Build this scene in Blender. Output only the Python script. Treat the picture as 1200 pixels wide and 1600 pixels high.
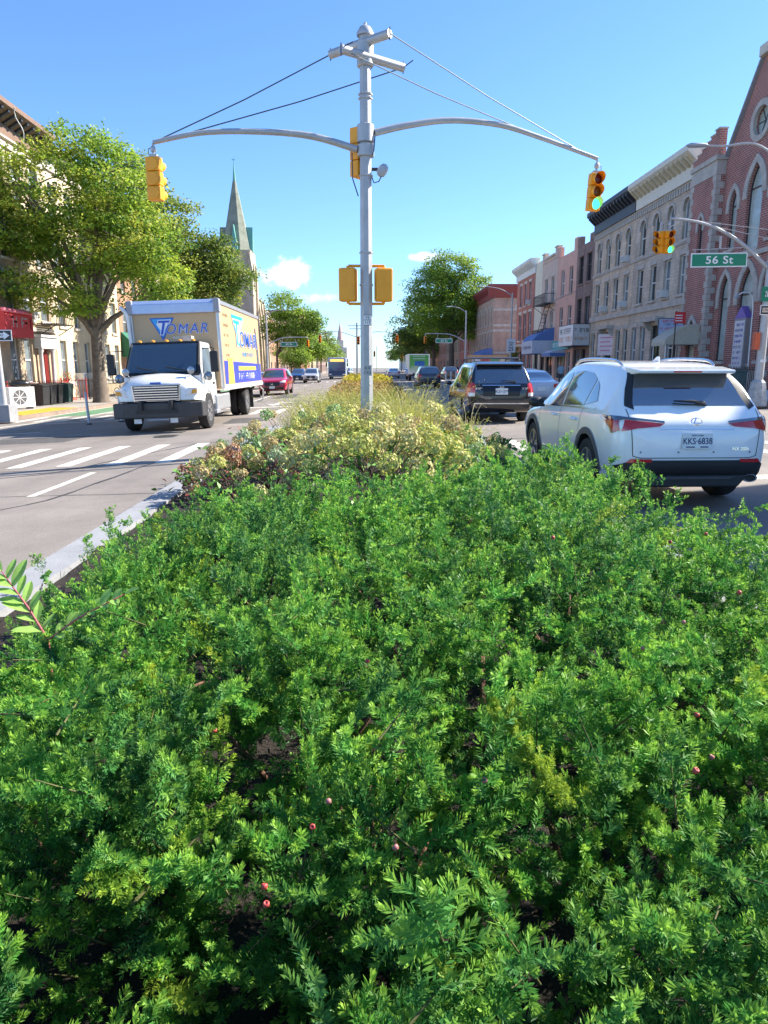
import bpy, bmesh, math, random
import numpy as np
from mathutils import Vector, Matrix, Euler
from mathutils.bvhtree import BVHTree
R = math.radians
rng = np.random.default_rng(7)
random.seed(7)
SC = bpy.context.scene
COL = SC.collection
for _o in list(bpy.data.objects):
    bpy.data.objects.remove(_o)

# ------------------------------------------------------------------ camera
CAM_H = 1.62
cam = bpy.data.cameras.new('camera')
cam_o = bpy.data.objects.new('camera', cam)
COL.objects.link(cam_o)
cam_o.location = (0, 0, CAM_H)
cam_o.rotation_euler = (R(90 - 11.61), 0, R(-1.377))
cam.sensor_fit = 'VERTICAL'
cam.sensor_height = 36.0
cam.lens = 1100 / 1600 * 36.0
cam.clip_start = 0.05
cam.clip_end = 6000
SC.camera = cam_o

# ------------------------------------------------------------------ sun + sky
SUN_EL = R(37)
SUN_AZ = math.atan2(0.940, 0.345)          # clockwise from +Y (street direction)
sdir = Vector((math.sin(SUN_AZ) * math.cos(SUN_EL), math.cos(SUN_AZ) * math.cos(SUN_EL), math.sin(SUN_EL)))
sun = bpy.data.lights.new('sun', 'SUN')
sun.energy = 3.0
sun.angle = R(0.53)
sun.color = (1.0, 0.93, 0.82)
sun_o = bpy.data.objects.new('sun', sun)
COL.objects.link(sun_o)
sun_o.rotation_euler = (-sdir).to_track_quat('-Z', 'Y').to_euler()
sun_o.location = (60, 30, 60)

world = bpy.data.worlds.new('World')
SC.world = world
world.use_nodes = True
wn = world.node_tree.nodes
wl = world.node_tree.links
wn.clear()
w_out = wn.new('ShaderNodeOutputWorld')
w_bg = wn.new('ShaderNodeBackground')
w_sky = wn.new('ShaderNodeTexSky')
w_sky.sky_type = 'NISHITA'
w_sky.sun_disc = False
w_sky.sun_elevation = SUN_EL
w_sky.sun_rotation = SUN_AZ
w_sky.altitude = 0
w_sky.air_density = 1.0
w_sky.dust_density = 0.1
w_sky.ozone_density = 2.5
w_bg.inputs['Strength'].default_value = 0.068
world.cycles.sampling_method = 'MANUAL'
world.cycles.sample_map_resolution = 256
w_tc = wn.new('ShaderNodeTexCoord')
w_noise = wn.new('ShaderNodeTexNoise')
w_noise.inputs['Scale'].default_value = 24.0
w_noise.inputs['Detail'].default_value = 7.0
w_noise.inputs['Roughness'].default_value = 0.62
wl.new(w_tc.outputs['Generated'], w_noise.inputs['Vector'])
# fair-weather cumulus: (azimuth from +Y clockwise, elevation, half width, half height, strength), all degrees
CLOUDS = [(-6.1, 7.0, 4.3, 1.7, 1.0), (-9.3, 9.3, 1.2, 0.8, 0.7), (4.6, 8.3, 1.9, 0.5, 0.6), (-3.6, 5.2, 2.6, 0.8, 0.55),
          (24.5, 29.2, 2.6, 1.1, 0.9), (-70, 14, 8, 3, .8), (110, 18, 9, 3, .8), (195, 16, 10, 3, .8)]
mask = None
for az, el, hw, hh, st in CLOUDS:
    a, e = R(az), R(el)
    c = Vector((math.sin(a) * math.cos(e), math.cos(a) * math.cos(e), math.sin(e)))
    rt = Vector((math.cos(a), -math.sin(a), 0))
    up = rt.cross(c)
    def dotn(v, off):
        d = wn.new('ShaderNodeVectorMath'); d.operation = 'DOT_PRODUCT'
        d.inputs[1].default_value = v
        wl.new(w_tc.outputs['Generated'], d.inputs[0])
        return d.outputs['Value']
    def mathn(op, a_, b_=None):
        m = wn.new('ShaderNodeMath'); m.operation = op
        for i, s in enumerate((a_, b_)):
            if s is None: continue
            if isinstance(s, (int, float)): m.inputs[i].default_value = s
            else: wl.new(s, m.inputs[i])
        return m.outputs[0]
    dx = mathn('DIVIDE', dotn(rt, 0), math.sin(R(hw)))
    dy = mathn('DIVIDE', mathn('SUBTRACT', dotn(up, 0), 0.0), math.sin(R(hh)))
    r2 = mathn('ADD', mathn('MULTIPLY', dx, dx), mathn('MULTIPLY', dy, dy))
    front = mathn('GREATER_THAN', dotn(c, 0), 0.5)
    v = mathn('SUBTRACT', mathn('MULTIPLY', w_noise.outputs['Fac'], 2.6), r2)      # noise eats the edge
    v = mathn('SUBTRACT', v, 0.75)
    mr = wn.new('ShaderNodeMapRange'); mr.interpolation_type = 'SMOOTHSTEP'
    mr.inputs['From Min'].default_value = 0.0
    mr.inputs['From Max'].default_value = 0.75
    mr.inputs['To Max'].default_value = st
    wl.new(v, mr.inputs['Value'])
    o = mathn('MULTIPLY', mr.outputs['Result'], front)
    mask = o if mask is None else mathn('MAXIMUM', mask, o)
w_mix = wn.new('ShaderNodeMix'); w_mix.data_type = 'RGBA'
wl.new(mask, w_mix.inputs['Factor'])
w_mix.inputs['B'].default_value = (7.4, 7.5, 7.8, 1)
w_tint = wn.new('ShaderNodeMix'); w_tint.data_type = 'RGBA'; w_tint.blend_type = 'MULTIPLY'; w_tint.inputs['Factor'].default_value = 1
wl.new(w_sky.outputs['Color'], w_tint.inputs['A']); w_tint.inputs['B'].default_value = (.56, .745, .98, 1)     # clear, dry, saturated blue
wl.new(w_tint.outputs['Result'], w_mix.inputs['A'])
wl.new(w_mix.outputs['Result'], w_bg.inputs['Color'])
wl.new(w_bg.outputs['Background'], w_out.inputs['Surface'])

SC.view_settings.view_transform = 'Standard'
SC.view_settings.look = 'None'
SC.view_settings.gamma = 1.0
SC.view_settings.use_curve_mapping = False
SC.view_settings.exposure = 2.05
SC.cycles.max_bounces = 5
SC.cycles.diffuse_bounces = 3
SC.cycles.glossy_bounces = 2
SC.cycles.transparent_max_bounces = 8
SC.cycles.use_denoising = True

# ------------------------------------------------------------------ helpers
MATS = {}
def mat(name, rgb, rough=0.6, metal=0.0, var=0.12, scale=6.0, bump=0.0, bscale=None, spec=0.5, coat=0.0, emit=None, trans=0.0, attr=False, hue=None):
    if name in MATS: return MATS[name]
    m = bpy.data.materials.new(name); m.use_nodes = True
    nt = m.node_tree; n = nt.nodes; l = nt.links
    b = n['Principled BSDF']
    b.inputs['Roughness'].default_value = rough
    b.inputs['Metallic'].default_value = metal
    b.inputs['Specular IOR Level'].default_value = spec
    b.inputs['Coat Weight'].default_value = coat
    b.inputs['Coat Roughness'].default_value = 0.04
    tc = n.new('ShaderNodeTexCoord')
    if attr:
        at = n.new('ShaderNodeAttribute'); at.attribute_name = 'Col'
        l.new(at.outputs['Color'], b.inputs['Base Color']); csock = at.outputs['Color']
    elif var > 0:
        no = n.new('ShaderNodeTexNoise'); no.inputs['Scale'].default_value = scale
        no.inputs['Detail'].default_value = 6; no.inputs['Roughness'].default_value = 0.65
        l.new(tc.outputs['Object'], no.inputs['Vector'])
        mr = n.new('ShaderNodeMapRange'); mr.inputs['From Min'].default_value = 0.3; mr.inputs['From Max'].default_value = 0.7
        l.new(no.outputs['Fac'], mr.inputs['Value'])
        mx = n.new('ShaderNodeMix'); mx.data_type = 'RGBA'
        h2 = hue or rgb
        mx.inputs['A'].default_value = (*[max(0, c * (1 - var)) for c in rgb], 1)
        mx.inputs['B'].default_value = (*[min(1, c * (1 + var)) for c in h2], 1)
        l.new(mr.outputs['Result'], mx.inputs['Factor'])
        l.new(mx.outputs['Result'], b.inputs['Base Color']); csock = mx.outputs['Result']
    else:
        b.inputs['Base Color'].default_value = (*rgb, 1); csock = None
    if bump > 0:
        nb = n.new('ShaderNodeTexNoise'); nb.inputs['Scale'].default_value = bscale or scale * 6; nb.inputs['Detail'].default_value = 5
        l.new(tc.outputs['Object'], nb.inputs['Vector'])
        bu = n.new('ShaderNodeBump'); bu.inputs['Strength'].default_value = bump; bu.inputs['Distance'].default_value = 0.02
        l.new(nb.outputs['Fac'], bu.inputs['Height']); l.new(bu.outputs['Normal'], b.inputs['Normal'])
    if emit:
        b.inputs['Emission Color'].default_value = (*emit[0], 1); b.inputs['Emission Strength'].default_value = emit[1]
    if trans > 0:
        tr = n.new('ShaderNodeBsdfTranslucent'); ms = n.new('ShaderNodeMixShader'); ms.inputs[0].default_value = trans
        if csock: l.new(csock, tr.inputs['Color'])
        else: tr.inputs['Color'].default_value = (*rgb, 1)
        l.new(b.outputs['BSDF'], ms.inputs[1]); l.new(tr.outputs['BSDF'], ms.inputs[2])
        l.new(ms.outputs['Shader'], n['Material Output'].inputs['Surface'])
    MATS[name] = m
    return m

def brick_mat(name, c1, c2, mortar, scale=1.0, bw=0.21, bh=0.075, ms=0.011, stain=0.25):
    """running bond on vertical walls; works on any wall through world-aligned generated axes (local x along the wall, z up)"""
    if name in MATS: return MATS[name]
    m = bpy.data.materials.new(name); m.use_nodes = True
    nt = m.node_tree; n = nt.nodes; l = nt.links; b = n['Principled BSDF']
    tc = n.new('ShaderNodeTexCoord'); sp = n.new('ShaderNodeSeparateXYZ'); l.new(tc.outputs['Object'], sp.inputs[0])
    ad = n.new('ShaderNodeMath'); ad.operation = 'ADD'; l.new(sp.outputs['X'], ad.inputs[0]); l.new(sp.outputs['Y'], ad.inputs[1])
    cb = n.new('ShaderNodeCombineXYZ'); l.new(ad.outputs[0], cb.inputs['X']); l.new(sp.outputs['Z'], cb.inputs['Y'])
    br = n.new('ShaderNodeTexBrick'); br.inputs['Scale'].default_value = scale
    br.inputs['Brick Width'].default_value = bw; br.inputs['Row Height'].default_value = bh; br.inputs['Mortar Size'].default_value = ms
    br.inputs['Mortar Smooth'].default_value = 0.3; br.inputs['Bias'].default_value = 0.0
    br.inputs['Color1'].default_value = (*c1, 1); br.inputs['Color2'].default_value = (*c2, 1); br.inputs['Mortar'].default_value = (*mortar, 1)
    l.new(cb.outputs[0], br.inputs['Vector'])
    no = n.new('ShaderNodeTexNoise'); no.inputs['Scale'].default_value = 0.9; no.inputs['Detail'].default_value = 8; l.new(tc.outputs['Object'], no.inputs['Vector'])
    mr = n.new('ShaderNodeMapRange'); mr.inputs['From Min'].default_value = .3; mr.inputs['From Max'].default_value = .7
    mr.inputs['To Min'].default_value = 1 - stain; mr.inputs['To Max'].default_value = 1 + stain * .5
    l.new(no.outputs['Fac'], mr.inputs['Value'])
    mx = n.new('ShaderNodeMix'); mx.data_type = 'RGBA'; mx.blend_type = 'MULTIPLY'; mx.inputs['Factor'].default_value = 1
    l.new(br.outputs['Color'], mx.inputs['A']); l.new(mr.outputs['Result'], mx.inputs['B'])
    l.new(mx.outputs['Result'], b.inputs['Base Color'])
    b.inputs['Roughness'].default_value = .85
    bu = n.new('ShaderNodeBump'); bu.inputs['Strength'].default_value = .5; bu.inputs['Distance'].default_value = .01
    iv = n.new('ShaderNodeMath'); iv.operation = 'SUBTRACT'; iv.inputs[0].default_value = 1; l.new(br.outputs['Fac'], iv.inputs[1])
    l.new(iv.outputs[0], bu.inputs['Height']); l.new(bu.outputs['Normal'], b.inputs['Normal'])
    MATS[name] = m
    return m

class MB:
    def __init__(s): s.v = []; s.f = []; s.mi = []
    def add(s, vs, fs, mi=0):
        o = len(s.v); s.v += [tuple(p) for p in vs]
        for f in fs: s.f.append(tuple(o + i for i in f)); s.mi.append(mi)
        return s
    def box(s, x0, x1, y0, y1, z0, z1, mi=0, M=None):
        vs = [(x0, y0, z0), (x1, y0, z0), (x1, y1, z0), (x0, y1, z0), (x0, y0, z1), (x1, y0, z1), (x1, y1, z1), (x0, y1, z1)]
        if M is not None: vs = [M @ Vector(p) for p in vs]
        return s.add(vs, [(0, 3, 2, 1), (4, 5, 6, 7), (0, 1, 5, 4), (1, 2, 6, 5), (2, 3, 7, 6), (3, 0, 4, 7)], mi)
    def cbox(s, c, size, mi=0, M=None):
        a, b, d = [q / 2 for q in size]
        return s.box(c[0] - a, c[0] + a, c[1] - b, c[1] + b, c[2] - d, c[2] + d, mi, M)
    def tube(s, pts, rad, n=8, caps=True, mi=0, twist=0):
        pts = [Vector(p) for p in pts]
        if not hasattr(rad, '__len__'): rad = [rad] * len(pts)
        o = len(s.v); up = None
        for i, p in enumerate(pts):
            t = (pts[min(i + 1, len(pts) - 1)] - pts[max(i - 1, 0)])
            t = t.normalized() if t.length > 1e-9 else Vector((0, 0, 1))
            if up is None:
                up = Vector((0, 0, 1)) if abs(t.z) < .9 else Vector((1, 0, 0))
            a = t.cross(up)
            a = a.normalized() if a.length > 1e-6 else t.orthogonal().normalized()
            b = t.cross(a).normalized(); up = -b if False else a.cross(t).normalized()
            for k in range(n):
                an = 2 * math.pi * (k + twist) / n
                s.v.append(tuple(p + (a * math.cos(an) + b * math.sin(an)) * rad[i]))
        for i in range(len(pts) - 1):
            for k in range(n):
                k2 = (k + 1) % n
                s.f.append((o + i * n + k, o + i * n + k2, o + (i + 1) * n + k2, o + (i + 1) * n + k)); s.mi.append(mi)
        if caps:
            s.f.append(tuple(o + k for k in range(n))[::-1]); s.mi.append(mi)
            e = o + (len(pts) - 1) * n
            s.f.append(tuple(e + k for k in range(n))); s.mi.append(mi)
        return s
    def lathe(s, prof, c=(0, 0, 0), axis='z', n=24, mi=0, caps=True):
        o = len(s.v)
        for (r, h) in prof:
            for k in range(n):
                a = 2 * math.pi * k / n; x, y = r * math.cos(a), r * math.sin(a)
                p = {'z': (x, y, h), 'x': (h, x, y), 'y': (x, h, y)}[axis]
                s.v.append((p[0] + c[0], p[1] + c[1], p[2] + c[2]))
        for i in range(len(prof) - 1):
            for k in range(n):
                k2 = (k + 1) % n
                s.f.append((o + i * n + k, o + i * n + k2, o + (i + 1) * n + k2, o + (i + 1) * n + k)); s.mi.append(mi)
        if caps:
            s.f.append(tuple(o + k for k in range(n))[::-1]); s.mi.append(mi)
            e = o + (len(prof) - 1) * n
            s.f.append(tuple(e + k for k in range(n))); s.mi.append(mi)
        return s
    def prism(s, poly, axis, a0, a1, mi=0):
        """poly in the two other axes (x->(y,z), y->(x,z), z->(x,y)) extruded a0..a1"""
        def P(u, w, a): return {'x': (a, u, w), 'y': (u, a, w), 'z': (u, w, a)}[axis]
        n = len(poly)
        vs = [P(u, w, a0) for u, w in poly] + [P(u, w, a1) for u, w in poly]
        fs = [tuple(range(n)), tuple(range(2 * n - 1, n - 1, -1))] + [(i, n + i, n + (i + 1) % n, (i + 1) % n) for i in range(n)]
        return s.add(vs, fs, mi)
    def mesh(s, name, mats, smooth=False, auto=None, fix=True):
        me = bpy.data.meshes.new(name)
        me.from_pydata(s.v, [], s.f)
        if not isinstance(mats, (list, tuple)): mats = [mats]
        for m in mats: me.materials.append(m)
        if len(mats) > 1: me.polygons.foreach_set('material_index', s.mi)
        if fix:
            bm = bmesh.new(); bm.from_mesh(me); bmesh.ops.recalc_face_normals(bm, faces=bm.faces); bm.to_mesh(me); bm.free()
        if smooth:
            me.polygons.foreach_set('use_smooth', [True] * len(me.polygons))
            if auto: me.set_sharp_from_angle(angle=R(auto))
        me.update()
        return me
    def build(s, name, mats, parent=None, loc=(0, 0, 0), rot=(0, 0, 0), smooth=False, auto=None, bevel=0):
        return link(name, s.mesh(name, mats, smooth, auto), parent, loc, rot, bevel)

def link(name, me, parent=None, loc=(0, 0, 0), rot=(0, 0, 0), bevel=0):
    o = bpy.data.objects.new(name, me)
    COL.objects.link(o); o.parent = parent; o.location = loc; o.rotation_euler = rot
    if bevel:
        b = o.modifiers.new('bevel', 'BEVEL'); b.width = bevel; b.segments = 2; b.limit_method = 'ANGLE'; b.angle_limit = R(35)
    return o
def tag(o, label, cat, group=None):
    o['label'] = label; o['category'] = cat
    if group: o['group'] = group
    return o
def struct(o):
    o['kind'] = 'structure'; return o
def thing(name, label, cat, loc=(0, 0, 0), rotz=0, group=None):
    o = bpy.data.objects.new(name, None); COL.objects.link(o)
    o.empty_display_size = .2
    o.location = loc; o.rotation_euler = (0, 0, rotz)
    return tag(o, label, cat, group)
def copy_tree(o, parent=None):
    c = o.copy(); COL.objects.link(c); c.parent = parent
    for ch in [x for x in o.children]: copy_tree(ch, c)
    return c
WS = bpy.data.scenes.new('workshop')          # scratch scene for evaluating text, booleans and skins; removed at the end
def baked(o):
    with bpy.context.temp_override(scene=WS, view_layer=WS.view_layers[0]):
        dg = bpy.context.evaluated_depsgraph_get(); dg.update()
        return bpy.data.meshes.new_from_object(o.evaluated_get(dg))
def text(name, body, size, m, parent=None, loc=(0, 0, 0), rot=(0, 0, 0), align='CENTER', extrude=.002, shear=0, sx=1.0, bold=0.0, spacing=1.0):
    cu = bpy.data.curves.new(name, 'FONT'); cu.body = body; cu.size = size; cu.align_x = align; cu.align_y = 'CENTER'
    cu.extrude = extrude; cu.shear = shear; cu.offset = bold; cu.space_character = spacing
    t = bpy.data.objects.new(name, cu); WS.collection.objects.link(t)
    me = baked(t); bpy.data.objects.remove(t)
    me.materials.clear(); me.materials.append(m); me.name = name
    if sx != 1.0:
        for v in me.vertices: v.co.x *= sx
    return link(name, me, parent, loc, rot)

def scribble(parent, w, h, m, loc, rot=(0, 0, 0), seed=1, fill=.8):
    """a line of print too small or blurred to read in the photograph: letter-sized strokes"""
    r = random.Random(seed); b = MB(); x = -w / 2
    while x < w / 2 - h * .3:
        lw = h * r.uniform(.4, .62)
        if r.random() < fill:
            t = h * .16
            for q in range(3):
                k = r.randrange(4)
                if k == 0: b.box(x, x + t, -.003, 0, -h / 2, h / 2)
                elif k == 1: b.box(x + lw - t, x + lw, -.003, 0, -h / 2, h / 2)
                elif k == 2: b.box(x, x + lw, -.004, 0, h / 2 - t, h / 2)
                else: b.box(x, x + lw, -.0035, 0, -t / 2, t / 2)
        x += lw + h * .16
    o = b.build('print_line', m, parent, loc, rot); o['kind'] = 'stuff'; return o
def np_mesh(name, verts, faces_flat, loop_tot, mats, cols=None, smooth=False):
    """big meshes from numpy; faces_flat int array, loop_tot faces' vertex counts"""
    me = bpy.data.meshes.new(name)
    me.vertices.add(len(verts)); me.vertices.foreach_set('co', np.ascontiguousarray(verts, np.float32).ravel())
    me.loops.add(len(faces_flat)); me.loops.foreach_set('vertex_index', np.ascontiguousarray(faces_flat, np.int32))
    st = np.concatenate([[0], np.cumsum(loop_tot)[:-1]]).astype(np.int32)
    me.polygons.add(len(loop_tot)); me.polygons.foreach_set('loop_start', st); me.polygons.foreach_set('loop_total', np.ascontiguousarray(loop_tot, np.int32))
    if cols is not None:
        a = me.attributes.new('Col', 'FLOAT_COLOR', 'POINT')
        a.data.foreach_set('color', np.concatenate([cols, np.ones((len(cols), 1))], 1).astype(np.float32).ravel())
    if smooth: me.polygons.foreach_set('use_smooth', np.ones(len(loop_tot), bool))
    me.update(calc_edges=True)
    for m in (mats if isinstance(mats, (list, tuple)) else [mats]): me.materials.append(m)
    return me
def unit(a): return a / (np.linalg.norm(a, axis=-1, keepdims=True) + 1e-9)
def leaf_mesh(name, C, D, N, ln, wd, col, m, fold=0.0):
    """one 4-vertex leaf per row: centre base C, direction D, normal N, length, width, colour"""
    D = unit(D); S = unit(np.cross(D, N)); n = len(C)
    ln = np.asarray(ln).reshape(-1, 1); wd = np.asarray(wd).reshape(-1, 1)
    up = unit(np.cross(S, D)) * wd * fold
    v = np.stack([C, C + D * ln * .45 + S * wd * .5 + up, C + D * ln, C + D * ln * .45 - S * wd * .5 + up], 1).reshape(-1, 3)
    f = np.arange(4 * n)
    return np_mesh(name, v, f, np.full(n, 4), m, np.repeat(col, 4, 0))

def gz(x):
    """cross slope of the avenue (it falls to the left, rises a little to the right)"""
    if x < -2.6: return 0.035 * (max(x, -13.2) + 2.6)
    if x > 2.7: return 0.012 * (min(x, 13.2) - 2.7)
    return 0.0
WALK = 0.15
ZL = gz(-13.2) + WALK      # sidewalk level, left
ZR = gz(13.2) + WALK       # sidewalk level, right
LX, RX = -18.0, 17.5       # building lines
# ------------------------------------------------------------------ setting: ground, road, pavements, medians
def asphalt():
    m = bpy.data.materials.new('asphalt'); m.use_nodes = True
    nt = m.node_tree; n = nt.nodes; l = nt.links; b = n['Principled BSDF']
    tc = n.new('ShaderNodeTexCoord')
    def noise(s, d, r=.6):
        q = n.new('ShaderNodeTexNoise'); q.inputs['Scale'].default_value = s; q.inputs['Detail'].default_value = d; q.inputs['Roughness'].default_value = r
        l.new(tc.outputs['Object'], q.inputs['Vector']); return q.outputs['Fac']
    def rng_(v, a, b_, c, d):
        q = n.new('ShaderNodeMapRange'); l.new(v, q.inputs['Value'])
        for k, x in zip(('From Min', 'From Max', 'To Min', 'To Max'), (a, b_, c, d)): q.inputs[k].default_value = x
        return q.outputs['Result']
    # wheel tracks run along Y: stretched noise
    mp = n.new('ShaderNodeMapping'); mp.inputs['Scale'].default_value = (1.1, 0.05, 1); l.new(tc.outputs['Object'], mp.inputs['Vector'])
    st = n.new('ShaderNodeTexNoise'); st.inputs['Scale'].default_value = 1.0; st.inputs['Detail'].default_value = 4; l.new(mp.outputs['Vector'], st.inputs['Vector'])
    a1 = rng_(noise(.45, 8, .7), .3, .7, .72, 1.22); a2 = rng_(noise(60, 3), .3, .7, .78, 1.22); a3 = rng_(st.outputs['Fac'], .3, .7, .84, 1.1)
    def mul(x, y):
        q = n.new('ShaderNodeMath'); q.operation = 'MULTIPLY'; l.new(x, q.inputs[0]); l.new(y, q.inputs[1]); return q.outputs[0]
    f = mul(mul(a1, a2), a3)
    mx = n.new('ShaderNodeMix'); mx.data_type = 'RGBA'; mx.blend_type = 'MULTIPLY'; mx.inputs['Factor'].default_value = 1
    mx.inputs['A'].default_value = (.235, .205, .178, 1); l.new(f, mx.inputs['B'])
    l.new(mx.outputs['Result'], b.inputs['Base Color']); b.inputs['Roughness'].default_value = .8
    bu = n.new('ShaderNodeBump'); bu.inputs['Strength'].default_value = .5; bu.inputs['Distance'].default_value = .008
    l.new(noise(140, 3), bu.inputs['Height']); l.new(bu.outputs['Normal'], b.inputs['Normal'])
    MATS['asphalt'] = m
    return m
M_ASPH = asphalt()
def worn_paint(name, rgb):
    """road paint with worn-through specks"""
    m = bpy.data.materials.new(name); m.use_nodes = True
    nt = m.node_tree; n = nt.nodes; l = nt.links; b = n['Principled BSDF']
    tc = n.new('ShaderNodeTexCoord'); q = n.new('ShaderNodeTexNoise'); q.inputs['Scale'].default_value = 9; q.inputs['Detail'].default_value = 10; q.inputs['Roughness'].default_value = .75
    l.new(tc.outputs['Object'], q.inputs['Vector'])
    r = n.new('ShaderNodeMapRange'); r.inputs['From Min'].default_value = .47; r.inputs['From Max'].default_value = .68; l.new(q.outputs['Fac'], r.inputs['Value'])
    mx = n.new('ShaderNodeMix'); mx.data_type = 'RGBA'; mx.inputs['A'].default_value = (*rgb, 1); mx.inputs['B'].default_value = (.2, .19, .18, 1)
    l.new(r.outputs['Result'], mx.inputs['Factor']); l.new(mx.outputs['Result'], b.inputs['Base Color']); b.inputs['Roughness'].default_value = .7
    MATS[name] = m; return m
M_PAINT = worn_paint('white_road_paint', (.74, .70, .60))
M_GREEN = worn_paint('green_bike_paint', (.10, .26, .12))
M_TACT = mat('yellow_tactile', (.62, .38, .04), .8, var=.15, scale=3)
M_CONC = mat('kerb_concrete', (.27, .275, .285), .85, var=.14, scale=3.5, bump=.25, bscale=60)
M_WALK = brick_mat('sidewalk_flags', (.36, .33, .29), (.32, .295, .26), (.17, .16, .15), bw=1.5, bh=1.5, ms=.012, stain=.25)
def flag_mat():
    m = M_WALK.copy(); m.name = 'sidewalk_flagstones'
    nt = m.node_tree
    for nd in nt.nodes:
        if nd.type == 'TEX_BRICK':
            nd.offset = 0.0
            for lk in list(nd.inputs['Vector'].links): nt.links.remove(lk)
            tc = [q for q in nt.nodes if q.type == 'TEX_COORD'][0]
            nt.links.new(tc.outputs['Object'], nd.inputs['Vector'])
    return m
M_FLAG = flag_mat()
M_SOIL = mat('dark_mulch', (.022, .016, .012), .95, var=.5, scale=30, bump=1.0, bscale=70)
M_SEAM = mat('tar_seam', (.045, .043, .042), .5, var=.1)

g = MB(); g.box(-3000, 3000, -3000, 3000, -1.4, -1.2)
struct(g.build('ground', mat('ground_earth', (.16, .15, .12), .95, var=.2, scale=.02)))
r = MB(); xs = [-90, -13.2, -2.6, 2.7, 13.2, 90]
for i in range(5):
    r.add([(xs[i], -40, gz(xs[i])), (xs[i + 1], -40, gz(xs[i + 1])), (xs[i + 1], 620, gz(xs[i + 1])), (xs[i], 620, gz(xs[i]))], [(0, 1, 2, 3)])
for i in range(5):
    r.add([(xs[i], -40, -1.3), (xs[i + 1], -40, -1.3), (xs[i + 1], -40, gz(xs[i + 1])), (xs[i], -40, gz(xs[i]))], [(0, 1, 2, 3)])
road = struct(r.build('road', M_ASPH))

def road_quad(name, pts, m, dz=.004):
    b = MB(); b.add([(x, y, gz(x) + dz) for x, y in pts], [tuple(range(len(pts)))])
    return b.build(name, m, road)
def rect(name, x0, x1, y0, y1, m, dz=.004):
    return road_quad(name, [(x0, y0), (x1, y0), (x1, y1), (x0, y1)], m, dz)
for k in range(12):
    x = -2.76 - .87 * k; rect('crosswalk_bar', x - .14, x + .14, 12.45, 15.75, M_PAINT)
for k in range(12):
    x = 3.2 + .87 * k; rect('crosswalk_bar', x - .14, x + .14, 12.45, 15.75, M_PAINT)
for k in range(31):
    x = -12.9 + .87 * k; rect('crosswalk_bar', x - .15, x + .15, 25.9, 28.9, M_PAINT)
for k in range(12):
    for s in (-1, 1):
        x = s * (2.9 + .87 * k); rect('crosswalk_bar', x - .15, x + .15, 83.0, 86.0, M_PAINT)
rect('stop_line', -13, -2.6, 30.4, 30.85, M_PAINT)
rect('stop_line', 2.75, 13, 9.9, 10.3, M_PAINT)
rect('lane_line', -4.53, -4.41, 9.3, 11.5, M_PAINT)
rect('lane_line', -4.53, -4.41, 0.5, 5.5, M_PAINT)
rect('lane_line', -6.0, -5.87, 31.0, 44.0, M_PAINT)
for k in range(5):
    rect('lane_line', -6.0, -5.88, 50 + 9 * k, 53 + 9 * k, M_PAINT)
    rect('lane_line', 5.9, 6.02, 33 + 9 * k, 36 + 9 * k, M_PAINT)
rect('lane_line', 2.8, 5.6, 30.0, 30.2, M_PAINT)
rect('lane_line', -9.25, -9.13, 31, 80, M_PAINT)
rect('lane_line', 9.1, 9.22, 31, 80, M_PAINT)
# turn arrow for the oncoming lane
road_quad('turn_arrow', [(-4.3, 33.2), (-4.1, 33.2), (-4.1, 35.4), (-4.3, 35.4)], M_PAINT)
road_quad('turn_arrow', [(-4.2, 31.9), (-3.75, 33.2), (-4.65, 33.2)], M_PAINT)
road_quad('turn_arrow', [(-4.1, 34.3), (-3.4, 33.9), (-3.4, 34.35), (-4.1, 34.7)], M_PAINT)
rect('bike_lane_surface', -13.0, -11.35, 29.3, 84, M_GREEN)
rect('bike_lane_line', -11.3, -11.12, 27, 84, M_PAINT, .006)
rect('bike_lane_line', -13.15, -13.0, 27, 84, M_PAINT, .006)
road_quad('bike_lane_line', [(-11.1, 24.6), (-8.2, 25.2), (-8.2, 25.32), (-11.1, 24.75)], M_PAINT)
road_quad('bike_lane_line', [(-13.0, 20.2), (-11.12, 27), (-11.28, 27), (-13.2, 20.4)], M_PAINT)
road_quad('bike_lane_line', [(-10.6, 20.5), (-9.5, 20.7), (-9.5, 20.85), (-10.6, 20.65)], M_PAINT)
# tar seams and crack fillings: thin wandering strips
def seam(pts, w=.035):
    b = MB(); random.seed(int(pts[0][1] * 100)); P = []
    for (x0, y0), (x1, y1) in zip(pts[:-1], pts[1:]):
        for t in range(12):
            f = t / 12; P.append((x0 + (x1 - x0) * f + random.uniform(-.03, .03), y0 + (y1 - y0) * f + random.uniform(-.03, .03)))
    for i in range(len(P) - 1):
        (x0, y0), (x1, y1) = P[i], P[i + 1]; L = math.hypot(x1 - x0, y1 - y0) or 1; nx, ny = -(y1 - y0) / L, (x1 - x0) / L
        ww = w * random.uniform(.6, 1.2)
        b.add([(x0 + nx * ww, y0 + ny * ww, gz(x0) + .0025), (x0 - nx * ww, y0 - ny * ww, gz(x0) + .0025), (x1 - nx * ww, y1 - ny * ww, gz(x1) + .0025), (x1 + nx * ww, y1 + ny * ww, gz(x1) + .0025)], [(0, 1, 2, 3)])
    b.build('tar_seam', M_SEAM, road)
seam([(-7.5, 11.9), (-2.7, 12.3)], .02)
seam([(-7.5, 10.2), (-5.2, 11.6), (-3.6, 16.2)], .025)
seam([(-6.0, 5.5), (-4.1, 9.0), (-3.4, 16.5)], .025)
seam([(-2.75, 9.2), (-7.0, 9.6)], .012)
seam([(-8.0, 30), (-8.0, 60)], .03)
seam([(3.2, 16.2), (13, 16.5)], .03)

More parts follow.
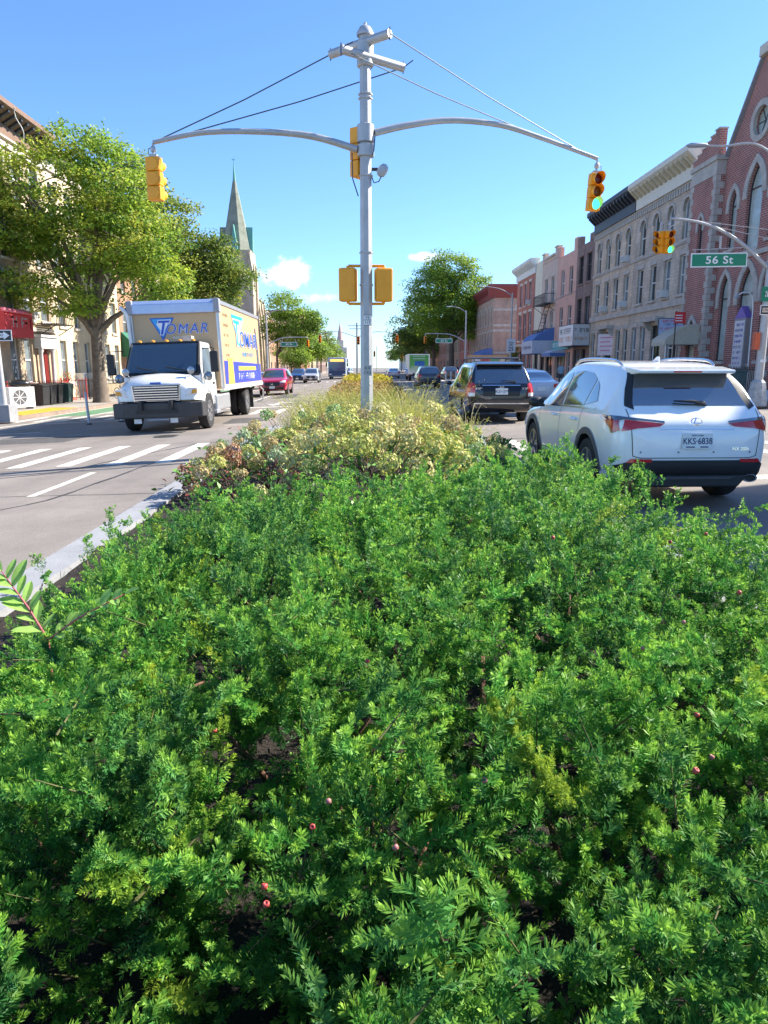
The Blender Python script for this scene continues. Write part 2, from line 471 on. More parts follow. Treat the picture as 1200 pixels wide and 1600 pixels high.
M_PATCH = mat('asphalt_patch', (.085, .08, .076), .85, var=.25, scale=5, bump=.4, bscale=90)
for pts in (((-6.6, 8.3), (-5.0, 8.2), (-4.9, 9.2), (-6.7, 9.35)), ((-9.5, 17.2), (-7.4, 17.3), (-7.3, 19.0), (-9.6, 18.8)), ((-4.4, 21.5), (-3.3, 21.6), (-3.2, 24.0), (-4.5, 23.9)), ((5.2, 17.5), (7.4, 17.6), (7.3, 20.2), (5.1, 20.0)), ((-5.4, 40), (-4.2, 40), (-4.2, 46), (-5.4, 46))):
    road_quad('asphalt_patch', pts, M_PATCH, .002)
for x, y in ((-5.0, 17.9), (-7.7, 11.2), (5.6, 24.2)):
    b = MB(); b.lathe([(.36, .0005), (.36, .005), (.30, .005), (.30, .0035), (.001, .0035)], (x, y, gz(x) + .002), 'z', 24, caps=False)
    for k in range(5): b.box(x - .26, x + .26, y - .2 + k * .1 - .015, y - .2 + k * .1 + .015, gz(x) + .0055, gz(x) + .0085)
    b.build('manhole_cover', mat('cast_iron_cover', (.09, .085, .08), .6, metal=.4, var=.3, scale=9), road)
M_STEEL_KERB = mat('brown_steel_kerb', (.25, .18, .14), .7, var=.25, scale=3)
def rounded(x0, x1, y0, y1, rad):
    """polygon, counter-clockwise, corner radii (x0y0, x1y0, x1y1, x0y1)"""
    P = []
    for (cx, cy, a0), rr in zip(((x0, y0, 180), (x1, y0, 270), (x1, y1, 0), (x0, y1, 90)), rad):
        if rr == 0: P.append((cx, cy)); continue
        ox = cx + rr * (1 if cx == x0 else -1); oy = cy + rr * (1 if cy == y0 else -1)
        for t in range(9):
            a = R(a0 + 90 * t / 8); P.append((ox + rr * math.cos(a), oy + rr * math.sin(a)))
    return P
def inset(P, d):
    n = len(P); Q = []
    for i in range(n):
        a, b, c = Vector(P[i - 1]), Vector(P[i]), Vector(P[(i + 1) % n])
        t = (c - a).normalized(); Q.append((b.x - t.y * d, b.y + t.x * d))
    return Q
def pavement(name, x0, x1, y0, y1, rad, z):
    P = rounded(x0, x1, y0, y1, rad)
    b = MB(); Q = inset(P, .17); n = len(P)
    b.prism(Q, 'z', -1.0, z); o = struct(b.build(name, M_FLAG))
    k = MB()
    for i in range(n):
        j = (i + 1) % n
        vs = [(*P[i], -1.0), (*P[j], -1.0), (*P[j], z + .003), (*P[i], z + .003), (*Q[i], z + .003), (*Q[j], z + .003), (*Q[i], -1.0), (*Q[j], -1.0)]
        k.add(vs, [(0, 1, 2, 3), (3, 2, 5, 4), (4, 5, 7, 6)])
    k.build('kerb', M_STEEL_KERB, o)
    return o
pav_l = pavement('sidewalk_left', -70, -13.2, 25.6, 86.5, (0, 3.2, 3, 0), ZL)
pavement('sidewalk_left_far', -70, -13.2, 96.5, 600, (0, 3, 0, 0), ZL)
pavement('sidewalk_left_near', -70, -13.2, -38, 16.5, (0, 0, 3, 0), ZL)
pavement('sidewalk_right', 13.2, 70, 25.6, 86.5, (3.2, 0, 0, 3), ZR)
pavement('sidewalk_right_far', 13.2, 70, 96.5, 600, (3, 0, 0, 0), ZR)
pavement('sidewalk_right_near', 13.2, 70, -38, 16.5, (0, 0, 0, 3), ZR)
tp = MB(); tp.box(-14.7, -13.45, 28.0, 33.4, ZL + .004, ZL + .012)
for i in range(9):
    for j in range(40):
        tp.cbox((-14.62 + i * .14, 28.07 + j * .134, ZL + .014), (.05, .05, .01))
tp.build('tactile_pad', M_TACT, pav_l)

def median(name, x0, x1, y0, y1, rad, soil=True, width=.3, step=1.8):
    P = rounded(x0, x1, y0, y1, rad); n = len(P)
    Q = inset(P, width)
    b = MB()
    b.prism(inset(P, width * .5), 'z', -.3, .10)
    o = struct(b.build(name, M_SOIL))
    # kerb stones, one by one, each with its own joint
    for i in range(n):
        j = (i + 1) % n
        a, c = Vector(P[i]), Vector(P[j]); qa, qc = Vector(Q[i]), Vector(Q[j])
        L = (c - a).length; m_ = max(1, round(L / step))
        for t in range(m_):
            f0, f1 = t / m_ + .004 / L * 1, (t + 1) / m_ - .004 / L
            p0, p1, q0, q1 = a.lerp(c, f0), a.lerp(c, f1), qa.lerp(qc, f0), qa.lerp(qc, f1)
            dz = random.uniform(-.004, .004); z1 = .152 + dz; e = .02
            o0, o1 = p0.lerp(q0, e / width), p1.lerp(q1, e / width)
            kb = MB()
            kb.add([(*p0, -.3), (*p1, -.3), (*p1, z1 - e), (*p0, z1 - e), (*o1, z1), (*o0, z1), (*q1, z1), (*q0, z1), (*q1, -.3), (*q0, -.3)],
                   [(0, 1, 2, 3), (3, 2, 4, 5), (5, 4, 6, 7), (7, 6, 8, 9), (0, 3, 5, 7, 9), (1, 8, 6, 4, 2)])
            kb.build('kerb_stone', M_CONC, o)
    return o
med_near = median('median_near', -2.55, 2.55, -2.0, 19.4, (0, 0, 2.2, 2.2))
med_far = median('median_far', -2.3, 2.3, 30.6, 83, (1.8, 1.8, 1.8, 1.8), step=4)
med_far2 = median('median_farther', -2.3, 2.3, 99, 180, (1.8, 1.8, 1.8, 1.8), step=8)
# lumpy mulch and soil on the near bed
nx, ny = 44, 170
gx = np.linspace(-2.24, 2.24, nx); gy = np.linspace(-1.7, 18.3, ny)
GX, GY = np.meshgrid(gx, gy)
GZ = .115 + .02 * np.sin(GX * 7 + GY * 3) + .015 * np.sin(GX * 13 - GY * 11) + rng.normal(0, .008, GX.shape)
v = np.stack([GX, GY, GZ], -1).reshape(-1, 3)
idx = np.arange(nx * ny).reshape(ny, nx)
q = np.stack([idx[:-1, :-1], idx[:-1, 1:], idx[1:, 1:], idx[1:, :-1]], -1).reshape(-1, 4)
link('soil', np_mesh('soil', v, q.ravel(), np.full(len(q), 4), M_SOIL, smooth=True), med_near)
n = 5200
C = np.stack([rng.uniform(-2.2, 2.2, n), rng.uniform(.3, 13, n) ** 1.0, np.full(n, .135) + rng.uniform(-.01, .02, n)], 1)
D = unit(rng.normal(0, 1, (n, 3)) * [1, 1, .35]); N = unit(rng.normal(0, .5, (n, 3)) + [0, 0, 1])
colr = np.array([.045, .03, .02]) * rng.uniform(.5, 2.0, (n, 1))
mc = link('mulch_chips', leaf_mesh('mulch_chips', C, D, N, rng.uniform(.02, .06, n), rng.uniform(.008, .02, n), colr, mat('mulch_chip', (.1, .07, .05), .9, attr=True)), med_near)
mc['kind'] = 'stuff'
# ------------------------------------------------------------------ buildings
M_GLASS = mat('window_glass', (.02, .026, .032), .06, var=.3, scale=.7, spec=.8)
M_GLASS2 = mat('window_glass_pale', (.16, .19, .21), .08, var=.5, scale=.8, spec=.8)  # paler base colour stands in for sky reflected in the panes
M_BLIND = mat('window_blind', (.55, .54, .5), .7, var=.1)
M_WFRAME = mat('white_sash', (.7, .7, .68), .5, var=.06)
M_DFRAME = mat('dark_sash', (.045, .04, .04), .5, var=.1)
M_STONE = mat('grey_trim_stone', (.46, .42, .37), .85, var=.2, scale=2.5, bump=.3, bscale=30)
M_LIME = mat('limestone', (.56, .51, .43), .85, var=.18, scale=2, bump=.3, bscale=25)
M_ROOF = mat('roof_felt', (.12, .12, .12), .9, var=.2)
M_BLACK = mat('black_iron', (.016, .016, .017), .45, var=.1)
M_OPAL = mat('leaded_church_glass', (.42, .45, .38), .18, var=.22, scale=1.6, spec=.6, hue=(.4, .46, .45))
M_BRICKS = {
    'church': brick_mat('church_brick', (.38, .12, .095), (.29, .09, .075), (.50, .39, .34), bw=.24, bh=.1, ms=.013, stain=.2),
    'grey': brick_mat('grey_stone_brick', (.66, .53, .39), (.55, .44, .33), (.44, .36, .29), bw=.5, bh=.22, ms=.012, stain=.3),
    'grey2': brick_mat('grey_rough_brick', (.62, .51, .40), (.50, .42, .34), (.42, .36, .30), bw=.34, bh=.2, ms=.014, stain=.32),
    'brown': brick_mat('brown_brick', (.27, .165, .135), (.2, .125, .105), (.32, .25, .21), bw=.25, bh=.09, ms=.014),
    'tan': brick_mat('tan_brick', (.50, .385, .25), (.42, .315, .20), (.38, .32, .25), bw=.28, bh=.1, ms=.014, stain=.3),
    'corner': brick_mat('corner_brick', (.52, .33, .22), (.44, .26, .18), (.55, .46, .38), bw=.28, bh=.12, ms=.018),
    'red': brick_mat('red_brick', (.50, .17, .12), (.42, .14, .10), (.45, .28, .22), bw=.28, bh=.1, ms=.012),
    'orange': brick_mat('orange_brick', (.46, .23, .13), (.38, .19, .11), (.4, .3, .22), bw=.4, bh=.15, ms=.014),
    'salmon': mat('salmon_paint', (.66, .39, .30), .8, var=.12, scale=1.2, bump=.2, bscale=12),
    'taupe': mat('taupe_render', (.60, .46, .37), .85, var=.12, scale=1.0, bump=.2, bscale=12),
    'cream': mat('cream_render', (.72, .66, .50), .85, var=.1, scale=1.0, bump=.15, bscale=14),
    'ltan': mat('pale_tan_stone', (.60, .49, .33), .85, var=.14, scale=1.3, bump=.25, bscale=14),
    'purplish': brick_mat('dark_red_brick', (.22, .1, .09), (.17, .08, .07), (.3, .24, .2)),
}
def outline(w, h, kind, n=7):
    if kind == 'rect': return [(0, 0), (w, 0), (w, h), (0, h)]
    if kind == 'arch':
        r = w / 2; zs = h - r
        return [(0, 0), (w, 0)] + [(r + r * math.cos(math.pi * t / (2 * n)), zs + r * math.sin(math.pi * t / (2 * n))) for t in range(2 * n + 1)] + []
    if kind == 'lancet':
        rr = w * 1.25; dz = math.sqrt(rr * rr - (rr - w / 2) ** 2); zs = h - dz
        a1 = math.atan2(dz, rr - w / 2); P = [(0, 0), (w, 0)]
        P += [(w - rr + rr * math.cos(a1 * t / n), zs + rr * math.sin(a1 * t / n)) for t in range(n + 1)]
        P += [(rr - rr * math.cos(a1 * t / n), zs + rr * math.sin(a1 * t / n)) for t in range(n - 1, -1, -1)]
        return P
    if kind == 'round':
        r = w / 2
        return [(r + r * math.cos(-math.pi / 2 + 2 * math.pi * t / 24), h / 2 + r * math.sin(-math.pi / 2 + 2 * math.pi * t / 24)) for t in range(24)]
REC = .2
def wall_mesh(W, H, ops, m, D=13, z0=0, gable=None, y=0):
    """wall in local x (along) / z with real openings and reveals, plus the building's body behind it"""
    b = MB()
    xs = sorted({0, W} | {o['x'] for o in ops} | {o['x'] + o['w'] for o in ops})
    zs = sorted({z0, H} | {o['z'] for o in ops} | {o['z'] + o['h'] for o in ops})
    for i in range(len(xs) - 1):
        for j in range(len(zs) - 1):
            cx, cz = (xs[i] + xs[i + 1]) / 2, (zs[j] + zs[j + 1]) / 2
            if any(o['x'] < cx < o['x'] + o['w'] and o['z'] < cz < o['z'] + o['h'] for o in ops): continue
            b.add([(xs[i], y, zs[j]), (xs[i + 1], y, zs[j]), (xs[i + 1], y, zs[j + 1]), (xs[i], y, zs[j + 1])], [(0, 1, 2, 3)])
    for o in ops:
        k = o.get('kind', 'rect'); P = outline(o['w'], o['h'], k); n = len(P)
        P = [(o['x'] + a, o['z'] + c) for a, c in P]
        for i in range(n):
            a, c = P[i], P[(i + 1) % n]
            b.add([(a[0], y, a[1]), (c[0], y, c[1]), (c[0], y + REC, c[1]), (a[0], y + REC, a[1])], [(0, 1, 2, 3)])
        if k != 'rect':
            x0, x1, zt, zb = o['x'], o['x'] + o['w'], o['z'] + o['h'], o['z']; xm = (x0 + x1) / 2
            for cor, sgn in (((x1, zt), 1), ((x0, zt), -1)):
                A = [p for p in P if (p[0] - xm) * sgn >= -1e-6 and p[1] > (zb + .01 if k != 'round' else (zb + zt) / 2 - 1e-6)]
                A.sort(key=lambda p: p[1])
                for i in range(len(A) - 1):
                    b.add([(cor[0], y, cor[1]), (A[i][0], y, A[i][1]), (A[i + 1][0], y, A[i + 1][1])], [(0, 1, 2)])
            if k == 'round':
                for cor, sgn in (((x1, zb), 1), ((x0, zb), -1)):
                    A = [p for p in P if (p[0] - xm) * sgn >= -1e-6 and p[1] <= (zb + zt) / 2 + 1e-6]
                    A.sort(key=lambda p: p[1])
                    for i in range(len(A) - 1):
                        b.add([(cor[0], y, cor[1]), (A[i][0], y, A[i][1]), (A[i + 1][0], y, A[i + 1][1])], [(0, 1, 2)])
    if D:
        b.add([(0, y, z0), (0, D, z0), (0, D, H), (0, y, H)], [(0, 1, 2, 3)])
        b.add([(W, y, z0), (W, D, z0), (W, D, H), (W, y, H)], [(0, 3, 2, 1)])
        b.add([(0, D, z0), (W, D, z0), (W, D, H), (0, D, H)], [(0, 3, 2, 1)])
    if D and not gable:
        b.add([(0, y + .3, H - .15), (W, y + .3, H - .15), (W, D, H - .15), (0, D, H - .15)], [(0, 1, 2, 3)])
        b.add([(0, y, H), (W, y, H), (W, y + .3, H), (0, y + .3, H)], [(0, 1, 2, 3)])
        b.add([(0, y + .3, H), (W, y + .3, H), (W, y + .3, H - .15), (0, y + .3, H - .15)], [(0, 1, 2, 3)])
    me = bpy.data.meshes.new('wall'); me.from_pydata(b.v, [], b.f); me.materials.append(m)
    me.update()
    return me
WCACHE = {}
def window(parent, o, fm, gm):
    """window part (frame) with pane, sill, lintel and blind as its sub-parts; meshes shared between like windows"""
    w, h, kind = o['w'], o['h'], o.get('kind', 'rect'); style = o.get('style', 'sash')
    y0 = o.get('y', 0)
    key = (round(w, 3), round(h, 3), kind, style, fm.name)
    if key not in WCACHE:
        P = outline(w, h, kind); n = len(P); cx, cz = w / 2, h / 2
        f = MB(); t = .055
        In = []
        for i in range(n):
            a, b_, c = Vector(P[i - 1]), Vector(P[i]), Vector(P[(i + 1) % n])
            d1, d2 = (b_ - a), (c - b_)
            if d1.length < 1e-6: d1 = d2
            if d2.length < 1e-6: d2 = d1
            d1.normalize(); d2.normalize()
            nn = Vector((-d1.y - d2.y, d1.x + d2.x)); nn = nn.normalized() if nn.length > 1e-6 else Vector((-d1.y, d1.x))
            cosv = max(.4, nn.dot(Vector((-d1.y, d1.x)))); In.append(b_ + nn * t / cosv)
        ya, yb = REC - .07, REC - .005
        for i in range(n):
            j = (i + 1) % n
            f.add([(P[i][0], ya, P[i][1]), (P[j][0], ya, P[j][1]), (In[j].x, ya, In[j].y), (In[i].x, ya, In[i].y)], [(0, 1, 2, 3)])
            f.add([(In[i].x, ya, In[i].y), (In[j].x, ya, In[j].y), (In[j].x, yb, In[j].y), (In[i].x, yb, In[i].y)], [(0, 1, 2, 3)])
        if style == 'sash': f.box(t, w - t, ya - .01, yb, h * .5 - .03, h * .5 + .03)
        if style == 'cross':
            f.box(t, w - t, ya, yb, h * .6 - .025, h * .6 + .025); f.box(w / 2 - .02, w / 2 + .02, ya, yb, t, h - t)
        if style == 'lead':
            f.box(t, w - t, ya, yb, h * .72 - .03, h * .72 + .03)
        if style == 'shop':
            for q in range(1, max(2, round(w / 1.2))): f.box(w * q / max(2, round(w / 1.2)) - .03, w * q / max(2, round(w / 1.2)) + .03, ya, yb, t, h - t)
        p = MB(); p.add([(a, REC - .02, c) for a, c in P], [tuple(range(n))])
        WCACHE[key] = (f.mesh('window', fm, fix=False), p.mesh('pane', gm, fix=False))
    fme, pme = WCACHE[key]
    wo = link('window', fme, parent, (o['x'], y0, o['z']))
    if pme.materials[0] != gm:
        pme = pme.copy(); pme.materials[0] = gm
    link('pane', pme, wo)
    if o.get('sill', True):
        k = ('sill', round(w, 2), o.get('smat', M_STONE).name)
        if k not in WCACHE:
            s = MB(); s.box(-.1, w + .1, -.1, REC - .08, -.14, .0); WCACHE[k] = s.mesh('sill', o.get('smat', M_STONE))
        link('sill', WCACHE[k], wo)
    if o.get('lintel'):
        if kind == 'rect':
            k = ('lintel', round(w, 2), o.get('smat', M_STONE).name)
            if k not in WCACHE:
                s = MB(); s.box(-.14, w + .14, -.035, .05, .003, .26); WCACHE[k] = s.mesh('lintel', o.get('smat', M_STONE))
            link('lintel', WCACHE[k], wo, (0, 0, h))
        else:
            k = ('hood', round(w, 2), round(h, 2), kind, o.get('smat', M_STONE).name, o['lintel'])
            if k not in WCACHE:
                s = MB(); P = outline(w, h, kind)[1:] if kind != 'round' else outline(w, h, kind)
                tw = o['lintel'] if isinstance(o['lintel'], float) else .16
                if kind == 'round': c0 = Vector((w / 2, h / 2))
                A, B = [], []
                for p in P:
                    if kind == 'round': d = (Vector(p) - c0).normalized()
                    else:
                        zz = max(p[1] - (h - w * (.5 if kind == 'arch' else 1.0)), 0)
                        d = Vector((p[0] - w / 2, zz * .8)); d = d.normalized() if d.length > 1e-5 else Vector((1, 0))
                    A.append(Vector(p)); B.append(Vector(p) + d * tw)
                if kind != 'round':
                    zcut = h * (.62 if kind == 'lancet' else .72)
                    keep = [i for i in range(len(P)) if P[i][1] > zcut]
                    A0, B0 = A, B
                    A = [Vector((w, zcut))] + [A0[i] for i in keep] + [Vector((0, zcut))]; B = [Vector((w + tw, zcut))] + [B0[i] for i in keep] + [Vector((-tw, zcut))]
                nn = len(A); rngi = range(nn) if kind == 'round' else range(nn - 1)
                for i in rngi:
                    j = (i + 1) % nn
                    q = [(A[i].x, -.06, A[i].y), (A[j].x, -.06, A[j].y), (B[j].x, -.06, B[j].y), (B[i].x, -.06, B[i].y)]
                    s.add(q, [(0, 1, 2, 3)])
                    s.add([(B[i].x, -.06, B[i].y), (B[j].x, -.06, B[j].y), (B[j].x, .02, B[j].y), (B[i].x, .02, B[i].y)], [(0, 1, 2, 3)])
                    s.add([(A[i].x, -.06, A[i].y), (A[j].x, -.06, A[j].y), (A[j].x, .02, A[j].y), (A[i].x, .02, A[i].y)], [(0, 1, 2, 3)])
                WCACHE[k] = s.mesh('hood_mould', o.get('smat', M_STONE), fix=False)
            link('hood_mould', WCACHE[k], wo)
    if o.get('blind'):
        f_ = o['blind']; k = ('blind', round(w, 2), round(h, 2), f_)
        if k not in WCACHE:
            s = MB(); s.box(.06, w - .06, REC - .017, REC - .012, h * (1 - f_), h - .07); WCACHE[k] = s.mesh('blind', M_BLIND)
        link('blind', WCACHE[k], wo)
    return wo
def building(name, label, side, y0, y1, H, wm, ops, D=13, fm=M_WFRAME, gm=M_GLASS, x=None, cat='building', gable=None):
    W = y1 - y0
    if side == 'R': root = thing(name, label, cat, (RX if x is None else x, y1, ZR), R(-90))
    elif side == 'L': root = thing(name, label, cat, (LX if x is None else x, y0, ZL), R(90))
    else: root = thing(name, label, cat, (x, D[1], side), 0); W = y1 - y0; D = D[0]
    link('wall', wall_mesh(W, H, ops, wm, D=D, z0=-.3, gable=gable), root)
    for o in ops:
        window(root, o, o.get('fm', fm), o.get('gm', gm if random.random() < .8 else M_GLASS2))
    return root, W
def row(W, n, z, w, h, kind='rect', m0=None, **kw):
    m0 = W / n / 2 if m0 is None else m0
    st = (W - 2 * m0) / max(1, n - 1)
    return [dict(x=m0 + st * i - w / 2, z=z, w=w, h=h, kind=kind, **kw) for i in range(n)]
def cornice(root, W, z0, z1, proj, m, brackets=0, bm=None, name='cornice', ret=.25):
    c = MB(); hh = z1 - z0
    prof = [(0, z0), (-.12, z0), (-.14, z0 + hh * .45), (-proj * .8, z0 + hh * .72), (-proj, z0 + hh * .8), (-proj, z1 - .03), (-proj + .06, z1), (.35, z1), (.35, z0)]
    c.prism(prof, 'x', -ret, W + ret)
    co = c.build(name, m, root)
    if brackets:
        k = MB(); k.prism([(0.0, 0), (-.1, 0), (-proj * .72, hh * .26), (-proj * .72, hh * .36), (0, hh * .36)], 'x', -.09, .09); bme = k.mesh('bracket', bm or m)
        for i in range(brackets):
            link('bracket', bme, co, (W * (i + .5) / brackets, -.13, z0 + hh * .4))
    return co
def band(root, W, z0, z1, proj, m, name='string_course'):
    b = MB(); b.box(-.02, W + .02, -proj, .05, z0, z1); return b.build(name, m, root)

# --- the church on the right corner: gabled nave wall between two quoined pavilions
CH0, CH1 = 28.3, 39.15
W = CH1 - CH0
def cy(y): return CH1 - y          # street y -> local x
ops = []
for yc, z, w, h in ((35.35, 6.9, .75, 2.75), (31.75, 6.9, .75, 2.75), (35.45, 1.65, .95, 4.15), (31.6, 1.65, .95, 4.15)):
    ops.append(dict(x=cy(yc) - w / 2, z=z, w=w, h=h, kind='lancet', style='lead', lintel=.26, gm=M_OPAL, fm=M_DFRAME))
ops.append(dict(x=cy(33.5) - .65, z=6.6, w=1.3, h=3.75, kind='lancet', style='lead', lintel=.34, gm=M_OPAL, fm=M_DFRAME))
ops.append(dict(x=cy(33.4) - .7, z=1.5, w=1.4, h=4.4, kind='lancet', style='lead', lintel=.34, gm=M_OPAL, fm=M_DFRAME))
church = thing('church', 'red brick church with pointed windows and steep gable on the right corner', 'church', (RX, CH1, ZR), R(-90))
xa, xb = cy(36.45), cy(30.6)                     # gable wall span
eave, apex = 11.0, 14.95
opsg = [dict(o, x=o['x'] - xa) for o in ops]
link('nave_wall', wall_mesh(xb - xa, eave, opsg, M_BRICKS['church'], D=22, z0=-.3, gable=True), church, (xa, 0, 0))
for o in ops: window(church, o, o['fm'], o['gm'])
xm = (xa + xb) / 2
gb = MB()
rose_r, rz, rx = .62, 12.05, xm + .0
out = [(xa, eave), (xb, eave), (xm, apex)]
ring = [(rx + rose_r * math.cos(2 * math.pi * t / 24), rz + rose_r * math.sin(2 * math.pi * t / 24)) for t in range(24)]
def tri_hit(ang):
    best = 1e9; d = (math.cos(ang), math.sin(ang))
    for i in range(3):
        a, b = out[i], out[(i + 1) % 3]; ex, ez = b[0] - a[0], b[1] - a[1]
        den = d[0] * ez - d[1] * ex
        if abs(den) < 1e-9: continue
        t = ((a[0] - rx) * ez - (a[1] - rz) * ex) / den; u = ((a[0] - rx) * d[1] - (a[1] - rz) * d[0]) / den
        if t > 0 and -1e-6 <= u <= 1 + 1e-6: best = min(best, t)
    return (rx + d[0] * best, rz + d[1] * best)
angs = sorted({2 * math.pi * t / 24 for t in range(24)} | {math.atan2(p[1] - rz, p[0] - rx) % (2 * math.pi) for p in out})
for i in range(len(angs)):
    a0, a1 = angs[i], angs[(i + 1) % len(angs)]
    p0, p1 = tri_hit(a0), tri_hit(a1)
    r0 = (rx + rose_r * math.cos(a0), rz + rose_r * math.sin(a0)); r1 = (rx + rose_r * math.cos(a1), rz + rose_r * math.sin(a1))
    gb.add([(r0[0], 0, r0[1]), (p0[0], 0, p0[1]), (p1[0], 0, p1[1]), (r1[0], 0, r1[1])], [(0, 1, 2, 3)])
    gb.add([(r0[0], 0, r0[1]), (r1[0], 0, r1[1]), (r1[0], .3, r1[1]), (r0[0], .3, r0[1])], [(0, 1, 2, 3)])
gb.build('gable', M_BRICKS['church'], church)
rr_ = MB(); rr_.lathe([(rose_r - .02, .1), (rose_r - .02, -.07), (rose_r + .24, -.07), (rose_r + .24, .02)], (rx, 0, rz), 'y', 32, caps=False)
rr_.build('rose_window_surround', M_STONE, church)
rp = MB(); rp.lathe([(rose_r, .2), (.001, .2)], (rx, 0, rz), 'y', 32, caps=False)
for t in range(3): rp.box(rx - rose_r, rx + rose_r, .17, .19, rz - .02, rz + .02, 1, Matrix.Translation((rx, 0, rz)) @ Matrix.Rotation(R(60 * t), 4, 'Y') @ Matrix.Translation((-rx, 0, -rz)))
rp.build('rose_window', [M_OPAL, M_DFRAME], church)
rf = MB()
for (x0, x1) in ((xa, xm), (xm, xb)):
    z0, z1 = (eave, apex) if x0 == xa else (apex, eave)
    dx = -.12 if x0 == xa else 0; dx1 = 0 if x0 == xa else .12
    rf.add([(x0 + dx, -.16, z0), (x1 + dx1, -.16, z1), (x1 + dx1, 22, z1), (x0 + dx, 22, z0), (x0 + dx, -.16, z0 + .16), (x1 + dx1, -.16, z1 + .16), (x1 + dx1, 22, z1 + .16), (x0 + dx, 22, z0 + .16)],
           [(0, 1, 2, 3), (4, 5, 6, 7), (0, 1, 5, 4), (2, 3, 7, 6), (0, 3, 7, 4), (1, 2, 6, 5)])
rf.build('roof', mat('grey_slate', (.3, .31, .34), .7, var=.15), church)
fi = MB(); fi.box(xm - .3, xm + .3, -.25, .1, apex - .3, apex + .12); fi.build('finial_stone', M_LIME, church)
band(church, W, .0, 1.2, .06, M_STONE, 'plinth'); 
sc_ = MB(); sc_.box(xa, xb, -.09, .04, 6.28, 6.5); sc_.build('string_course', M_STONE, church)
PJ = .42
for (y0, y1) in ((36.45, CH1), (CH0, 30.6)):
    x0, x1 = cy(y1), cy(y0)
    pv = thing_part = MB()
    far = y0 > 33
    wd = x1 - x0
    o_ = [dict(x=wd * .52 - .26, z=6.9, w=.52, h=2.0, kind='lancet', style='lead', lintel=.18, gm=M_GLASS2, fm=M_DFRAME),
          dict(x=wd * .5 - .5, z=.1, w=1.0, h=3.7, kind='lancet', style='lead', lintel=.26, gm=M_OPAL, fm=M_DFRAME, sill=False)]
    link('pavilion_wall', wall_mesh(wd, 11.2, o_, M_BRICKS['church'], D=PJ + 3, z0=-.3), church, (x0, -PJ, 0))
    for o in o_: window(church, dict(o, x=o['x'] + x0, y=-PJ), o['fm'], o['gm'])
    # stepped parapet
    pb = MB(); ns = 6
    for i in range(ns):
        a, b_ = x0 + wd * i / ns, x0 + wd * (i + 1) / ns
        top = 11.75 + (.17 * i if far else .17 * (ns - 1 - i)); pb.box(a, b_, -PJ - .02, -PJ + .34, 11.42, top); 
    pb.build('stepped_parapet', M_BRICKS['church'], church)
    for i in range(ns):
        a, b_ = x0 + wd * i / ns, x0 + wd * (i + 1) / ns
        top = 11.75 + (.17 * i if far else .17 * (ns - 1 - i)); cp = MB(); cp.box(a - .03, b_ + .02, -PJ - .06, -PJ + .38, top, top + .07); cp.build('coping_stone', M_STONE, church)
    cb = MB(); cb.box(x0 - .05, x1 + .1, -PJ - .12, -PJ + .5, 11.2, 11.42); cb.box(x0 - .01, x1 + .02, -PJ - .04, -PJ + .5, 10.55, 11.2); cb.build('stone_cornice', M_STONE, church)
    # quoins, stone by stone, on the visible corners
    corner = x1
    for ix, sgn in ((x1, 1), (x0, -1)):
        for i in range(34):
            z = .0 + i * .31
            if z > 10.3: break
            ln = .34 if i % 2 else .2; rt = .40 if i % 2 == 0 else .2
            qb = MB(); 
            if sgn > 0: qb.box(ix - ln, ix + .03, -PJ - .03, -PJ + rt, z + .01, z + .30)
            else: qb.box(ix - .03, ix + ln, -PJ - .03, -PJ + .25, z + .01, z + .30)
            qb.build('quoin', M_STONE, church)
# --- two stone houses with arched top-floor windows
def stone_house(label, y0, y1, wm, cm, bm, frm):
    W = y1 - y0
    ops = row(W, 4, 8.25, .92, 2.15, 'arch', m0=1.25, lintel=.14, smat=M_STONE)
    for i, o in enumerate(ops): o['blind'] = (0, .45, .4, 0)[i] or None
    o2 = row(W, 4, 5.35, .92, 2.1, 'rect', m0=1.25, lintel=True)
    for i, o in enumerate(o2): o['blind'] = (.35, 0, .5, .3)[i] or None
    o3 = [dict(x=W * f - .42, z=1.0, w=.84, h=2.9, lintel=True) for f in (.09, .26, .74, .91)]
    o3.append(dict(x=W * .5 - .75, z=.35, w=1.5, h=3.5, style='shop', sill=False, fm=M_DFRAME))
    root, W = building('row_house', label, 'R', y0, y1, 11.55, wm, ops + o2 + o3, fm=frm)
    cornice(root, W - .1, 11.2, 12.75, .75, cm, 14, bm, ret=0)
    band(root, W, 8.02, 8.2, .06, M_STONE); band(root, W, 4.75, 5.1, .12, M_STONE); band(root, W, 0, .8, .05, M_STONE, 'plinth')
    db = MB(); db.box(W * .5 - 1.15, W * .5 + 1.15, -.55, 0, 4.05, 4.28); db.build('door_hood', M_STONE, root)
    for i in range(2):
        k = MB(); k.prism([(0, 0), (-.1, 0), (-.42, .4), (-.42, .5), (0, .5)], 'x', -.1, .1); k.build('hood_bracket', M_STONE, root, (W * .5 + (-.95, .95)[i], 0, 3.55))
    # corbel table: little brick corbels under the cornice
    k = MB(); k.box(-.08, .08, -.12, 0, 0, .38); cme = k.mesh('corbel', M_STONE)
    nc = 26
    for i in range(nc): link('corbel', cme, root, (W * (i + .5) / nc, 0, 10.72))
    st = MB()
    for i in range(3): st.box(W * .5 - 1.0, W * .5 + 1.0, -1.1 + i * .35, 0, i * .16 - .05, (i + 1) * .16)
    st.build('stoop', M_STONE, root)
    return root
M_WCORN = mat('cream_cornice_paint', (.66, .62, .52), .6, var=.08); M_WBRK = mat('ochre_bracket_paint', (.5, .42, .27), .6, var=.1)
M_DCORN = mat('black_cornice_paint', (.03, .035, .045), .5, var=.15)
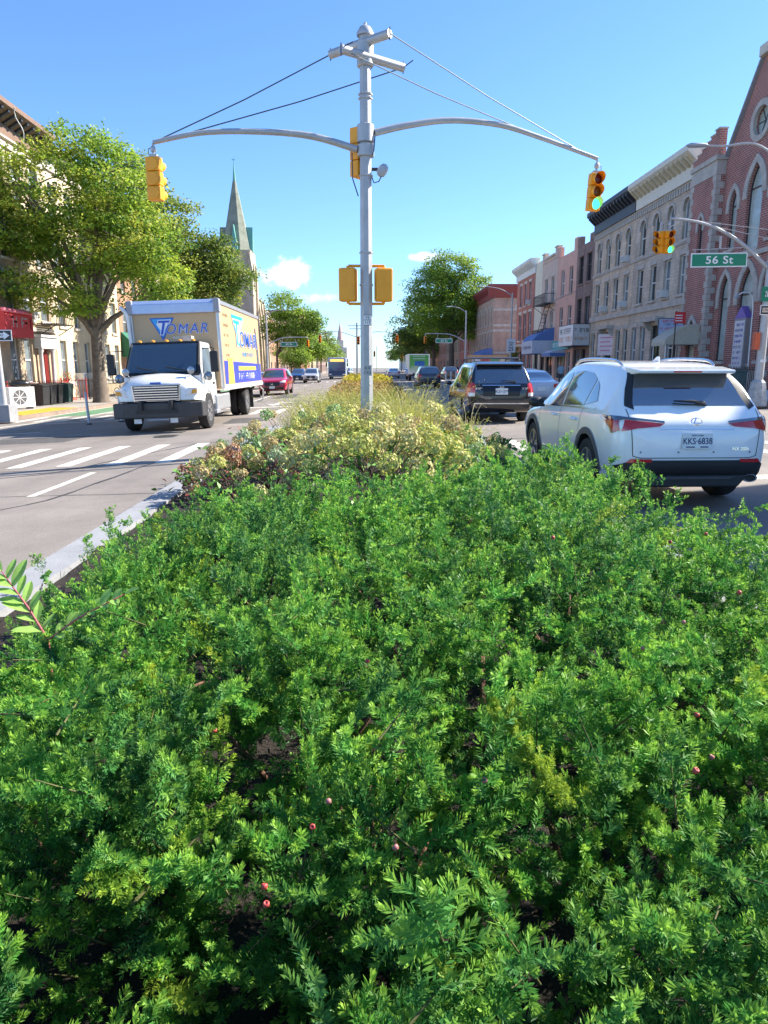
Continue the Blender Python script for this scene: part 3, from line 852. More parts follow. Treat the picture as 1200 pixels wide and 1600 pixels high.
h_white = stone_house('grey stone row house with cream bracketed cornice beside the church', 39.2, 47.9, M_BRICKS['grey2'], M_WCORN, M_WBRK, M_WFRAME)
h_dark = stone_house('tan-grey stone row house with black bracketed cornice', 47.95, 56.4, M_BRICKS['grey'], M_DCORN, M_DCORN, M_WFRAME)
dp = MB(); dp.tube([(.12, -.12, 0), (.12, -.12, 11.3)], .07, 8); 
dpo = dp.build('drain_pipe', mat('pale_blue_pipe', (.45, .52, .6), .5, var=.05), h_white, (8.45, 0, 0))
# --- brown brick
W = 4.5
ops = [dict(x=W * f - .62, z=z, w=1.24, h=2.15, style='cross', lintel=True, smat=M_BRICKS['brown'], blind=b) for f, z, b in ((.27, 8.0, .4), (.74, 8.0, None), (.27, 4.7, None), (.74, 4.7, .5))]
ops += [dict(x=.3, z=.3, w=1.8, h=2.5, style='shop', sill=False), dict(x=2.4, z=.1, w=1.2, h=2.7, sill=False)]
b_brown, _ = building('shop_house', 'narrow dark brown brick building with paired black windows and white shop sign', 'R', 56.45, 60.95, 11.0, M_BRICKS['brown'], ops, fm=M_DFRAME)
pp = MB(); pp.box(0, .9, -.03, .3, 11.0, 11.75); pp.box(W - 1.2, W, -.03, .3, 11.0, 11.55); pp.build('parapet', M_BRICKS['brown'], b_brown)
# --- salmon
W = 6.0
ops = [dict(x=W * f - .55, z=z, w=1.1, h=2.2, blind=b) for f, z, b in ((.3, 7.6, None), (.74, 7.6, .5), (.3, 4.4, .4), (.74, 4.4, None))] + [dict(x=.4, z=.3, w=3.4, h=2.5, style='shop', sill=False), dict(x=4.2, z=.1, w=1.1, h=2.6, sill=False)]
b_salmon, _ = building('shop_house', 'salmon pink painted building with white windows', 'R', 61.0, 67.0, 11.0, M_BRICKS['salmon'], ops)
pp = MB(); pp.box(0, .8, -.03, .3, 11.0, 11.9); pp.box(W - .9, W, -.03, .3, 11.0, 11.9); pp.build('parapet', M_BRICKS['salmon'], b_salmon)
# --- taupe with fire escape
W = 5.7
ops = [dict(x=W * f - .5, z=z, w=1.0, h=2.3, lintel=True, smat=M_LIME, blind=b) for f, z, b in ((.3, 7.4, None), (.72, 7.4, .3), (.3, 4.3, .3), (.72, 4.3, None))] + [dict(x=.4, z=.2, w=1.6, h=2.6, style='shop', sill=False, fm=M_DFRAME), dict(x=2.6, z=.3, w=2.6, h=2.4, style='shop', sill=False, fm=M_DFRAME)]
b_taupe, _ = building('shop_house', 'taupe rendered building with black fire escape and blue awning', 'R', 67.05, 72.75, 11.2, M_BRICKS['taupe'], ops)
pp = MB(); pp.box(0, .9, -.06, .3, 11.2, 12.1); pp.box(W - .9, W, -.06, .3, 11.2, 12.1); pp.box(.9, W - .9, -.05, .3, 11.2, 11.5); pp.build('parapet', M_BRICKS['taupe'], b_taupe)
cp = MB(); cp.box(-.05, .98, -.14, .36, 12.1, 12.22); cp.box(W - .98, W + .05, -.14, .36, 12.1, 12.22); cp.box(.95, W - .95, -.2, .3, 11.5, 11.68); cp.build('coping', M_LIME, b_taupe)
def fire_escape(root, x0, x1, zs, proj=1.0, name='fire_escape'):
    f = MB()
    for z in zs:
        for i in range(9): f.box(x0, x1, -proj + proj * i / 9, -proj + proj * i / 9 + .05, z, z + .05)
        f.box(x0, x1, -proj - .02, -proj + .02, z + .85, z + .9); f.box(x0, x1, -proj - .02, -proj + .02, z + .4, z + .43)
        f.box(x0 - .02, x0 + .02, -proj, 0, z + .85, z + .9); f.box(x1 - .02, x1 + .02, -proj, 0, z + .85, z + .9)
        nb = int((x1 - x0) / .22)
        for i in range(nb + 1):
            x = x0 + (x1 - x0) * i / nb; f.box(x - .013, x + .013, -proj - .013, -proj + .013, z, z + .87)
        for s in (x0, x1): f.tube([(s, -proj, z), (s, 0, z - .7)], .025, 5)
    for a, b_ in zip(zs[:-1], zs[1:]):
        for s in (-.22, .22): f.tube([(x0 + .5, -proj + .5 + s, a), (x1 - .6, -proj + .5 + s, b_)], .03, 5)
        for t in range(11):
            q = t / 10; x = x0 + .5 + (x1 - .6 - x0 - .5) * q; z = a + (b_ - a) * q; f.box(x - .1, x + .1, -proj + .28, -proj + .72, z - .015, z + .015)
    return f.build(name, M_BLACK, root)
fire_escape(b_taupe, .7, 5.2, (4.0, 7.2))
# --- cream sliver and red brick with white cornice
b_cream, _ = building('party_wall_house', 'narrow blank cream rendered strip between taupe and red buildings', 'R', 72.8, 75.7, 11.75, M_BRICKS['cream'], [dict(x=.6, z=.2, w=1.7, h=2.6, style='shop', sill=False, fm=M_DFRAME)])
W = 8.9
ops = row(W, 3, 8.0, 1.0, 2.3, m0=2.2, lintel=True, smat=M_LIME, blind=.4) + row(W, 3, 4.3, 1.3, 2.9, m0=2.0, lintel=True, smat=M_LIME, blind=.6) + row(W, 4, .5, 1.5, 2.6, style='shop', m0=1.4)
b_red, _ = building('brick_house', 'red brick corner building with white bracketed cornice', 'R', 75.75, 84.65, 11.3, M_BRICKS['red'], ops)
cornice(b_red, W, 10.9, 12.35, .7, mat('white_cornice_paint', (.68, .67, .62), .6, var=.05), 12)
band(b_red, W, 3.6, 3.9, .15, M_LIME)
# --- brick corner building across the next side street, with a wall that faces us
M_MAROON = mat('maroon_cornice', (.26, .06, .055), .6, var=.1)
ops = row(22, 9, 7.3, .95, 2.3, 'arch', lintel=.2, smat=M_LIME) + row(22, 9, 3.9, .95, 2.3, lintel=True, smat=M_LIME) + row(22, 6, .3, 2.4, 2.5, style='shop', sill=False)
b_corner, W = building('corner_building', 'tan and red brick corner building with maroon cornice behind the lamp post', 'R', 100.2, 122.2, 11.5, M_BRICKS['corner'], ops, D=16)
cornice(b_corner, W, 10.7, 12.45, .8, M_MAROON, 24)
so = [dict(x=3.2, z=7.3, w=1.6, h=2.5, kind='arch', lintel=.4, smat=M_LIME), dict(x=3.2, z=3.6, w=1.6, h=2.5, lintel=True, smat=M_LIME), dict(x=9, z=7.3, w=1.2, h=2.4, kind='arch', lintel=.3, smat=M_LIME), dict(x=9, z=3.6, w=1.2, h=2.4, lintel=True, smat=M_LIME)]
sw = bpy.data.objects.new('side_wall', wall_mesh(16, 11.5, so, M_BRICKS['corner'], D=0, z0=-.3)); COL.objects.link(sw); sw.parent = b_corner; sw.location = (W + .01, 0, 0); sw.rotation_euler = (0, 0, R(90))
for o in so:
    wo = window(b_corner, o, M_WFRAME, M_GLASS2); wo.location = (W + .01, o['x'], o['z']); wo.rotation_euler = (0, 0, R(90))
sb = MB()
for z in (3.2, 6.2, 6.9, 9.0): sb.box(W + .0, W + .06, 0, 16, z, z + .3)
sb.build('stone_bands', M_LIME, b_corner)
sc = MB(); sc.prism([(0, 10.7), (.15, 10.7), (.8, 12.1), (.8, 12.45), (0, 12.45)], 'y', -.8, 16); sc.build('side_cornice', M_MAROON, b_corner, (W, 0, 0))
# --- far buildings, right
FAR = [('R', 122.5, 136, 10.5, 'red', 'far red brick building behind the right-hand trees'), ('R', 136.2, 158, 12.5, 'tan', 'far tan brick building behind the right-hand trees'),
       ('R', 158.2, 182, 11.5, 'orange', 'distant orange brick building far down the right side'), ('R', 198, 240, 13, 'brown', 'distant brown brick building beyond the trees on the right')]
for sd, y0, y1, H, k, lab in FAR:
    W = y1 - y0; n = int(W / 2.6); ops = []
    for z in (4.2, 7.5): ops += row(W, n, z, 1.1, 2.0)
    ops += row(W, max(3, n // 2), .3, 2.2, 2.5, style='shop', sill=False)
    rt, _ = building('far_building', lab, sd, y0, y1, H, M_BRICKS[k], ops)
    cornice(rt, W, H - .3, H + .6, .5, M_DCORN if k != 'tan' else M_LIME)

# --- left: tan brick tenement with bracketed cornice
Y0, Y1 = 29.6, 42.4
W = Y1 - Y0
wx = [31.2 - Y0, 33.2 - Y0, 35.2 - Y0, 37.55 - Y0, 39.35 - Y0, 41.3 - Y0]
ops = []
for i, x in enumerate(wx):
    ops.append(dict(x=x - .5, z=10.2, w=1.0, h=2.25, kind='arch', lintel=.16, smat=M_LIME, blind=(.4 if i % 2 else None)))
    ops.append(dict(x=x - .5, z=7.25, w=1.0, h=2.1, lintel=True, smat=M_LIME, blind=(.35 if i % 3 == 0 else None)))
    ops.append(dict(x=x - .5, z=4.35, w=1.0, h=2.05, lintel=True, smat=M_LIME, blind=(.5 if i % 3 == 1 else None)))
for x in (31.2, 33.2, 35.2, 37.4, 38.9): ops.append(dict(x=x - Y0 - .45, z=1.05, w=.9, h=2.35, lintel=True, smat=M_LIME, blind=.3))
tan, _ = building('tenement', 'tan brick tenement with dark bracketed cornice and arched top windows, far left', 'L', Y0, Y1, 13.3, M_BRICKS['tan'], ops, gm=M_GLASS2)
cornice(tan, W, 13.05, 14.35, .95, mat('rust_brown_cornice', (.2, .12, .08), .7, var=.2), 20, M_DCORN, ret=.05)
band(tan, W, 12.55, 12.8, .12, M_LIME); band(tan, W, 12.95, 13.04, .2, M_LIME, 'moulding'); band(tan, W, .75, .95, .08, M_LIME); band(tan, W, 3.75, 3.95, .1, M_LIME)
pc = MB()
dx = 40.55 - Y0
for s in (-.72, .72):
    pc.lathe([(.16, .4), (.16, .6), (.12, .65), (.1, 2.6), (.15, 2.7), (.15, 2.85)], (dx + s, -.22, 0), 'z', 12)
pc.box(dx - 1.0, dx + 1.0, -.42, 0, 2.85, 3.45); pc.box(dx - 1.1, dx + 1.1, -.5, 0, 3.45, 3.58)
pc.build('portal', mat('pale_grey_portal', (.5, .5, .5), .7, var=.12), tan, smooth=True, auto=40)
dr = MB(); dr.box(dx - .5, dx + .5, -.03, .05, .4, 2.8); dr.box(dx - .42, dx - .05, -.05, 0, .6, 2.6); dr.box(dx + .05, dx + .42, -.05, 0, .6, 2.6)
dr.build('door', mat('dark_red_door', (.16, .015, .012), .4, var=.1), tan)
st = MB()
for i in range(3): st.box(dx - .95, dx + .95, -1.3 + i * .32, 0, i * .14 - .05, (i + 1) * .14)
st.build('stoop', mat('red_painted_step', (.36, .09, .07), .7, var=.15), tan)
fire_escape(tan, 40.0 - Y0, 42.2 - Y0, (4.15,), 1.15)
cable = MB(); cable.tube([(37.8 - Y0 + .1 * i, -1.0 + .1 * math.sin(i), 14.2 - .2 * i) for i in range(9)], .02, 5); cable.build('loose_cable', M_WFRAME, tan)
# --- cream stone building next to it
Y0, Y1 = 42.45, 53.4
W = Y1 - Y0
ops = row(W, 5, 10.0, .95, 2.1, blind=.4, m0=1.1) + row(W, 5, 7.1, .95, 2.1, m0=1.1, blind=.3) + row(W, 5, 4.2, .95, 2.1, m0=1.1) + row(W, 6, 1.1, .85, 2.3, m0=.9, blind=.25)
crm, _ = building('tenement', 'pale cream stone tenement behind the big tree', 'L', Y0, Y1, 13.0, M_BRICKS['ltan'], ops, gm=M_GLASS2)
cornice(crm, W, 12.75, 13.9, .8, M_LIME, 16, ret=.02); band(crm, W, .75, 1.0, .06, M_LIME)
LEFT = [(53.5, 61, 12.6, 'orange', 'building with green shop awning behind the box truck'), (61.1, 72, 13, 'tan', 'tan brick building hidden behind the trees on the left'), (72.1, 84.5, 12.2, 'red', 'red brick building at the end of the left block'),
        (128.5, 150, 11, 'orange', 'orange brick building beyond the spired church'), (150.2, 176, 13, 'purplish', 'dark red brick building far down the left side'),
        (198, 226, 17, 'red', 'tall red brick building above the far left trees'), (226.5, 262, 14, 'tan', 'tan building at the far end of the left side'), (262.5, 330, 12, 'brown', 'last brown building far down the left side')]
for y0, y1, H, k, lab in LEFT:
    W = y1 - y0; n = int(W / 2.4); ops = []
    for z in np.arange(4.2, H - 3, 3.1): ops += row(W, n, float(z), 1.0, 1.9, blind=.4)
    ops += row(W, max(2, n // 2), .3, 1.9, 2.5, style='shop', sill=False)
    rt, _ = building('far_building', lab, 'L', y0, y1, H, M_BRICKS[k], ops, gm=M_GLASS2)
    cornice(rt, W, H - .3, H + .6, .5, M_LIME, ret=.02)
# --- church with the tall stone spire
M_SPIRE = mat('grey_spire_stone', (.24, .26, .2), .9, var=.25, scale=1.2, bump=.3, bscale=8)
M_COPPER = mat('verdigris', (.13, .36, .30), .6, var=.2)
sp = thing('spired_church', 'stone church with tall grey spire tipped in green copper', 'church', (-18.7, 108, ZL), 0)
t = MB(); t.box(-2.25, 2.25, -2.25, 2.25, -.3, 18.2)
for sx in (-1, 1):
    for sy in (-1, 1): t.box(sx * 2.1 - .4, sx * 2.1 + .4, sy * 2.1 - .4, sy * 2.1 + .4, -.3, 15.5); t.prism([(sx * 2.1 - .4, 15.5), (sx * 2.1 + .4, 15.5), (sx * 2.1, 18)], 'y', sy * 2.1 - .4, sy * 2.1 + .4)
t.build('tower', mat('warm_church_stone', (.46, .38, .28), .9, var=.2, scale=1.2), sp)
s = MB(); n8 = 8
ringv = [(2.15 * math.cos(R(22.5 + 45 * k)), 2.15 * math.sin(R(22.5 + 45 * k)), 18.2) for k in range(8)] + [(.16 * math.cos(R(22.5 + 45 * k)), .16 * math.sin(R(22.5 + 45 * k)), 28.2) for k in range(8)]
s.add(ringv, [(k, (k + 1) % 8, 8 + (k + 1) % 8, 8 + k) for k in range(8)]); s.build('spire', M_SPIRE, sp)
s = MB(); s.lathe([(.27, 27.4), (.05, 29.9), (.03, 31.0)], (0, 0, 0), 'z', 8); s.cbox((0, 0, 30.6), (.5, .06, .06)); s.build('copper_tip', M_COPPER, sp)
for k in range(4):
    d = MB(); d.prism([(-.5, 18.2), (.5, 18.2), (0, 21.6)], 'y', -2.35, -1.2); d.build('dormer', M_COPPER if k in (0, 1) else M_SPIRE, sp, rot=(0, 0, R(90 * k)))
for k in range(4):
    d = MB(); d.prism([(u - .45, w + 13.4) for u, w in outline(.9, 3.2, 'lancet')], 'y', -2.3, -2.2); d.build('belfry_louvre', M_DFRAME, sp, rot=(0, 0, R(90 * k)))
ops = row(15, 5, 3.0, 1.1, 6.5, 'lancet', lintel=.25, smat=M_LIME, style='lead', sill=True)
nv = wall_mesh(15, 12.5, ops, mat('warm_church_stone', (.46, .38, .28)), D=14, z0=-.3)
link('nave_wall', nv, sp, (1.2, 2.2, 0), (0, 0, R(90)))
for o in ops:
    w_ = window(sp, o, M_DFRAME, M_GLASS2); w_.location = (1.2, 2.2 + o['x'], o['z']); w_.rotation_euler = (0, 0, R(90))
for i in range(6):
    bt = MB(); bt.prism([(0, -.3), (.9, -.3), (.75, 6), (.45, 10), (0, 13.2)], 'y', -.35, .35); bt.build('buttress', MATS['warm_church_stone'], sp, (1.2, 2.3 + i * 2.95, 0))
ro = MB(); ro.prism([(1.4, 12.5), (-13, 12.5), (-6, 19)], 'y', 2.2, 17.2); ro.build('roof', M_ROOF, sp)
# --- far skyline
def simple_tower(name, label, x, y, w, d, h, m, cat='building', floors=6):
    rt = thing(name, label, cat, (x, y, -.4))
    b = MB(); b.box(-w / 2, w / 2, 0, d, 0, h); b.build('wall', m, rt)
    for i in range(floors):
        for j in range(max(2, int(w / 4))):
            n_ = max(2, int(w / 4)); q = MB(); q.box(-.9, .9, -.05, .02, -.8, .8); q.build('window', M_GLASS, rt, (-w / 2 + w * (j + .5) / n_, 0, h * (.3 + .65 * (i + .5) / floors)))
    return rt
simple_tower('glass_tower', 'distant blue glass apartment block over the left trees', -25.5, 300, 12, 14, 24.5, mat('blue_cladding', (.14, .3, .46), .3, var=.15, scale=.3))
simple_tower('glass_tower', 'distant pale blue block behind the right trees', 22.5, 330, 14, 14, 20, mat('pale_blue_cladding', (.3, .42, .52), .4, var=.15, scale=.3))
fs = thing('distant_steeple', 'far church steeple at the end of the avenue', 'steeple', (-19, 520, -.4))
b = MB(); b.box(-5, 5, -5, 5, 0, 16); b.box(-2.6, 2.6, -2.6, 2.6, 16, 21); b.build('tower', M_LIME, fs)
b = MB(); b.lathe([(2.4, 21), (1.6, 25), (1.7, 25.2), (.2, 33), (.05, 35)], (0, 0, 0), 'z', 10); b.build('spire', mat('pink_spire', (.55, .38, .34), .8), fs)
# near right-hand corner house: stands just outside the frame, its shadow lies over the right roadway
W = 13.9
ops = []
for z in (4.0, 7.2): ops += row(W, 5, z, 1.2, 2.0, lintel=True)
ops += row(W, 3, .3, 3.0, 2.6, style='shop', sill=False)
nb, _ = building('corner_shop', 'tan brick three-storey corner building on the near right corner, outside the picture', 'R', 0, 13.9, 10.6, M_BRICKS['tan'], ops, D=14)
cornice(nb, W - .1, 10.3, 11.2, .5, M_LIME, ret=0)
# ------------------------------------------------------------------ signal pole, lamps, signs
M_POLE = mat('galvanised_steel', (.46, .46, .46), .5, metal=.35, var=.12, scale=4)
M_YELS = mat('signal_yellow', (.95, .38, .015), .45, var=.08, scale=5)
M_DLENS = mat('signal_visor_dark', (.02, .02, .02), .5, var=0)
M_RLENS = mat('unlit_red_lens', (.10, .008, .012), .25, var=0); M_ALENS = mat('unlit_amber_lens', (.13, .06, .01), .25, var=0)
M_GLENS = mat('lit_green_lens', (.02, .5, .3), .3, var=0, emit=((.03, .9, .55), 1.1))
M_SGREEN = mat('street_sign_green', (.0, .23, .13), .4, var=.05); M_SWHITE = mat('sign_white', (.8, .8, .8), .4, var=.03); M_SBLACK = mat('sign_black', (.02, .02, .02), .4, var=0)
M_CABLE = mat('dark_cable', (.05, .055, .07), .5, var=0); M_WIRE = mat('guy_wire', (.3, .34, .38), .5, metal=.4, var=.1)
def signal_head(name, label, loc, face, lit='green', size=1.0, lights=True, hanger=.2, group='traffic signals', tilt=0, lenses=True):
    """three-section signal; face = angle (deg) the lenses point to, 0 = towards -Y (the camera)"""
    rt = thing(name, label, 'traffic light', loc, R(face), group)
    rt.rotation_euler = (0, R(tilt), R(face))
    h = .235 * size; w = .25 * size; d = .16 * size
    for i in range(3):
        b = MB(); z1 = -hanger - i * h; b.box(-w / 2, w / 2, -d / 2, d / 2, z1 - h + .008, z1); b.build('signal_section', M_YELS, rt, bevel=.015 * size)
        z = z1 - h / 2
        bk = MB(); bk.lathe([(w * .44, 0), (w * .38, .01)], (0, d / 2 + .004, z), 'y', 16); bk.build('back_door', M_YELS, rt)
        if lenses:
            v = MB(); n = 20; r_ = w * .42
            for k in range(n):
                a0, a1 = 2 * math.pi * k / n, 2 * math.pi * (k + 1) / n
                def dep(a): return .05 * size + .15 * size * max(0, math.sin(a) * .5 + .5) ** .7
                v.add([(r_ * math.cos(a0), -d / 2, z + r_ * math.sin(a0)), (r_ * math.cos(a1), -d / 2, z + r_ * math.sin(a1)), (r_ * math.cos(a1), -d / 2 - dep(a1), z + r_ * math.sin(a1)), (r_ * math.cos(a0), -d / 2 - dep(a0), z + r_ * math.sin(a0))], [(0, 1, 2, 3)])
            v.build('visor', M_YELS, rt, smooth=True)
            l = MB(); l.lathe([(r_ * .96, -d / 2 - .004), (r_ * .7, -d / 2 - .02), (r_ * .3, -d / 2 - .028), (.001, -d / 2 - .03)], (0, 0, z), 'y', 20, caps=False)
            l.build('lens', M_GLENS if (i == 2 and lit == 'green') else (M_RLENS if i == 0 else (M_ALENS if i == 1 else M_DLENS)), rt, smooth=True)
    if hanger > .05:
        hg = MB(); hg.tube([(0, 0, .03), (0, 0, -hanger + .05)], .022 * size, 8); hg.lathe([(.03, -.02), (.05, -.05), (.05, -.1), (.03, -.12)], (0, 0, 0), 'z', 10); hg.box(-.06, .06, -.05, .05, -hanger, -hanger + .05); hg.build('hanger', M_POLE, rt)
        cb = MB(); cb.tube([(0, 0, -.02), (.09, 0, -hanger * .3), (.1, 0, -hanger * .7), (.04, 0, -hanger + .01)], .008, 5); cb.build('cable', M_CABLE, rt)
    return rt
def arc_tube(P, rads, n=10, sub=6):
    """smooth tube through control points"""
    P = [Vector(p) for p in P]; Q, RR = [], []
    for i in range(len(P) - 1):
        p0, p1, p2, p3 = P[max(i - 1, 0)], P[i], P[i + 1], P[min(i + 2, len(P) - 1)]
        for k in range(sub):
            t = k / sub; Q.append(.5 * ((2 * p1) + (p2 - p0) * t + (2 * p0 - 5 * p1 + 4 * p2 - p3) * t * t + (3 * p1 - p0 - 3 * p2 + p3) * t ** 3)); RR.append(rads[i] * (1 - t) + rads[i + 1] * t)
    Q.append(P[-1]); RR.append(rads[-1]); m = MB(); m.tube(Q, RR, n); return m
PX, PY = 0.0, 14.0
pole = thing('signal_pole', 'tall grey eight-sided signal pole standing in the median with two curved arms', 'pole', (PX, PY, .12))
b = MB(); b.tube([(0, 0, -.1), (0, 0, 7.28)], [.135, .105], 8, twist=.5); b.build('shaft', M_POLE, pole)
b = MB(); b.box(-.24, .24, -.24, .24, -.06, .05); b.lathe([(.2, .05), (.17, .25), (.14, .3)], (0, 0, 0), 'z', 8); b.build('base_plate', M_POLE, pole, bevel=.01)
b = MB(); b.lathe([(.15, 7.28), (.155, 7.33), (.10, 7.42), (.03, 7.46), (.03, 7.49)], (0, 0, 0), 'z', 12); b.build('cap', M_POLE, pole, smooth=True, auto=50)
for z, h in ((6.78, .42),):
    b = MB(); b.lathe([(.13, z), (.15, z + .02), (.15, z + h - .02), (.13, z + h)], (0, 0, 0), 'z', 16); b.build('collar', M_POLE, pole, smooth=True, auto=40)
for z0, z1 in ((5.52, 5.84), (5.28, 5.5)):
    b = MB(); b.lathe([(.125, z0), (.155, z0 + .015), (.155, z1 - .015), (.125, z1)], (0, 0, 0), 'z', 16); b.build('collar', M_POLE, pole, smooth=True, auto=40)
for z in (4.95, 6.25, 6.32, 3.6, 3.02):
    b = MB(); b.lathe([(.124, z), (.132, z + .004), (.132, z + .026), (.124, z + .03)], (0, 0, 0), 'z', 8); b.build('strap', M_POLE, pole)
def L(p): return Vector(p) - Vector((PX, PY, .12))
bar1 = ((-.64, 14.43, 7.27), (.43, 13.64, 7.30)); bar2 = ((-.42, 13.62, 7.04), (.70, 14.37, 7.04))
for a_, c_ in (bar1, bar2):
    m = MB(); m.tube([L(a_), L(c_)], .075, 12); ob = m.build('cross_bar', M_POLE, pole, smooth=True, auto=40)
    e = MB()
    for q in (a_, c_):
        dv = (Vector(c_) - Vector(a_)).normalized() * (.0 if q == a_ else -.0)
        e.tube([L(q) + Vector((0, 0, -.1)), L(q) + Vector((0, 0, .1))], .012, 6)
    e.build('eye_bolt', M_CABLE, ob)
AR = [(.16, 14.0, 5.82), (.8, 14.15, 6.0), (1.6, 14.35, 6.15), (2.55, 14.55, 6.14), (3.4, 14.75, 5.98), (4.15, 14.92, 5.8), (4.6, 15.0, 5.68)]
AL = [(-.16, 13.97, 5.53), (-1.0, 13.87, 5.72), (-1.95, 13.72, 5.74), (-2.9, 13.58, 5.67), (-3.72, 13.45, 5.47)]
arc_tube([L(p) for p in AR], [.062, .058, .054, .05, .045, .04, .037]).build('mast_arm', M_POLE, pole, smooth=True, auto=40)
arc_tube([L(p) for p in AL], [.062, .058, .05, .045, .037]).build('mast_arm', M_POLE, pole, smooth=True, auto=40)
for a_, c_, m_ in ((bar1[0], AL[4], M_CABLE), (bar2[1], (-3.1, 13.54, 5.66), M_CABLE), (bar1[1], (4.12, 14.9, 5.84), M_WIRE), (bar2[0], (3.0, 14.66, 6.1), M_WIRE)):
    p, q = L(a_), L(c_); m = MB(); m.tube([p, p.lerp(q, .5) + Vector((0, 0, -.04)), q], .011, 5); m.build('guy_wire', m_, pole)
m = MB(); m.tube([L((.7, 14.37, 7.04)), L((.88, 14.3, 7.14))], .01, 5); m.tube([L((-.42, 13.62, 7.06)), L((-.2, 13.55, 7.13))], .01, 5); m.build('wire_end', M_CABLE, pole)
m = MB(); m.tube([L((.17, 13.95, 5.75)), L((.15, 13.88, 5.5)), L((.12, 13.85, 5.4))], .012, 6); m.tube([L((-.25, 13.9, 5.45)), L((-.24, 13.86, 5.0)), L((-.14, 13.84, 4.7))], .012, 6); m.build('signal_cable', M_CABLE, pole)
# detector camera with its cable loop
m = MB(); m.tube([L((.1, 14, 5.2)), L((.24, 14, 5.2))], .03, 8); m.build('detector_bracket', M_CABLE, pole)
m = MB(); m.lathe([(.03, -.12), (.085, -.08), (.095, .02), (.06, .1), (.01, .12)], (0, 0, 0), 'z', 14); m.build('detector', mat('grey_plastic', (.4, .45, .5), .4, var=.05), pole, L((.31, 13.98, 5.18)), (R(20), R(40), 0), smooth=True, auto=50)
m = MB(); m.tube([L((.3, 13.98, 5.1)), L((.24, 13.95, 4.98)), L((.15, 13.93, 4.95)), L((.11, 13.93, 5.05))], .011, 6); m.build('detector_cable', M_CABLE, pole)
# paper stickers on the shaft
for z, lines, sz in ((2.38, ('YE', '117'), .075), (1.44, ('KX', 'CRX'), .08)):
    y = -.118
    st = MB(); st.box(-.075, .075, -.002, 0, -.1, .1); so = st.build('sticker', M_SWHITE if z > 2 else M_POLE, pole, (.02, y - .004, z))
    for i, tx in enumerate(lines): text('sticker_text', tx, sz, M_SBLACK, so, (0, -.004, .045 - .09 * i), (R(90), 0, 0), extrude=.0005)
    if z > 2:
        fr = MB()
        for zz in (-.1, 0, .092): fr.box(-.075, .075, -.0045, -.003, zz, zz + .008)
        fr.build('sticker_border', M_SBLACK, so)
sr = signal_head('traffic_light', 'three-lamp yellow traffic light with green lit, hanging right of the median pole', (4.6, 15.0, 5.62), 8, hanger=.22, tilt=3)
slf = signal_head('traffic_light', 'yellow traffic light seen from behind, hanging left of the median pole', (-3.72, 13.45, 5.43), 168, lit=None, hanger=.2, size=1.02)
sv = signal_head('traffic_light', 'yellow traffic light clamped side-on to the median pole shaft', (-.13, 14.16, 5.95), -128, lit=None, hanger=.02, size=1.2, lenses=False)
for s_, lab in ((-1, 'left'), (1, 'right')):
    ps = thing('pedestrian_signal', f'yellow pedestrian signal box seen from behind, {lab} of the median pole', 'pedestrian signal', (s_ * .34 - .01, 14.0, 2.88), R(180 + s_ * 14), 'pedestrian signals')
    m = MB(); m.box(-.16, .16, -.1, .1, -.03, .58); m.build('housing', M_YELS, ps, bevel=.03)
    m = MB(); m.box(-.15, .15, -.14, -.1, -.01, .56); m.build('visor_frame', M_YELS, ps, bevel=.008)
    m = MB(); m.box(-.13, .13, -.15, -.141, .04, .5); m.build('display', M_DLENS, ps)
    m = MB()
    for z in (.62, -.07):
        m.tube([(0, 0, z), (0, 0, z + (-.05 if z > 0 else .05))], .03, 8)
    m.build('mount', M_YELS, ps)
    m = MB()
    for z in (3.5, 2.81): m.tube([L((s_ * .34, 14, z)), L((s_ * .1, 14, z))], .026, 8)
    m.build('signal_bracket', M_YELS, pole)

# --- right corner: big pole with luminaire, mast arm, street name sign
def street_lamp_pole(label, loc, h, lum_to, group='lamp posts', base=True, rad=.11):
    rt = thing('lamp_post', label, 'lamp post', loc, 0, group)
    m = MB(); m.tube([(0, 0, 0), (0, 0, h)], [rad, rad * .62], 8, twist=.5); m.build('shaft', M_POLE, rt)
    if base:
        m = MB(); m.lathe([(.36, -.05), (.36, .12), (.3, .55), (.26, .8), (.14, .92)], (0, 0, 0), 'z', 8); m.build('base', mat('weathered_cast_base', (.42, .42, .41), .7, var=.3, scale=8, bump=.3), rt)
    e = Vector(lum_to)
    arc_tube([(0, 0, h - .3), e * .35 + Vector((0, 0, h + e.z * .0 + .25 - .0)) - Vector((0, 0, e.z * .35)), (e.x * .75, e.y * .75, h + e.z - .02), (e.x, e.y, h + e.z)], [.05, .045, .035, .03], 8).build('lamp_arm', M_POLE, rt, smooth=True, auto=40)
    d = Vector((e.x, e.y, 0)).normalized(); M = Matrix.Translation((e.x, e.y, h + e.z)) @ Matrix.Rotation(math.atan2(d.y, d.x), 4, 'Z')
    m = MB(); m.lathe([(.02, -.15), (.10, -.05), (.13, .3), (.12, .5), (.02, .62)], (0, 0, 0), 'x', 12)
    m.v = [tuple(M @ Vector((x, y * 1.3, z * .55))) for x, y, z in m.v]; m.build('luminaire', mat('grey_luminaire', (.32, .38, .46), .4, var=.05), rt, smooth=True, auto=50)
    return rt
RPX, RPY = 14.35, 25.9
rp = street_lamp_pole('grey lamp and signal pole with flared base on the right corner by the church', (RPX, RPY, ZR), 8.6, (-2.75, 0, .2), rad=.16)
def LR(p): return Vector(p) - Vector((RPX, RPY, ZR))
ARM = [(RPX - .12, RPY, 5.1), (13.3, RPY, 5.85), (12.4, RPY, 6.35), (11.6, RPY, 6.6), (10.62, RPY, 6.72)]
arc_tube([LR(p) for p in ARM], [.075, .065, .055, .05, .04]).build('mast_arm', M_POLE, rp, smooth=True, auto=40)
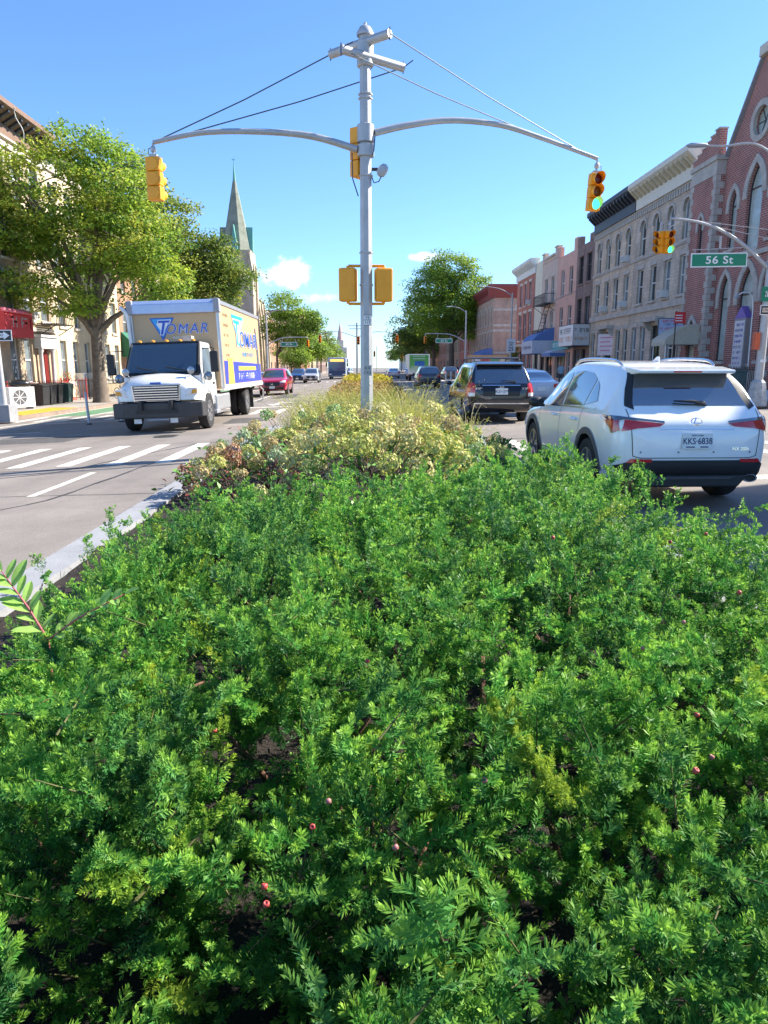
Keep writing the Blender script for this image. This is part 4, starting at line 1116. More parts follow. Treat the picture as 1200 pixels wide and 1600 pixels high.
for q, z in (((RPX - .1, RPY, 6.35), 0), ((RPX - .1, RPY, 6.05), 1)):
    m = MB(); m.tube([LR(q), LR((10.7 + z * .2, RPY, 6.73))], .014, 5); m.build('guy_rod', M_POLE, rp)
signal_head('traffic_light', 'two-faced yellow traffic light with green lit on the arm beside the 56 St sign', (10.62, RPY, 6.6), 6, hanger=.3, size=1.08)
signal_head('traffic_light', 'side-facing half of the traffic light beside the 56 St sign', (10.36, RPY + .08, 6.6), -62, lit=None, hanger=.3, size=1.05)
sg = thing('street_sign', 'green street name sign reading 56 St hung from the right mast arm', 'street sign', (12.45, RPY - .06, 5.33), 0)
sg.rotation_euler = (0, R(-1.5), R(4))
m = MB(); m.box(-1.04, 1.04, -.012, .012, -.24, .24); m.build('border', M_SWHITE, sg)
m = MB(); m.box(-1.0, 1.0, -.018, -.0125, -.2, .2); m.build('panel', M_SGREEN, sg)
text('lettering', '56 St', .36, M_SWHITE, sg, (0, -.02, -.01), (R(90), 0, 0), sx=1.25, bold=.006, spacing=1.1)
m = MB(); m.tube([(-1.0, 0, .35), (1.2, 0, .42)], .018, 6)
for x in (-.9, .9): m.tube([(x, 0, .24), (x, 0, .36)], .012, 5)
m.box(-.02, .04, -.03, .03, .36, .8); m.build('hanger_rail', M_POLE, sg)
ow = thing('one_way_sign', 'black and white one way sign on the right corner pole', 'sign', (RPX + .12, RPY - .2, 3.62), R(4))
m = MB(); m.box(-.46, .46, -.005, .005, -.17, .17); m.build('plate', M_SWHITE, ow); m = MB(); m.box(-.43, .43, -.008, -.0055, -.14, .14); m.build('field', M_SBLACK, ow)
m = MB(); m.add([(-.38, -.0105, -.08), (.22, -.0105, -.08), (.22, -.0105, -.13), (.41, -.0105, 0), (.22, -.0105, .13), (.22, -.0105, .08), (-.38, -.0105, .08)], [(0, 1, 2, 3, 4, 5, 6)]); m.build('arrow', mat('peach_white_sign', (.75, .6, .48), .5, var=.05), ow)
text('lettering', 'ONE WAY', .13, M_SBLACK, ow, (-.06, -.013, 0), (R(90), 0, 0))
m = MB(); m.box(-.27, .27, -.006, .006, -.3, .2); gs = m.build('small_green_sign', M_SGREEN, rp, LR((RPX - .05, RPY - .2, 4.22)))
scribble(gs, .3, .2, M_SWHITE, (-.05, -.008, -.05), seed=4)
m = MB(); m.box(-.09, .09, -.1, .1, -.3, .3); m.build('push_button_box', mat('orange_red_box', (.62, .12, .05), .5, var=.1), rp, LR((RPX - .27, RPY - .05, 2.55)))
m = MB(); m.box(-.11, .11, -.005, .005, -.05, .05); m.build('sticker', M_SWHITE, rp, LR((RPX, RPY - .17, 1.85)))

# --- left corner: sign pole with one way arrow
lp = thing('sign_pole', 'pale pole on a square concrete footing at the left edge', 'pole', (-13.1, 26.0, ZL))
m = MB(); m.tube([(0, 0, 0), (-.06, 0, 5.2)], [.12, .09], 10); m.build('shaft', M_POLE, lp, smooth=True, auto=40)
m = MB(); m.box(-.32, .32, -.32, .32, -.1, .52); m.build('footing', M_CONC, lp, bevel=.02)
ol = thing('one_way_sign', 'black and white arrow sign pointing right on the left corner pole', 'sign', (-12.95, 25.82, 2.72), R(-6))
m = MB(); m.box(-.5, .5, -.005, .005, -.19, .19); m.build('plate', M_SWHITE, ol); m = MB(); m.box(-.47, .47, -.008, -.0055, -.16, .16); m.build('field', M_SBLACK, ol)
m = MB(); m.add([(-.4, -.0105, -.08), (.2, -.0105, -.08), (.2, -.0105, -.14), (.42, -.0105, 0), (.2, -.0105, .14), (.2, -.0105, .08), (-.4, -.0105, .08)], [(0, 1, 2, 3, 4, 5, 6)]); m.build('arrow', M_SWHITE, ol)
text('lettering', 'ONE WAY', .12, M_SBLACK, ol, (-.08, -.013, 0), (R(90), 0, 0))

# --- lamp post with the speed limit sign, right side
street_lamp_pole('tall blue-grey lamp post with speed limit sign beside the corner building', (13.9, 69.5, ZR), 8.3, (-2.9, -.4, .5), rad=.12)
sl = thing('speed_limit_sign', 'white speed limit 25 sign on a lamp post', 'sign', (13.9, 69.3, 3.55), 0)
m = MB(); m.box(-.42, .42, -.01, .01, -.52, .75); m.build('plate', M_SWHITE, sl)
for tx, sz, z in (('SPEED', .17, .38), ('LIMIT', .17, .18), ('25', .55, -.2)): text('lettering', tx, sz, M_SBLACK, sl, (0, -.014, z), (R(90), 0, 0), bold=.004)
def far_signal_corner(side, y, label_p, label_s, label_t, sign_text, x=13.7):
    z = ZL if side < 0 else ZR; X = side * x
    rt = street_lamp_pole(label_p, (X, y, z), 9.0, (-side * 2.2, 0, .5), rad=.14)
    e = Vector((-side * 5.6, 0, 5.9))
    arc_tube([(-side * .1, 0, 4.9), (-side * 2.2, 0, 5.8), tuple(e)], [.08, .06, .045], 8).build('mast_arm', M_POLE, rt, smooth=True)
    signal_head('traffic_light', label_t, (X - side * 5.6, y, z + 5.85), 4 * side, lit=None, hanger=.3, size=1.35)
    s = thing('street_sign', label_s, 'street sign', (X - side * 3.0, y - .1, z + 4.95), 0)
    m = MB(); m.box(-1.15, 1.15, -.01, .01, -.3, .3); m.build('border', M_SWHITE, s); m = MB(); m.box(-1.08, 1.08, -.02, -.011, -.24, .24); m.build('panel', M_SGREEN, s)
    text('lettering', sign_text, .38, M_SWHITE, s, (0, -.03, 0), (R(90), 0, 0), sx=1.2, bold=.004)
    m = MB(); m.tube([(-.9, 0, .3), (-.9, 0, .9)], .02, 5); m.tube([(.9, 0, .3), (.9, 0, .7)], .02, 5); m.build('hanger', M_POLE, s)
far_signal_corner(1, 100, 'far lamp and signal pole in front of the huge right-hand tree', 'small green street sign below the huge right-hand tree', 'small yellow traffic light below the huge right-hand tree', '55 St')
far_signal_corner(-1, 100, 'far lamp and signal pole beside the spired church', 'small green street sign right of the box truck', 'small traffic light beside the rounded left tree', '55 St')
# pole and cross-bars on the next median, with signals
mp = thing('signal_pole', 'distant signal pole with cross bars on the next median, just left of the near pole', 'pole', (-1.3, 98, .12))
m = MB(); m.tube([(0, 0, 0), (0, 0, 7.4)], [.14, .1], 8); m.build('shaft', mat('weathered_pole', (.3, .33, .35), .6, var=.15), mp)
m = MB(); m.tube([(-1.2, 0, 7.0), (1.2, 0, 7.0)], .05, 6); m.build('cross_bar', M_POLE, mp); m = MB(); m.tube([(-1.0, 0, 6.6), (1.0, 0, 6.6)], .05, 6); m.build('cross_bar', M_POLE, mp)
arc_tube([(0, 0, 5.5), (2.5, 0, 6.2), (5.4, 0, 6.0)], [.06, .05, .04], 6).build('mast_arm', M_POLE, mp); arc_tube([(0, 0, 5.5), (-2.5, 0, 6.2), (-5.0, 0, 6.0)], [.06, .05, .04], 6).build('mast_arm', M_POLE, mp)
signal_head('traffic_light', 'distant orange-yellow traffic light over the right lanes', (4.1, 98, 6.05), 0, lit=None, hanger=.2, size=1.4)
signal_head('traffic_light', 'distant yellow traffic light on the next median pole', (-1.1, 97.7, 5.7), 0, lit=None, hanger=.02, size=1.5)
signal_head('traffic_light', 'distant yellow traffic light over the left lanes', (-6.3, 98, 6.05), 0, lit=None, hanger=.2, size=1.4)
for i, (x, y, z, lab) in enumerate([(9.2, 190, 5.6, 'tiny distant traffic light left of the green-backed truck'), (-11, 188, 5.6, 'tiny distant traffic light above the far left cars'), (2.0, 186, 5.8, 'tiny distant traffic light just right of the median pole')]):
    f = thing('signal_pole', f'thin far pole carrying a {lab}', 'pole', (x + .6, y, 0)); m = MB(); m.tube([(0, 0, 0), (0, 0, 7)], .1, 6); m.build('shaft', M_POLE, f)
    signal_head('traffic_light', lab, (x, y, z), 0, lit=None, hanger=.1, size=2.0)
# flexible delineator posts
for i, (x, y, lab) in enumerate([(-9.15, 23.55, 'white flexible post on the road left of the truck'), (-8.35, 24.3, 'white flexible post half hidden by the truck bumper')]):
    dpz = gz(x); o = thing('delineator_post', lab, 'bollard', (x, y, dpz), 0, 'flexible posts')
    m = MB(); m.lathe([(.1, .004), (.1, .03), (.05, .05)], (0, 0, 0), 'z', 12); m.build('foot', M_SBLACK, o); m = MB(); m.tube([(0, 0, .04), (-.05, 0, 1.05)], [.045, .04], 10); m.build('tube', mat('grey_white_plastic', (.55, .57, .6), .5, var=.1), o, smooth=True, auto=50)
for i in range(3):
    x = 10.4 + i * .55; o = thing('delineator_post', 'white post beside the green-backed truck, ' + ('leftmost', 'middle', 'rightmost')[i] + ' of three', 'bollard', (x - 2.0, 76, gz(x)), 0, 'flexible posts'); m = MB(); m.tube([(0, 0, 0), (0, 0, 1.1)], .08, 8); m.build('tube', M_SWHITE, o)
# ------------------------------------------------------------------ vehicles
M_TYRE = mat('tyre_rubber', (.022, .022, .022), .8, var=.2, scale=12, bump=.2); M_RIM = mat('alloy_rim', (.5, .5, .52), .3, metal=.8, var=.05); M_RIMD = mat('steel_rim', (.3, .3, .31), .4, metal=.6, var=.1)
M_CGLASS = mat('car_glass', (.03, .04, .055), .03, var=0, spec=1.0, coat=1.0); M_CGLASS.node_tree.nodes['Principled BSDF'].inputs['Coat IOR'].default_value = 2.6; M_TRIM = mat('black_plastic_trim', (.022, .022, .024), .55, var=.1, scale=20); M_CHROME = mat('chrome', (.75, .76, .78), .12, metal=1.0, var=0)
M_RLAMP = mat('red_tail_lamp', (.55, .012, .012), .12, var=.15, scale=30, spec=.8, coat=.8); M_CLAMP = mat('clear_lamp', (.75, .75, .72), .1, var=.15, scale=25, spec=.8, coat=.8); M_AMBER = mat('amber_lamp', (.75, .33, .02), .15, var=.1, spec=.8)
M_PLATE = mat('plate_white', (.75, .75, .72), .4, var=.04); M_NAVY = mat('plate_navy', (.03, .04, .12), .5, var=0); M_SEAMC = mat('panel_gap', (.03, .03, .03), .7, var=0)
def paint(name, rgb, rough=.28, flake=.03): return mat(name, rgb, rough, var=flake, scale=2.0, spec=.5, coat=1.0)
def catmull(P, u):
    n = len(P) - 1; i = min(int(u), n - 1); t = u - i
    p0, p1, p2, p3 = P[max(i - 1, 0)], P[i], P[i + 1], P[min(i + 2, n)]
    return .5 * ((2 * p1) + (p2 - p0) * t + (2 * p0 - 5 * p1 + 4 * p2 - p3) * t * t + (3 * p1 - p0 - 3 * p2 + p3) * t ** 3)
def section(st):
    """half section of the body from sill to roof centre; st = y, zb, W, belt, wb, zr, wr"""
    y, zb, W, belt, wb, zr, wr = st
    zm = zb + (belt - zb) * .55
    return np.array([(0, zb), (W * .82, zb), (W * .955, zb + (belt - zb) * .14), (W, zm), (W * .985, belt - (belt - zb) * .14), (wb, belt), (wb * .52 + wr * .48, belt + (zr - belt) * .52), (wr, zr - (zr - belt) * .085), (wr * .62, zr - .006), (0, zr)])
class Car:
    def __init__(s, stations, arches, nl=5):
        st = [np.array(q, float) for q in stations]
        U = np.linspace(0, len(st) - 1, (len(st) - 1) * nl + 1); rows = []
        for u in U:
            q = catmull(st, u); q[2] = max(q[2], .02); sec = section(q)
            m = [catmull(list(sec), t) for t in np.linspace(0, 9, 9 * 4 + 1)]
            rows.append([(max(0, p[0]), q[0], p[1]) for p in m])
        b = MB(); k = len(rows[0])
        for r in rows:
            full = r + [(-x, y, z) for x, y, z in r[-2:0:-1]]
            b.v += full
        n = 2 * k - 2
        for i in range(len(rows) - 1):
            for j in range(n):
                b.f.append((i * n + j, i * n + (j + 1) % n, (i + 1) * n + (j + 1) % n, (i + 1) * n + j)); b.mi.append(0)
        b.f.append(tuple(range(n))[::-1]); b.mi.append(0); e = (len(rows) - 1) * n; b.f.append(tuple(e + j for j in range(n))); b.mi.append(0)
        s.full = b.mesh('body', [], smooth=True)
        bm = bmesh.new(); bm.from_mesh(s.full); s.bvh = BVHTree.FromBMesh(bm); bm.free()
        s.arches = arches
    def body(s, m, root, mw):
        src = s.full.copy(); src.materials.append(m); src.materials.append(mw); o = bpy.data.objects.new('body', src); WS.collection.objects.link(o)
        cut = MB()
        for (y, z, r, w) in s.arches:
            for sg in (-1, 1): cut.lathe([(r, sg * w), (r, sg * (w + .6))], (0, y, z), 'x', 28)
        c = bpy.data.objects.new('cutter', cut.mesh('cutter', [mw])); WS.collection.objects.link(c)
        md = o.modifiers.new('b', 'BOOLEAN'); md.operation = 'DIFFERENCE'; md.object = c; md.solver = 'EXACT'
        me = baked(o); bpy.data.objects.remove(c); bpy.data.objects.remove(o); o = link('body', me, root)
        me.set_sharp_from_angle(angle=R(38))
        # wheel wells dark: faces that lie on the cutting cylinders
        for p in me.polygons:
            for (y, z, r, w) in s.arches:
                d = math.hypot(p.center.y - y, p.center.z - z)
                if d < r + .004 and abs(p.center.x) < 1.2 and d > -1 and (abs(d - r) < .02 or abs(abs(p.center.x) - w) < .01): p.material_index = 1
        return o
    def patch(s, name, poly, m, root, view, off=.004, cell=.05, mirror=False, sub=None, both=False):
        """flat outline laid on to the body: view 'rear'/'front' takes (x,z), 'left'/'right' takes (y,z), 'top' takes (x,y)"""
        dirs = {'rear': Vector((0, 1, 0)), 'front': Vector((0, -1, 0)), 'left': Vector((1, 0, 0)), 'right': Vector((-1, 0, 0)), 'top': Vector((0, 0, -1))}
        d = dirs[view]
        def P(a, c): return {'rear': (a, -6, c), 'front': (a, 6, c), 'left': (-6, a, c), 'right': (6, a, c), 'top': (a, c, 6)}[view]
        b = MB(); cache = {}
        xs = [p[0] for p in poly]; zs = [p[1] for p in poly]
        nx = max(1, math.ceil((max(xs) - min(xs)) / cell)); nz = max(1, math.ceil((max(zs) - min(zs)) / cell))
        def clip(pl, ax, val, keep):
            out = []
            for i in range(len(pl)):
                p, q = pl[i], pl[(i + 1) % len(pl)]; pi, qi = (p[ax] - val) * keep >= 0, (q[ax] - val) * keep >= 0
                if pi: out.append(p)
                if pi != qi:
                    t = (val - p[ax]) / (q[ax] - p[ax]); out.append((p[0] + (q[0] - p[0]) * t, p[1] + (q[1] - p[1]) * t))
            return out
        def vert(p):
            k = (round(p[0], 5), round(p[1], 5))
            if k in cache: return cache[k]
            h = s.bvh.ray_cast(Vector(P(*p)), d)
            if h[0] is None: cache[k] = None; return None
            nrm = h[1] if h[1].dot(d) < 0 else -h[1]
            b.v.append(tuple(h[0] + nrm * off)); cache[k] = len(b.v) - 1; return cache[k]
        for i in range(nx):
            x0 = min(xs) + (max(xs) - min(xs)) * i / nx; x1 = min(xs) + (max(xs) - min(xs)) * (i + 1) / nx
            col = clip(clip(list(poly), 0, x0, 1), 0, x1, -1)
            if len(col) < 3: continue
            for j in range(nz):
                z0 = min(zs) + (max(zs) - min(zs)) * j / nz; z1 = min(zs) + (max(zs) - min(zs)) * (j + 1) / nz
                c = clip(clip(col, 1, z0, 1), 1, z1, -1)
                if len(c) < 3: continue
                ids = [vert(p) for p in c]
                if None in ids: continue
                u = []
                for q in ids:
                    if q not in u: u.append(q)
                if len(u) >= 3: b.f.append(tuple(u)); b.mi.append(0)
        me = b.mesh(name, m, smooth=True, fix=False)
        o = link(name, me, root)
        if mirror:
            b2 = MB(); b2.v = [(-x, y, z) for x, y, z in b.v]; b2.f = [f[::-1] for f in b.f]; b2.mi = b.mi
            link(name, b2.mesh(name, m, smooth=True, fix=False), root)
        return o
WHEELS = {}
def wheel(root, x, y, z, r, w, rimm=M_RIM, spokes=5, side=1, name='wheel', rimr=.68):
    k = (r, w, spokes, side, rimm.name, rimr)
    if k not in WHEELS:
        t = MB(); hw = w / 2
        t.lathe([(r * rimr, -hw * .85), (r * .8, -hw), (r * .95, -hw * .92), (r, -hw * .6), (r, hw * .6), (r * .95, hw * .92), (r * .8, hw), (r * rimr, hw * .85), (r * rimr, hw * .3), (r * rimr, -hw * .3), (r * rimr, -hw * .85)], (0, 0, 0), 'x', 32, caps=False)
        rm = MB(); f = side * hw
        rm.lathe([(r * rimr, f * .9), (r * (rimr - .05), f * .88), (r * (rimr - .06), f * .3), (.001, f * .2)], (0, 0, 0), 'x', 32, caps=False)
        for q in range(spokes):
            a = 2 * math.pi * q / spokes
            for da in (-.14, .14):
                M = Matrix.Rotation(a + da, 4, 'X'); x0, x1 = sorted((f * .45, f * .82)); rm.box(x0, x1, -r * .045, r * .045, r * .12, r * (rimr - .03), 0, M)
        x0, x1 = sorted((f * .3, f * .85)); rm.lathe([(r * .16, x0), (r * .16, x1), (.001, x1)], (0, 0, 0), 'x', 16, caps=False)
        WHEELS[k] = (t.mesh(name, M_TYRE, smooth=True, auto=50), rm.mesh('rim', rimm, smooth=True, auto=35))
    a, b_ = WHEELS[k]; o = link(name, a, root, (x, y, z)); link('rim', b_, o); return o
def wheels(root, ax, track, r, w, **kw):
    for y in ax:
        for s in (-1, 1): wheel(root, s * track / 2, y, r, r, w, side=s, **kw)
def strip(p, q, w):
    """thin quad along p-q in a view plane"""
    d = (q[0] - p[0], q[1] - p[1]); L_ = math.hypot(*d); n = (-d[1] / L_ * w / 2, d[0] / L_ * w / 2)
    return [(p[0] + n[0], p[1] + n[1]), (q[0] + n[0], q[1] + n[1]), (q[0] - n[0], q[1] - n[1]), (p[0] - n[0], p[1] - n[1])]
def ringpoly(car, name, y, z, r0, r1, a0, a1, m, root, off=.006, n=14):
    for sd in ('left', 'right'):
        b = MB(); row_ = []
        for i in range(n + 1):
            a = R(a0 + (a1 - a0) * i / n); pts = []
            for rr in (r0, r1):
                p = (y + rr * math.cos(a), z + rr * math.sin(a)); s_ = -6 if sd == 'left' else 6
                h = car.bvh.ray_cast(Vector((s_, *p)), Vector((1 if sd == 'left' else -1, 0, 0)))
                pts.append(h[0] + Vector((off * (-1 if sd == 'left' else 1), 0, 0)) if h[0] else None)
            row_.append(pts)
        for i in range(n):
            q = [row_[i][0], row_[i][1], row_[i + 1][1], row_[i + 1][0]]
            if any(x is None for x in q): continue
            b.add(q, [(0, 1, 2, 3)]); b.add([q[0], q[3], q[3] + Vector((.05 * (1 if sd == 'left' else -1), 0, 0)), q[0] + Vector((.05 * (1 if sd == 'left' else -1), 0, 0))], [(0, 1, 2, 3)])
        if b.f: b.build(name, m, root, smooth=True, auto=50)
def plate(root, loc, rot, txt, top=None, size=(.31, .155)):
    m = MB(); m.box(-size[0] / 2, size[0] / 2, -.006, 0, -size[1] / 2, size[1] / 2); p = m.build('licence_plate', M_PLATE, root, loc, rot)
    text('plate_number', txt, .088 * size[0] / .31, M_NAVY, p, (0, -.008, -.005), (R(90), 0, 0), sx=.86, extrude=.0008, bold=.001)
    if top:
        text('plate_state', top, .026, M_NAVY, p, (0, -.008, .06), (R(90), 0, 0), extrude=.0008)
        q = MB(); q.box(-.13, -.03, -.008, -.006, -.073, -.06); q.box(.03, .12, -.008, -.006, -.073, -.06); q.build('plate_trim', M_NAVY, p)
    return p
def mirror_unit(root, x, y, z, m, s):
    b = MB(); b.lathe([(.02, -.1), (.075, -.06), (.09, .02), (.06, .09), (.01, .1)], (0, 0, 0), 'y', 14); b.v = [(a * 1.35, c, e * .9) for a, c, e in b.v]
    o = b.build('wing_mirror', m, root, (x, y, z), smooth=True, auto=60)
    c = MB(); c.box(-.12 * (s > 0) - .0, .12 * (s < 0) + .0, -.03, .03, -.07, -.03); c.build('mirror_arm', M_TRIM, o)
    return o

# ---- white crossover, near right
suv = thing('white_suv', 'white crossover SUV seen from behind beside the hedge on the right', 'car', (3.62, 10.05, .03), R(1.0))
W_ = paint('pearl_white_paint', (.90, .89, .87))
ST = [(-2.32, .50, .55, .80, .52, .86, .40), (-2.27, .42, .76, .90, .74, .99, .62), (-2.16, .35, .87, 1.00, .84, 1.10, .72), (-2.00, .31, .905, 1.06, .875, 1.24, .73), (-1.82, .28, .92, 1.085, .885, 1.46, .665), (-1.64, .26, .925, 1.09, .885, 1.59, .60), (-1.25, .25, .925, 1.08, .885, 1.655, .60), (-.4, .25, .915, 1.04, .88, 1.68, .615),
      (.25, .25, .915, 1.01, .88, 1.655, .61), (.7, .25, .92, .99, .88, 1.52, .61), (1.05, .25, .925, .99, .88, 1.25, .66), (1.32, .25, .925, .98, .87, 1.08, .69), (1.8, .26, .91, .92, .84, .99, .62), (2.1, .3, .86, .83, .77, .88, .54), (2.25, .36, .74, .70, .66, .77, .45), (2.31, .43, .5, .6, .46, .64, .3)]
cs = Car(ST, [(-1.33, .37, .42, .60), (1.33, .37, .42, .60)])
cs.body(W_, suv, M_TRIM)
wheels(suv, (-1.33, 1.33), 1.60, .37, .235)
cs.patch('rear_window', [(-.655, 1.165), (.655, 1.165), (.60, 1.34), (.535, 1.505), (-.535, 1.505), (-.60, 1.34)], M_CGLASS, suv, 'rear', .006)
for sg in (-1, 1):
    cs.patch('rear_window_surround', [(sg * .66, 1.12), (sg * .60, 1.35), (sg * .535, 1.51), (sg * .60, 1.53), (sg * .69, 1.35), (sg * .75, 1.16)], M_TRIM, suv, 'rear', .005)
sp_ = MB(); 
sp_.add([(-.60, -1.60, 1.60), (.60, -1.60, 1.60), (.56, -1.97, 1.56), (-.56, -1.97, 1.56), (-.56, -1.96, 1.525), (.56, -1.96, 1.525), (.58, -1.70, 1.50), (-.58, -1.70, 1.50)], [(0, 1, 2, 3), (3, 2, 5, 4), (4, 5, 6, 7), (0, 3, 4, 7), (1, 6, 5, 2)])
sp_.build('spoiler', W_, suv, bevel=.015)
m = MB(); m.box(-.16, .16, -1.975, -1.965, 1.532, 1.55); m.build('high_brake_lamp', M_RLAMP, suv)
# tail lamps: long blades on the hatch, arrow-shaped body on the corner
cs.patch('tail_lamp', [(-.82, .89), (-.78, 1.015), (-.36, .975), (-.42, .945), (-.66, .925)], M_RLAMP, suv, 'rear', .01, .03, mirror=True)
cs.patch('tail_lamp_smoke', [(-.88, 1.055), (-.36, 1.0), (-.36, .977), (-.78, 1.017), (-.86, 1.00)], M_CGLASS, suv, 'rear', .012, .03, mirror=True)
for sd in ('left', 'right'):
    cs.patch('tail_lamp', [(-2.2, .90), (-2.13, .87), (-1.88, 1.0), (-2.16, 1.03)], M_RLAMP, suv, sd, .01, .03)
    cs.patch('tail_lamp_smoke', [(-2.2, 1.035), (-1.8, 1.055), (-1.95, 1.0), (-2.1, .86), (-2.14, .87), (-1.93, 1.01), (-2.2, 1.022)], M_CGLASS, suv, sd, .012, .03)
cs.patch('rear_bumper', [(-.80, .36), (-.86, .50), (-.70, .575), (.70, .575), (.86, .50), (.80, .36)], M_TRIM, suv, 'rear', .012, .06)
cs.patch('rear_reflector', [(-.76, .545), (-.50, .555), (-.50, .59), (-.72, .59)], M_RLAMP, suv, 'rear', .02, .03, mirror=True)
df = MB(); df.prism([(-.55, .26), (.55, .26), (.66, .40), (-.66, .40)], 'y', -2.27, -2.05); df.build('diffuser', M_TRIM, suv, bevel=.02)
lp_ = MB(); lp_.prism([(-.42, .355), (.42, .355), (.5, .385), (-.5, .385)], 'y', -2.295, -2.25); lp_.build('diffuser_lip', mat('dark_grey_trim', (.06, .06, .065), .5), suv)
ex = MB(); ex.lathe([(.055, -.1), (.06, .0), (.045, .0), (.04, -.09)], (0, 0, 0), 'y', 18, caps=False); ex.v = [(a * 1.45, -c, e * .8) for a, c, e in ex.v]; ex.build('exhaust_tip', M_CHROME, suv, (.68, -2.26, .36), smooth=True, auto=40)
exd = MB(); exd.lathe([(.045, 0), (.001, 0)], (0, 0, 0), 'y', 16, caps=False); exd.v = [(a * 1.4, c, e * .8) for a, c, e in exd.v]; exd.build('exhaust_hole', M_DLENS, suv, (.68, -2.22, .36))
for a_, b_ in (((-.70, .62), (-.62, .60)), ((-.62, .60), (.62, .60)), ((.62, .60), (.70, .62)), ((-.70, .62), (-.745, 1.13)), ((.70, .62), (.745, 1.13))): cs.patch('hatch_seam', strip(a_, b_, .008), M_SEAMC, suv, 'rear', .004, .05)
cs.patch('hatch_crease', strip((-.42, .915), (.42, .915), .012), M_CHROME, suv, 'rear', .008, .05)
h = cs.bvh.ray_cast(Vector((0, -6, .80)), Vector((0, 1, 0)))[0]
plate(suv, (0, h.y - .015, .79), (R(-8), 0, 0), 'KKS·6838', 'NEW YORK', (.34, .17))
em = MB()
for i in range(24):
    a0, a1 = 2 * math.pi * i / 24, 2 * math.pi * (i + 1) / 24; em.add([(.066 * math.cos(a0), 0, .047 * math.sin(a0)), (.066 * math.cos(a1), 0, .047 * math.sin(a1)), (.055 * math.cos(a1), -.004, .037 * math.sin(a1)), (.055 * math.cos(a0), -.004, .037 * math.sin(a0))], [(0, 1, 2, 3)])
em.prism([(-.012, .036), (.003, .036), (-.022, -.014), (.05, -.014), (.047, -.025), (-.043, -.025)], 'y', -.006, 0)
he = cs.bvh.ray_cast(Vector((0, -6, 1.0)), Vector((0, 1, 0)))[0]; em.build('emblem', M_CHROME, suv, (0, he.y - .012, 1.0), (R(-22), 0, 0))
hb = cs.bvh.ray_cast(Vector((.5, -6, .72)), Vector((0, 1, 0)))[0]; text('model_badge', 'NX 200t', .055, M_CHROME, suv, (.5, hb.y - .01, .70), (R(86), 0, R(4)), extrude=.001)
wp = MB(); wp.tube([(.0, 0, 0), (-.14, -.02, .02), (-.36, -.01, .015)], [.028, .018, .008], 8); wp.box(-.36, .03, -.012, .008, -.022, -.008)
hw = cs.bvh.ray_cast(Vector((.1, -6, 1.18)), Vector((0, 1, 0)))[0]; wp.build('rear_wiper', M_TRIM, suv, (.16, hw.y - .025, 1.185), (0, R(3), 0), smooth=True, auto=40)
for x in (-.62, -.2, .2, .62):
    hs = cs.bvh.ray_cast(Vector((x, -6, .66)), Vector((0, 1, 0)))[0]; m = MB(); m.lathe([(.012, 0), (.001, -.002)], (0, 0, 0), 'y', 10, caps=False); m.build('parking_sensor', M_RIMD, suv, (x, hs.y - .004, .665))
for sd in ('left', 'right'):
    cs.patch('front_door_window', [(-.05, 1.075), (.86, 1.045), (.40, 1.42), (.20, 1.50), (.02, 1.53)], M_CGLASS, suv, sd, .006)
    cs.patch('rear_door_window', [(-1.02, 1.12), (-.13, 1.078), (-.06, 1.53), (-.45, 1.545), (-.80, 1.52), (-1.06, 1.44)], M_CGLASS, suv, sd, .006)
    cs.patch('quarter_window', [(-1.44, 1.19), (-1.08, 1.125), (-1.12, 1.43), (-1.26, 1.36)], M_CGLASS, suv, sd, .006)
    cs.patch('window_trim', strip((-1.5, 1.10), (.92, 1.035), .02), M_CHROME, suv, sd, .008)
    for a_, b_ in (((-.09, 1.07), (-.10, .42)), ((.98, 1.02), (.90, .42)), ((-1.05, 1.1), (-.98, .78)), ((-.10, .42), (.90, .42))): cs.patch('door_seam', strip(a_, b_, .009), M_SEAMC, suv, sd, .004)
    cs.patch('sill_cladding', [(-.95, .26), (.95, .26), (.95, .38), (-.95, .36)], M_TRIM, suv, sd, .008)
    s_ = -1 if sd == 'left' else 1
    for y in (-.85, .08):
        hh = cs.bvh.ray_cast(Vector((s_ * 6, y, .93)), Vector((-s_, 0, 0)))[0]; m = MB(); m.tube([(hh.x, y - .02, .93), (hh.x + s_ * .035, y + .02, .932), (hh.x + s_ * .035, y + .16, .934), (hh.x, y + .2, .935)], .016, 8); m.build('door_handle', W_, suv, smooth=True)
    mirror_unit(suv, s_ * 1.03, .72, 1.08, M_TRIM, s_)
for y in (-1.33, 1.33): ringpoly(cs, 'wheel_arch_trim', y, .37, .425, .50, -12, 192, mat('grey_arch_cladding', (.10, .10, .105), .6, var=.1), suv, .012)
for s_ in (-1, 1):
    m = arc_tube([(s_ * .56, -1.45, 1.61), (s_ * .58, -1.2, 1.675), (s_ * .59, -.4, 1.70), (s_ * .585, .1, 1.68), (s_ * .575, .35, 1.615)], [.012, .02, .02, .02, .012], 8); m.build('roof_rail', M_CHROME, suv, smooth=True)
an = MB(); an.prism([(-.16, 1.675), (.02, 1.675), (-.13, 1.735), (-.15, 1.735)], 'x', -.018, .018); an.build('antenna_fin', W_, suv, (0, -1.0, -.012), bevel=.008)
cs.patch('windscreen', [(-.62, 1.16), (.62, 1.16), (.52, 1.58), (-.52, 1.58)], M_CGLASS, suv, 'front', .006); cs.patch('headlamp', [(-.80, .74), (-.45, .70), (-.45, .80), (-.78, .88)], M_CLAMP, suv, 'front', .01, .04, mirror=True); cs.patch('grille', [(-.35, .42), (.35, .42), (.22, .6), (.35, .72), (-.35, .72), (-.22, .6)], M_TRIM, suv, 'front', .008)

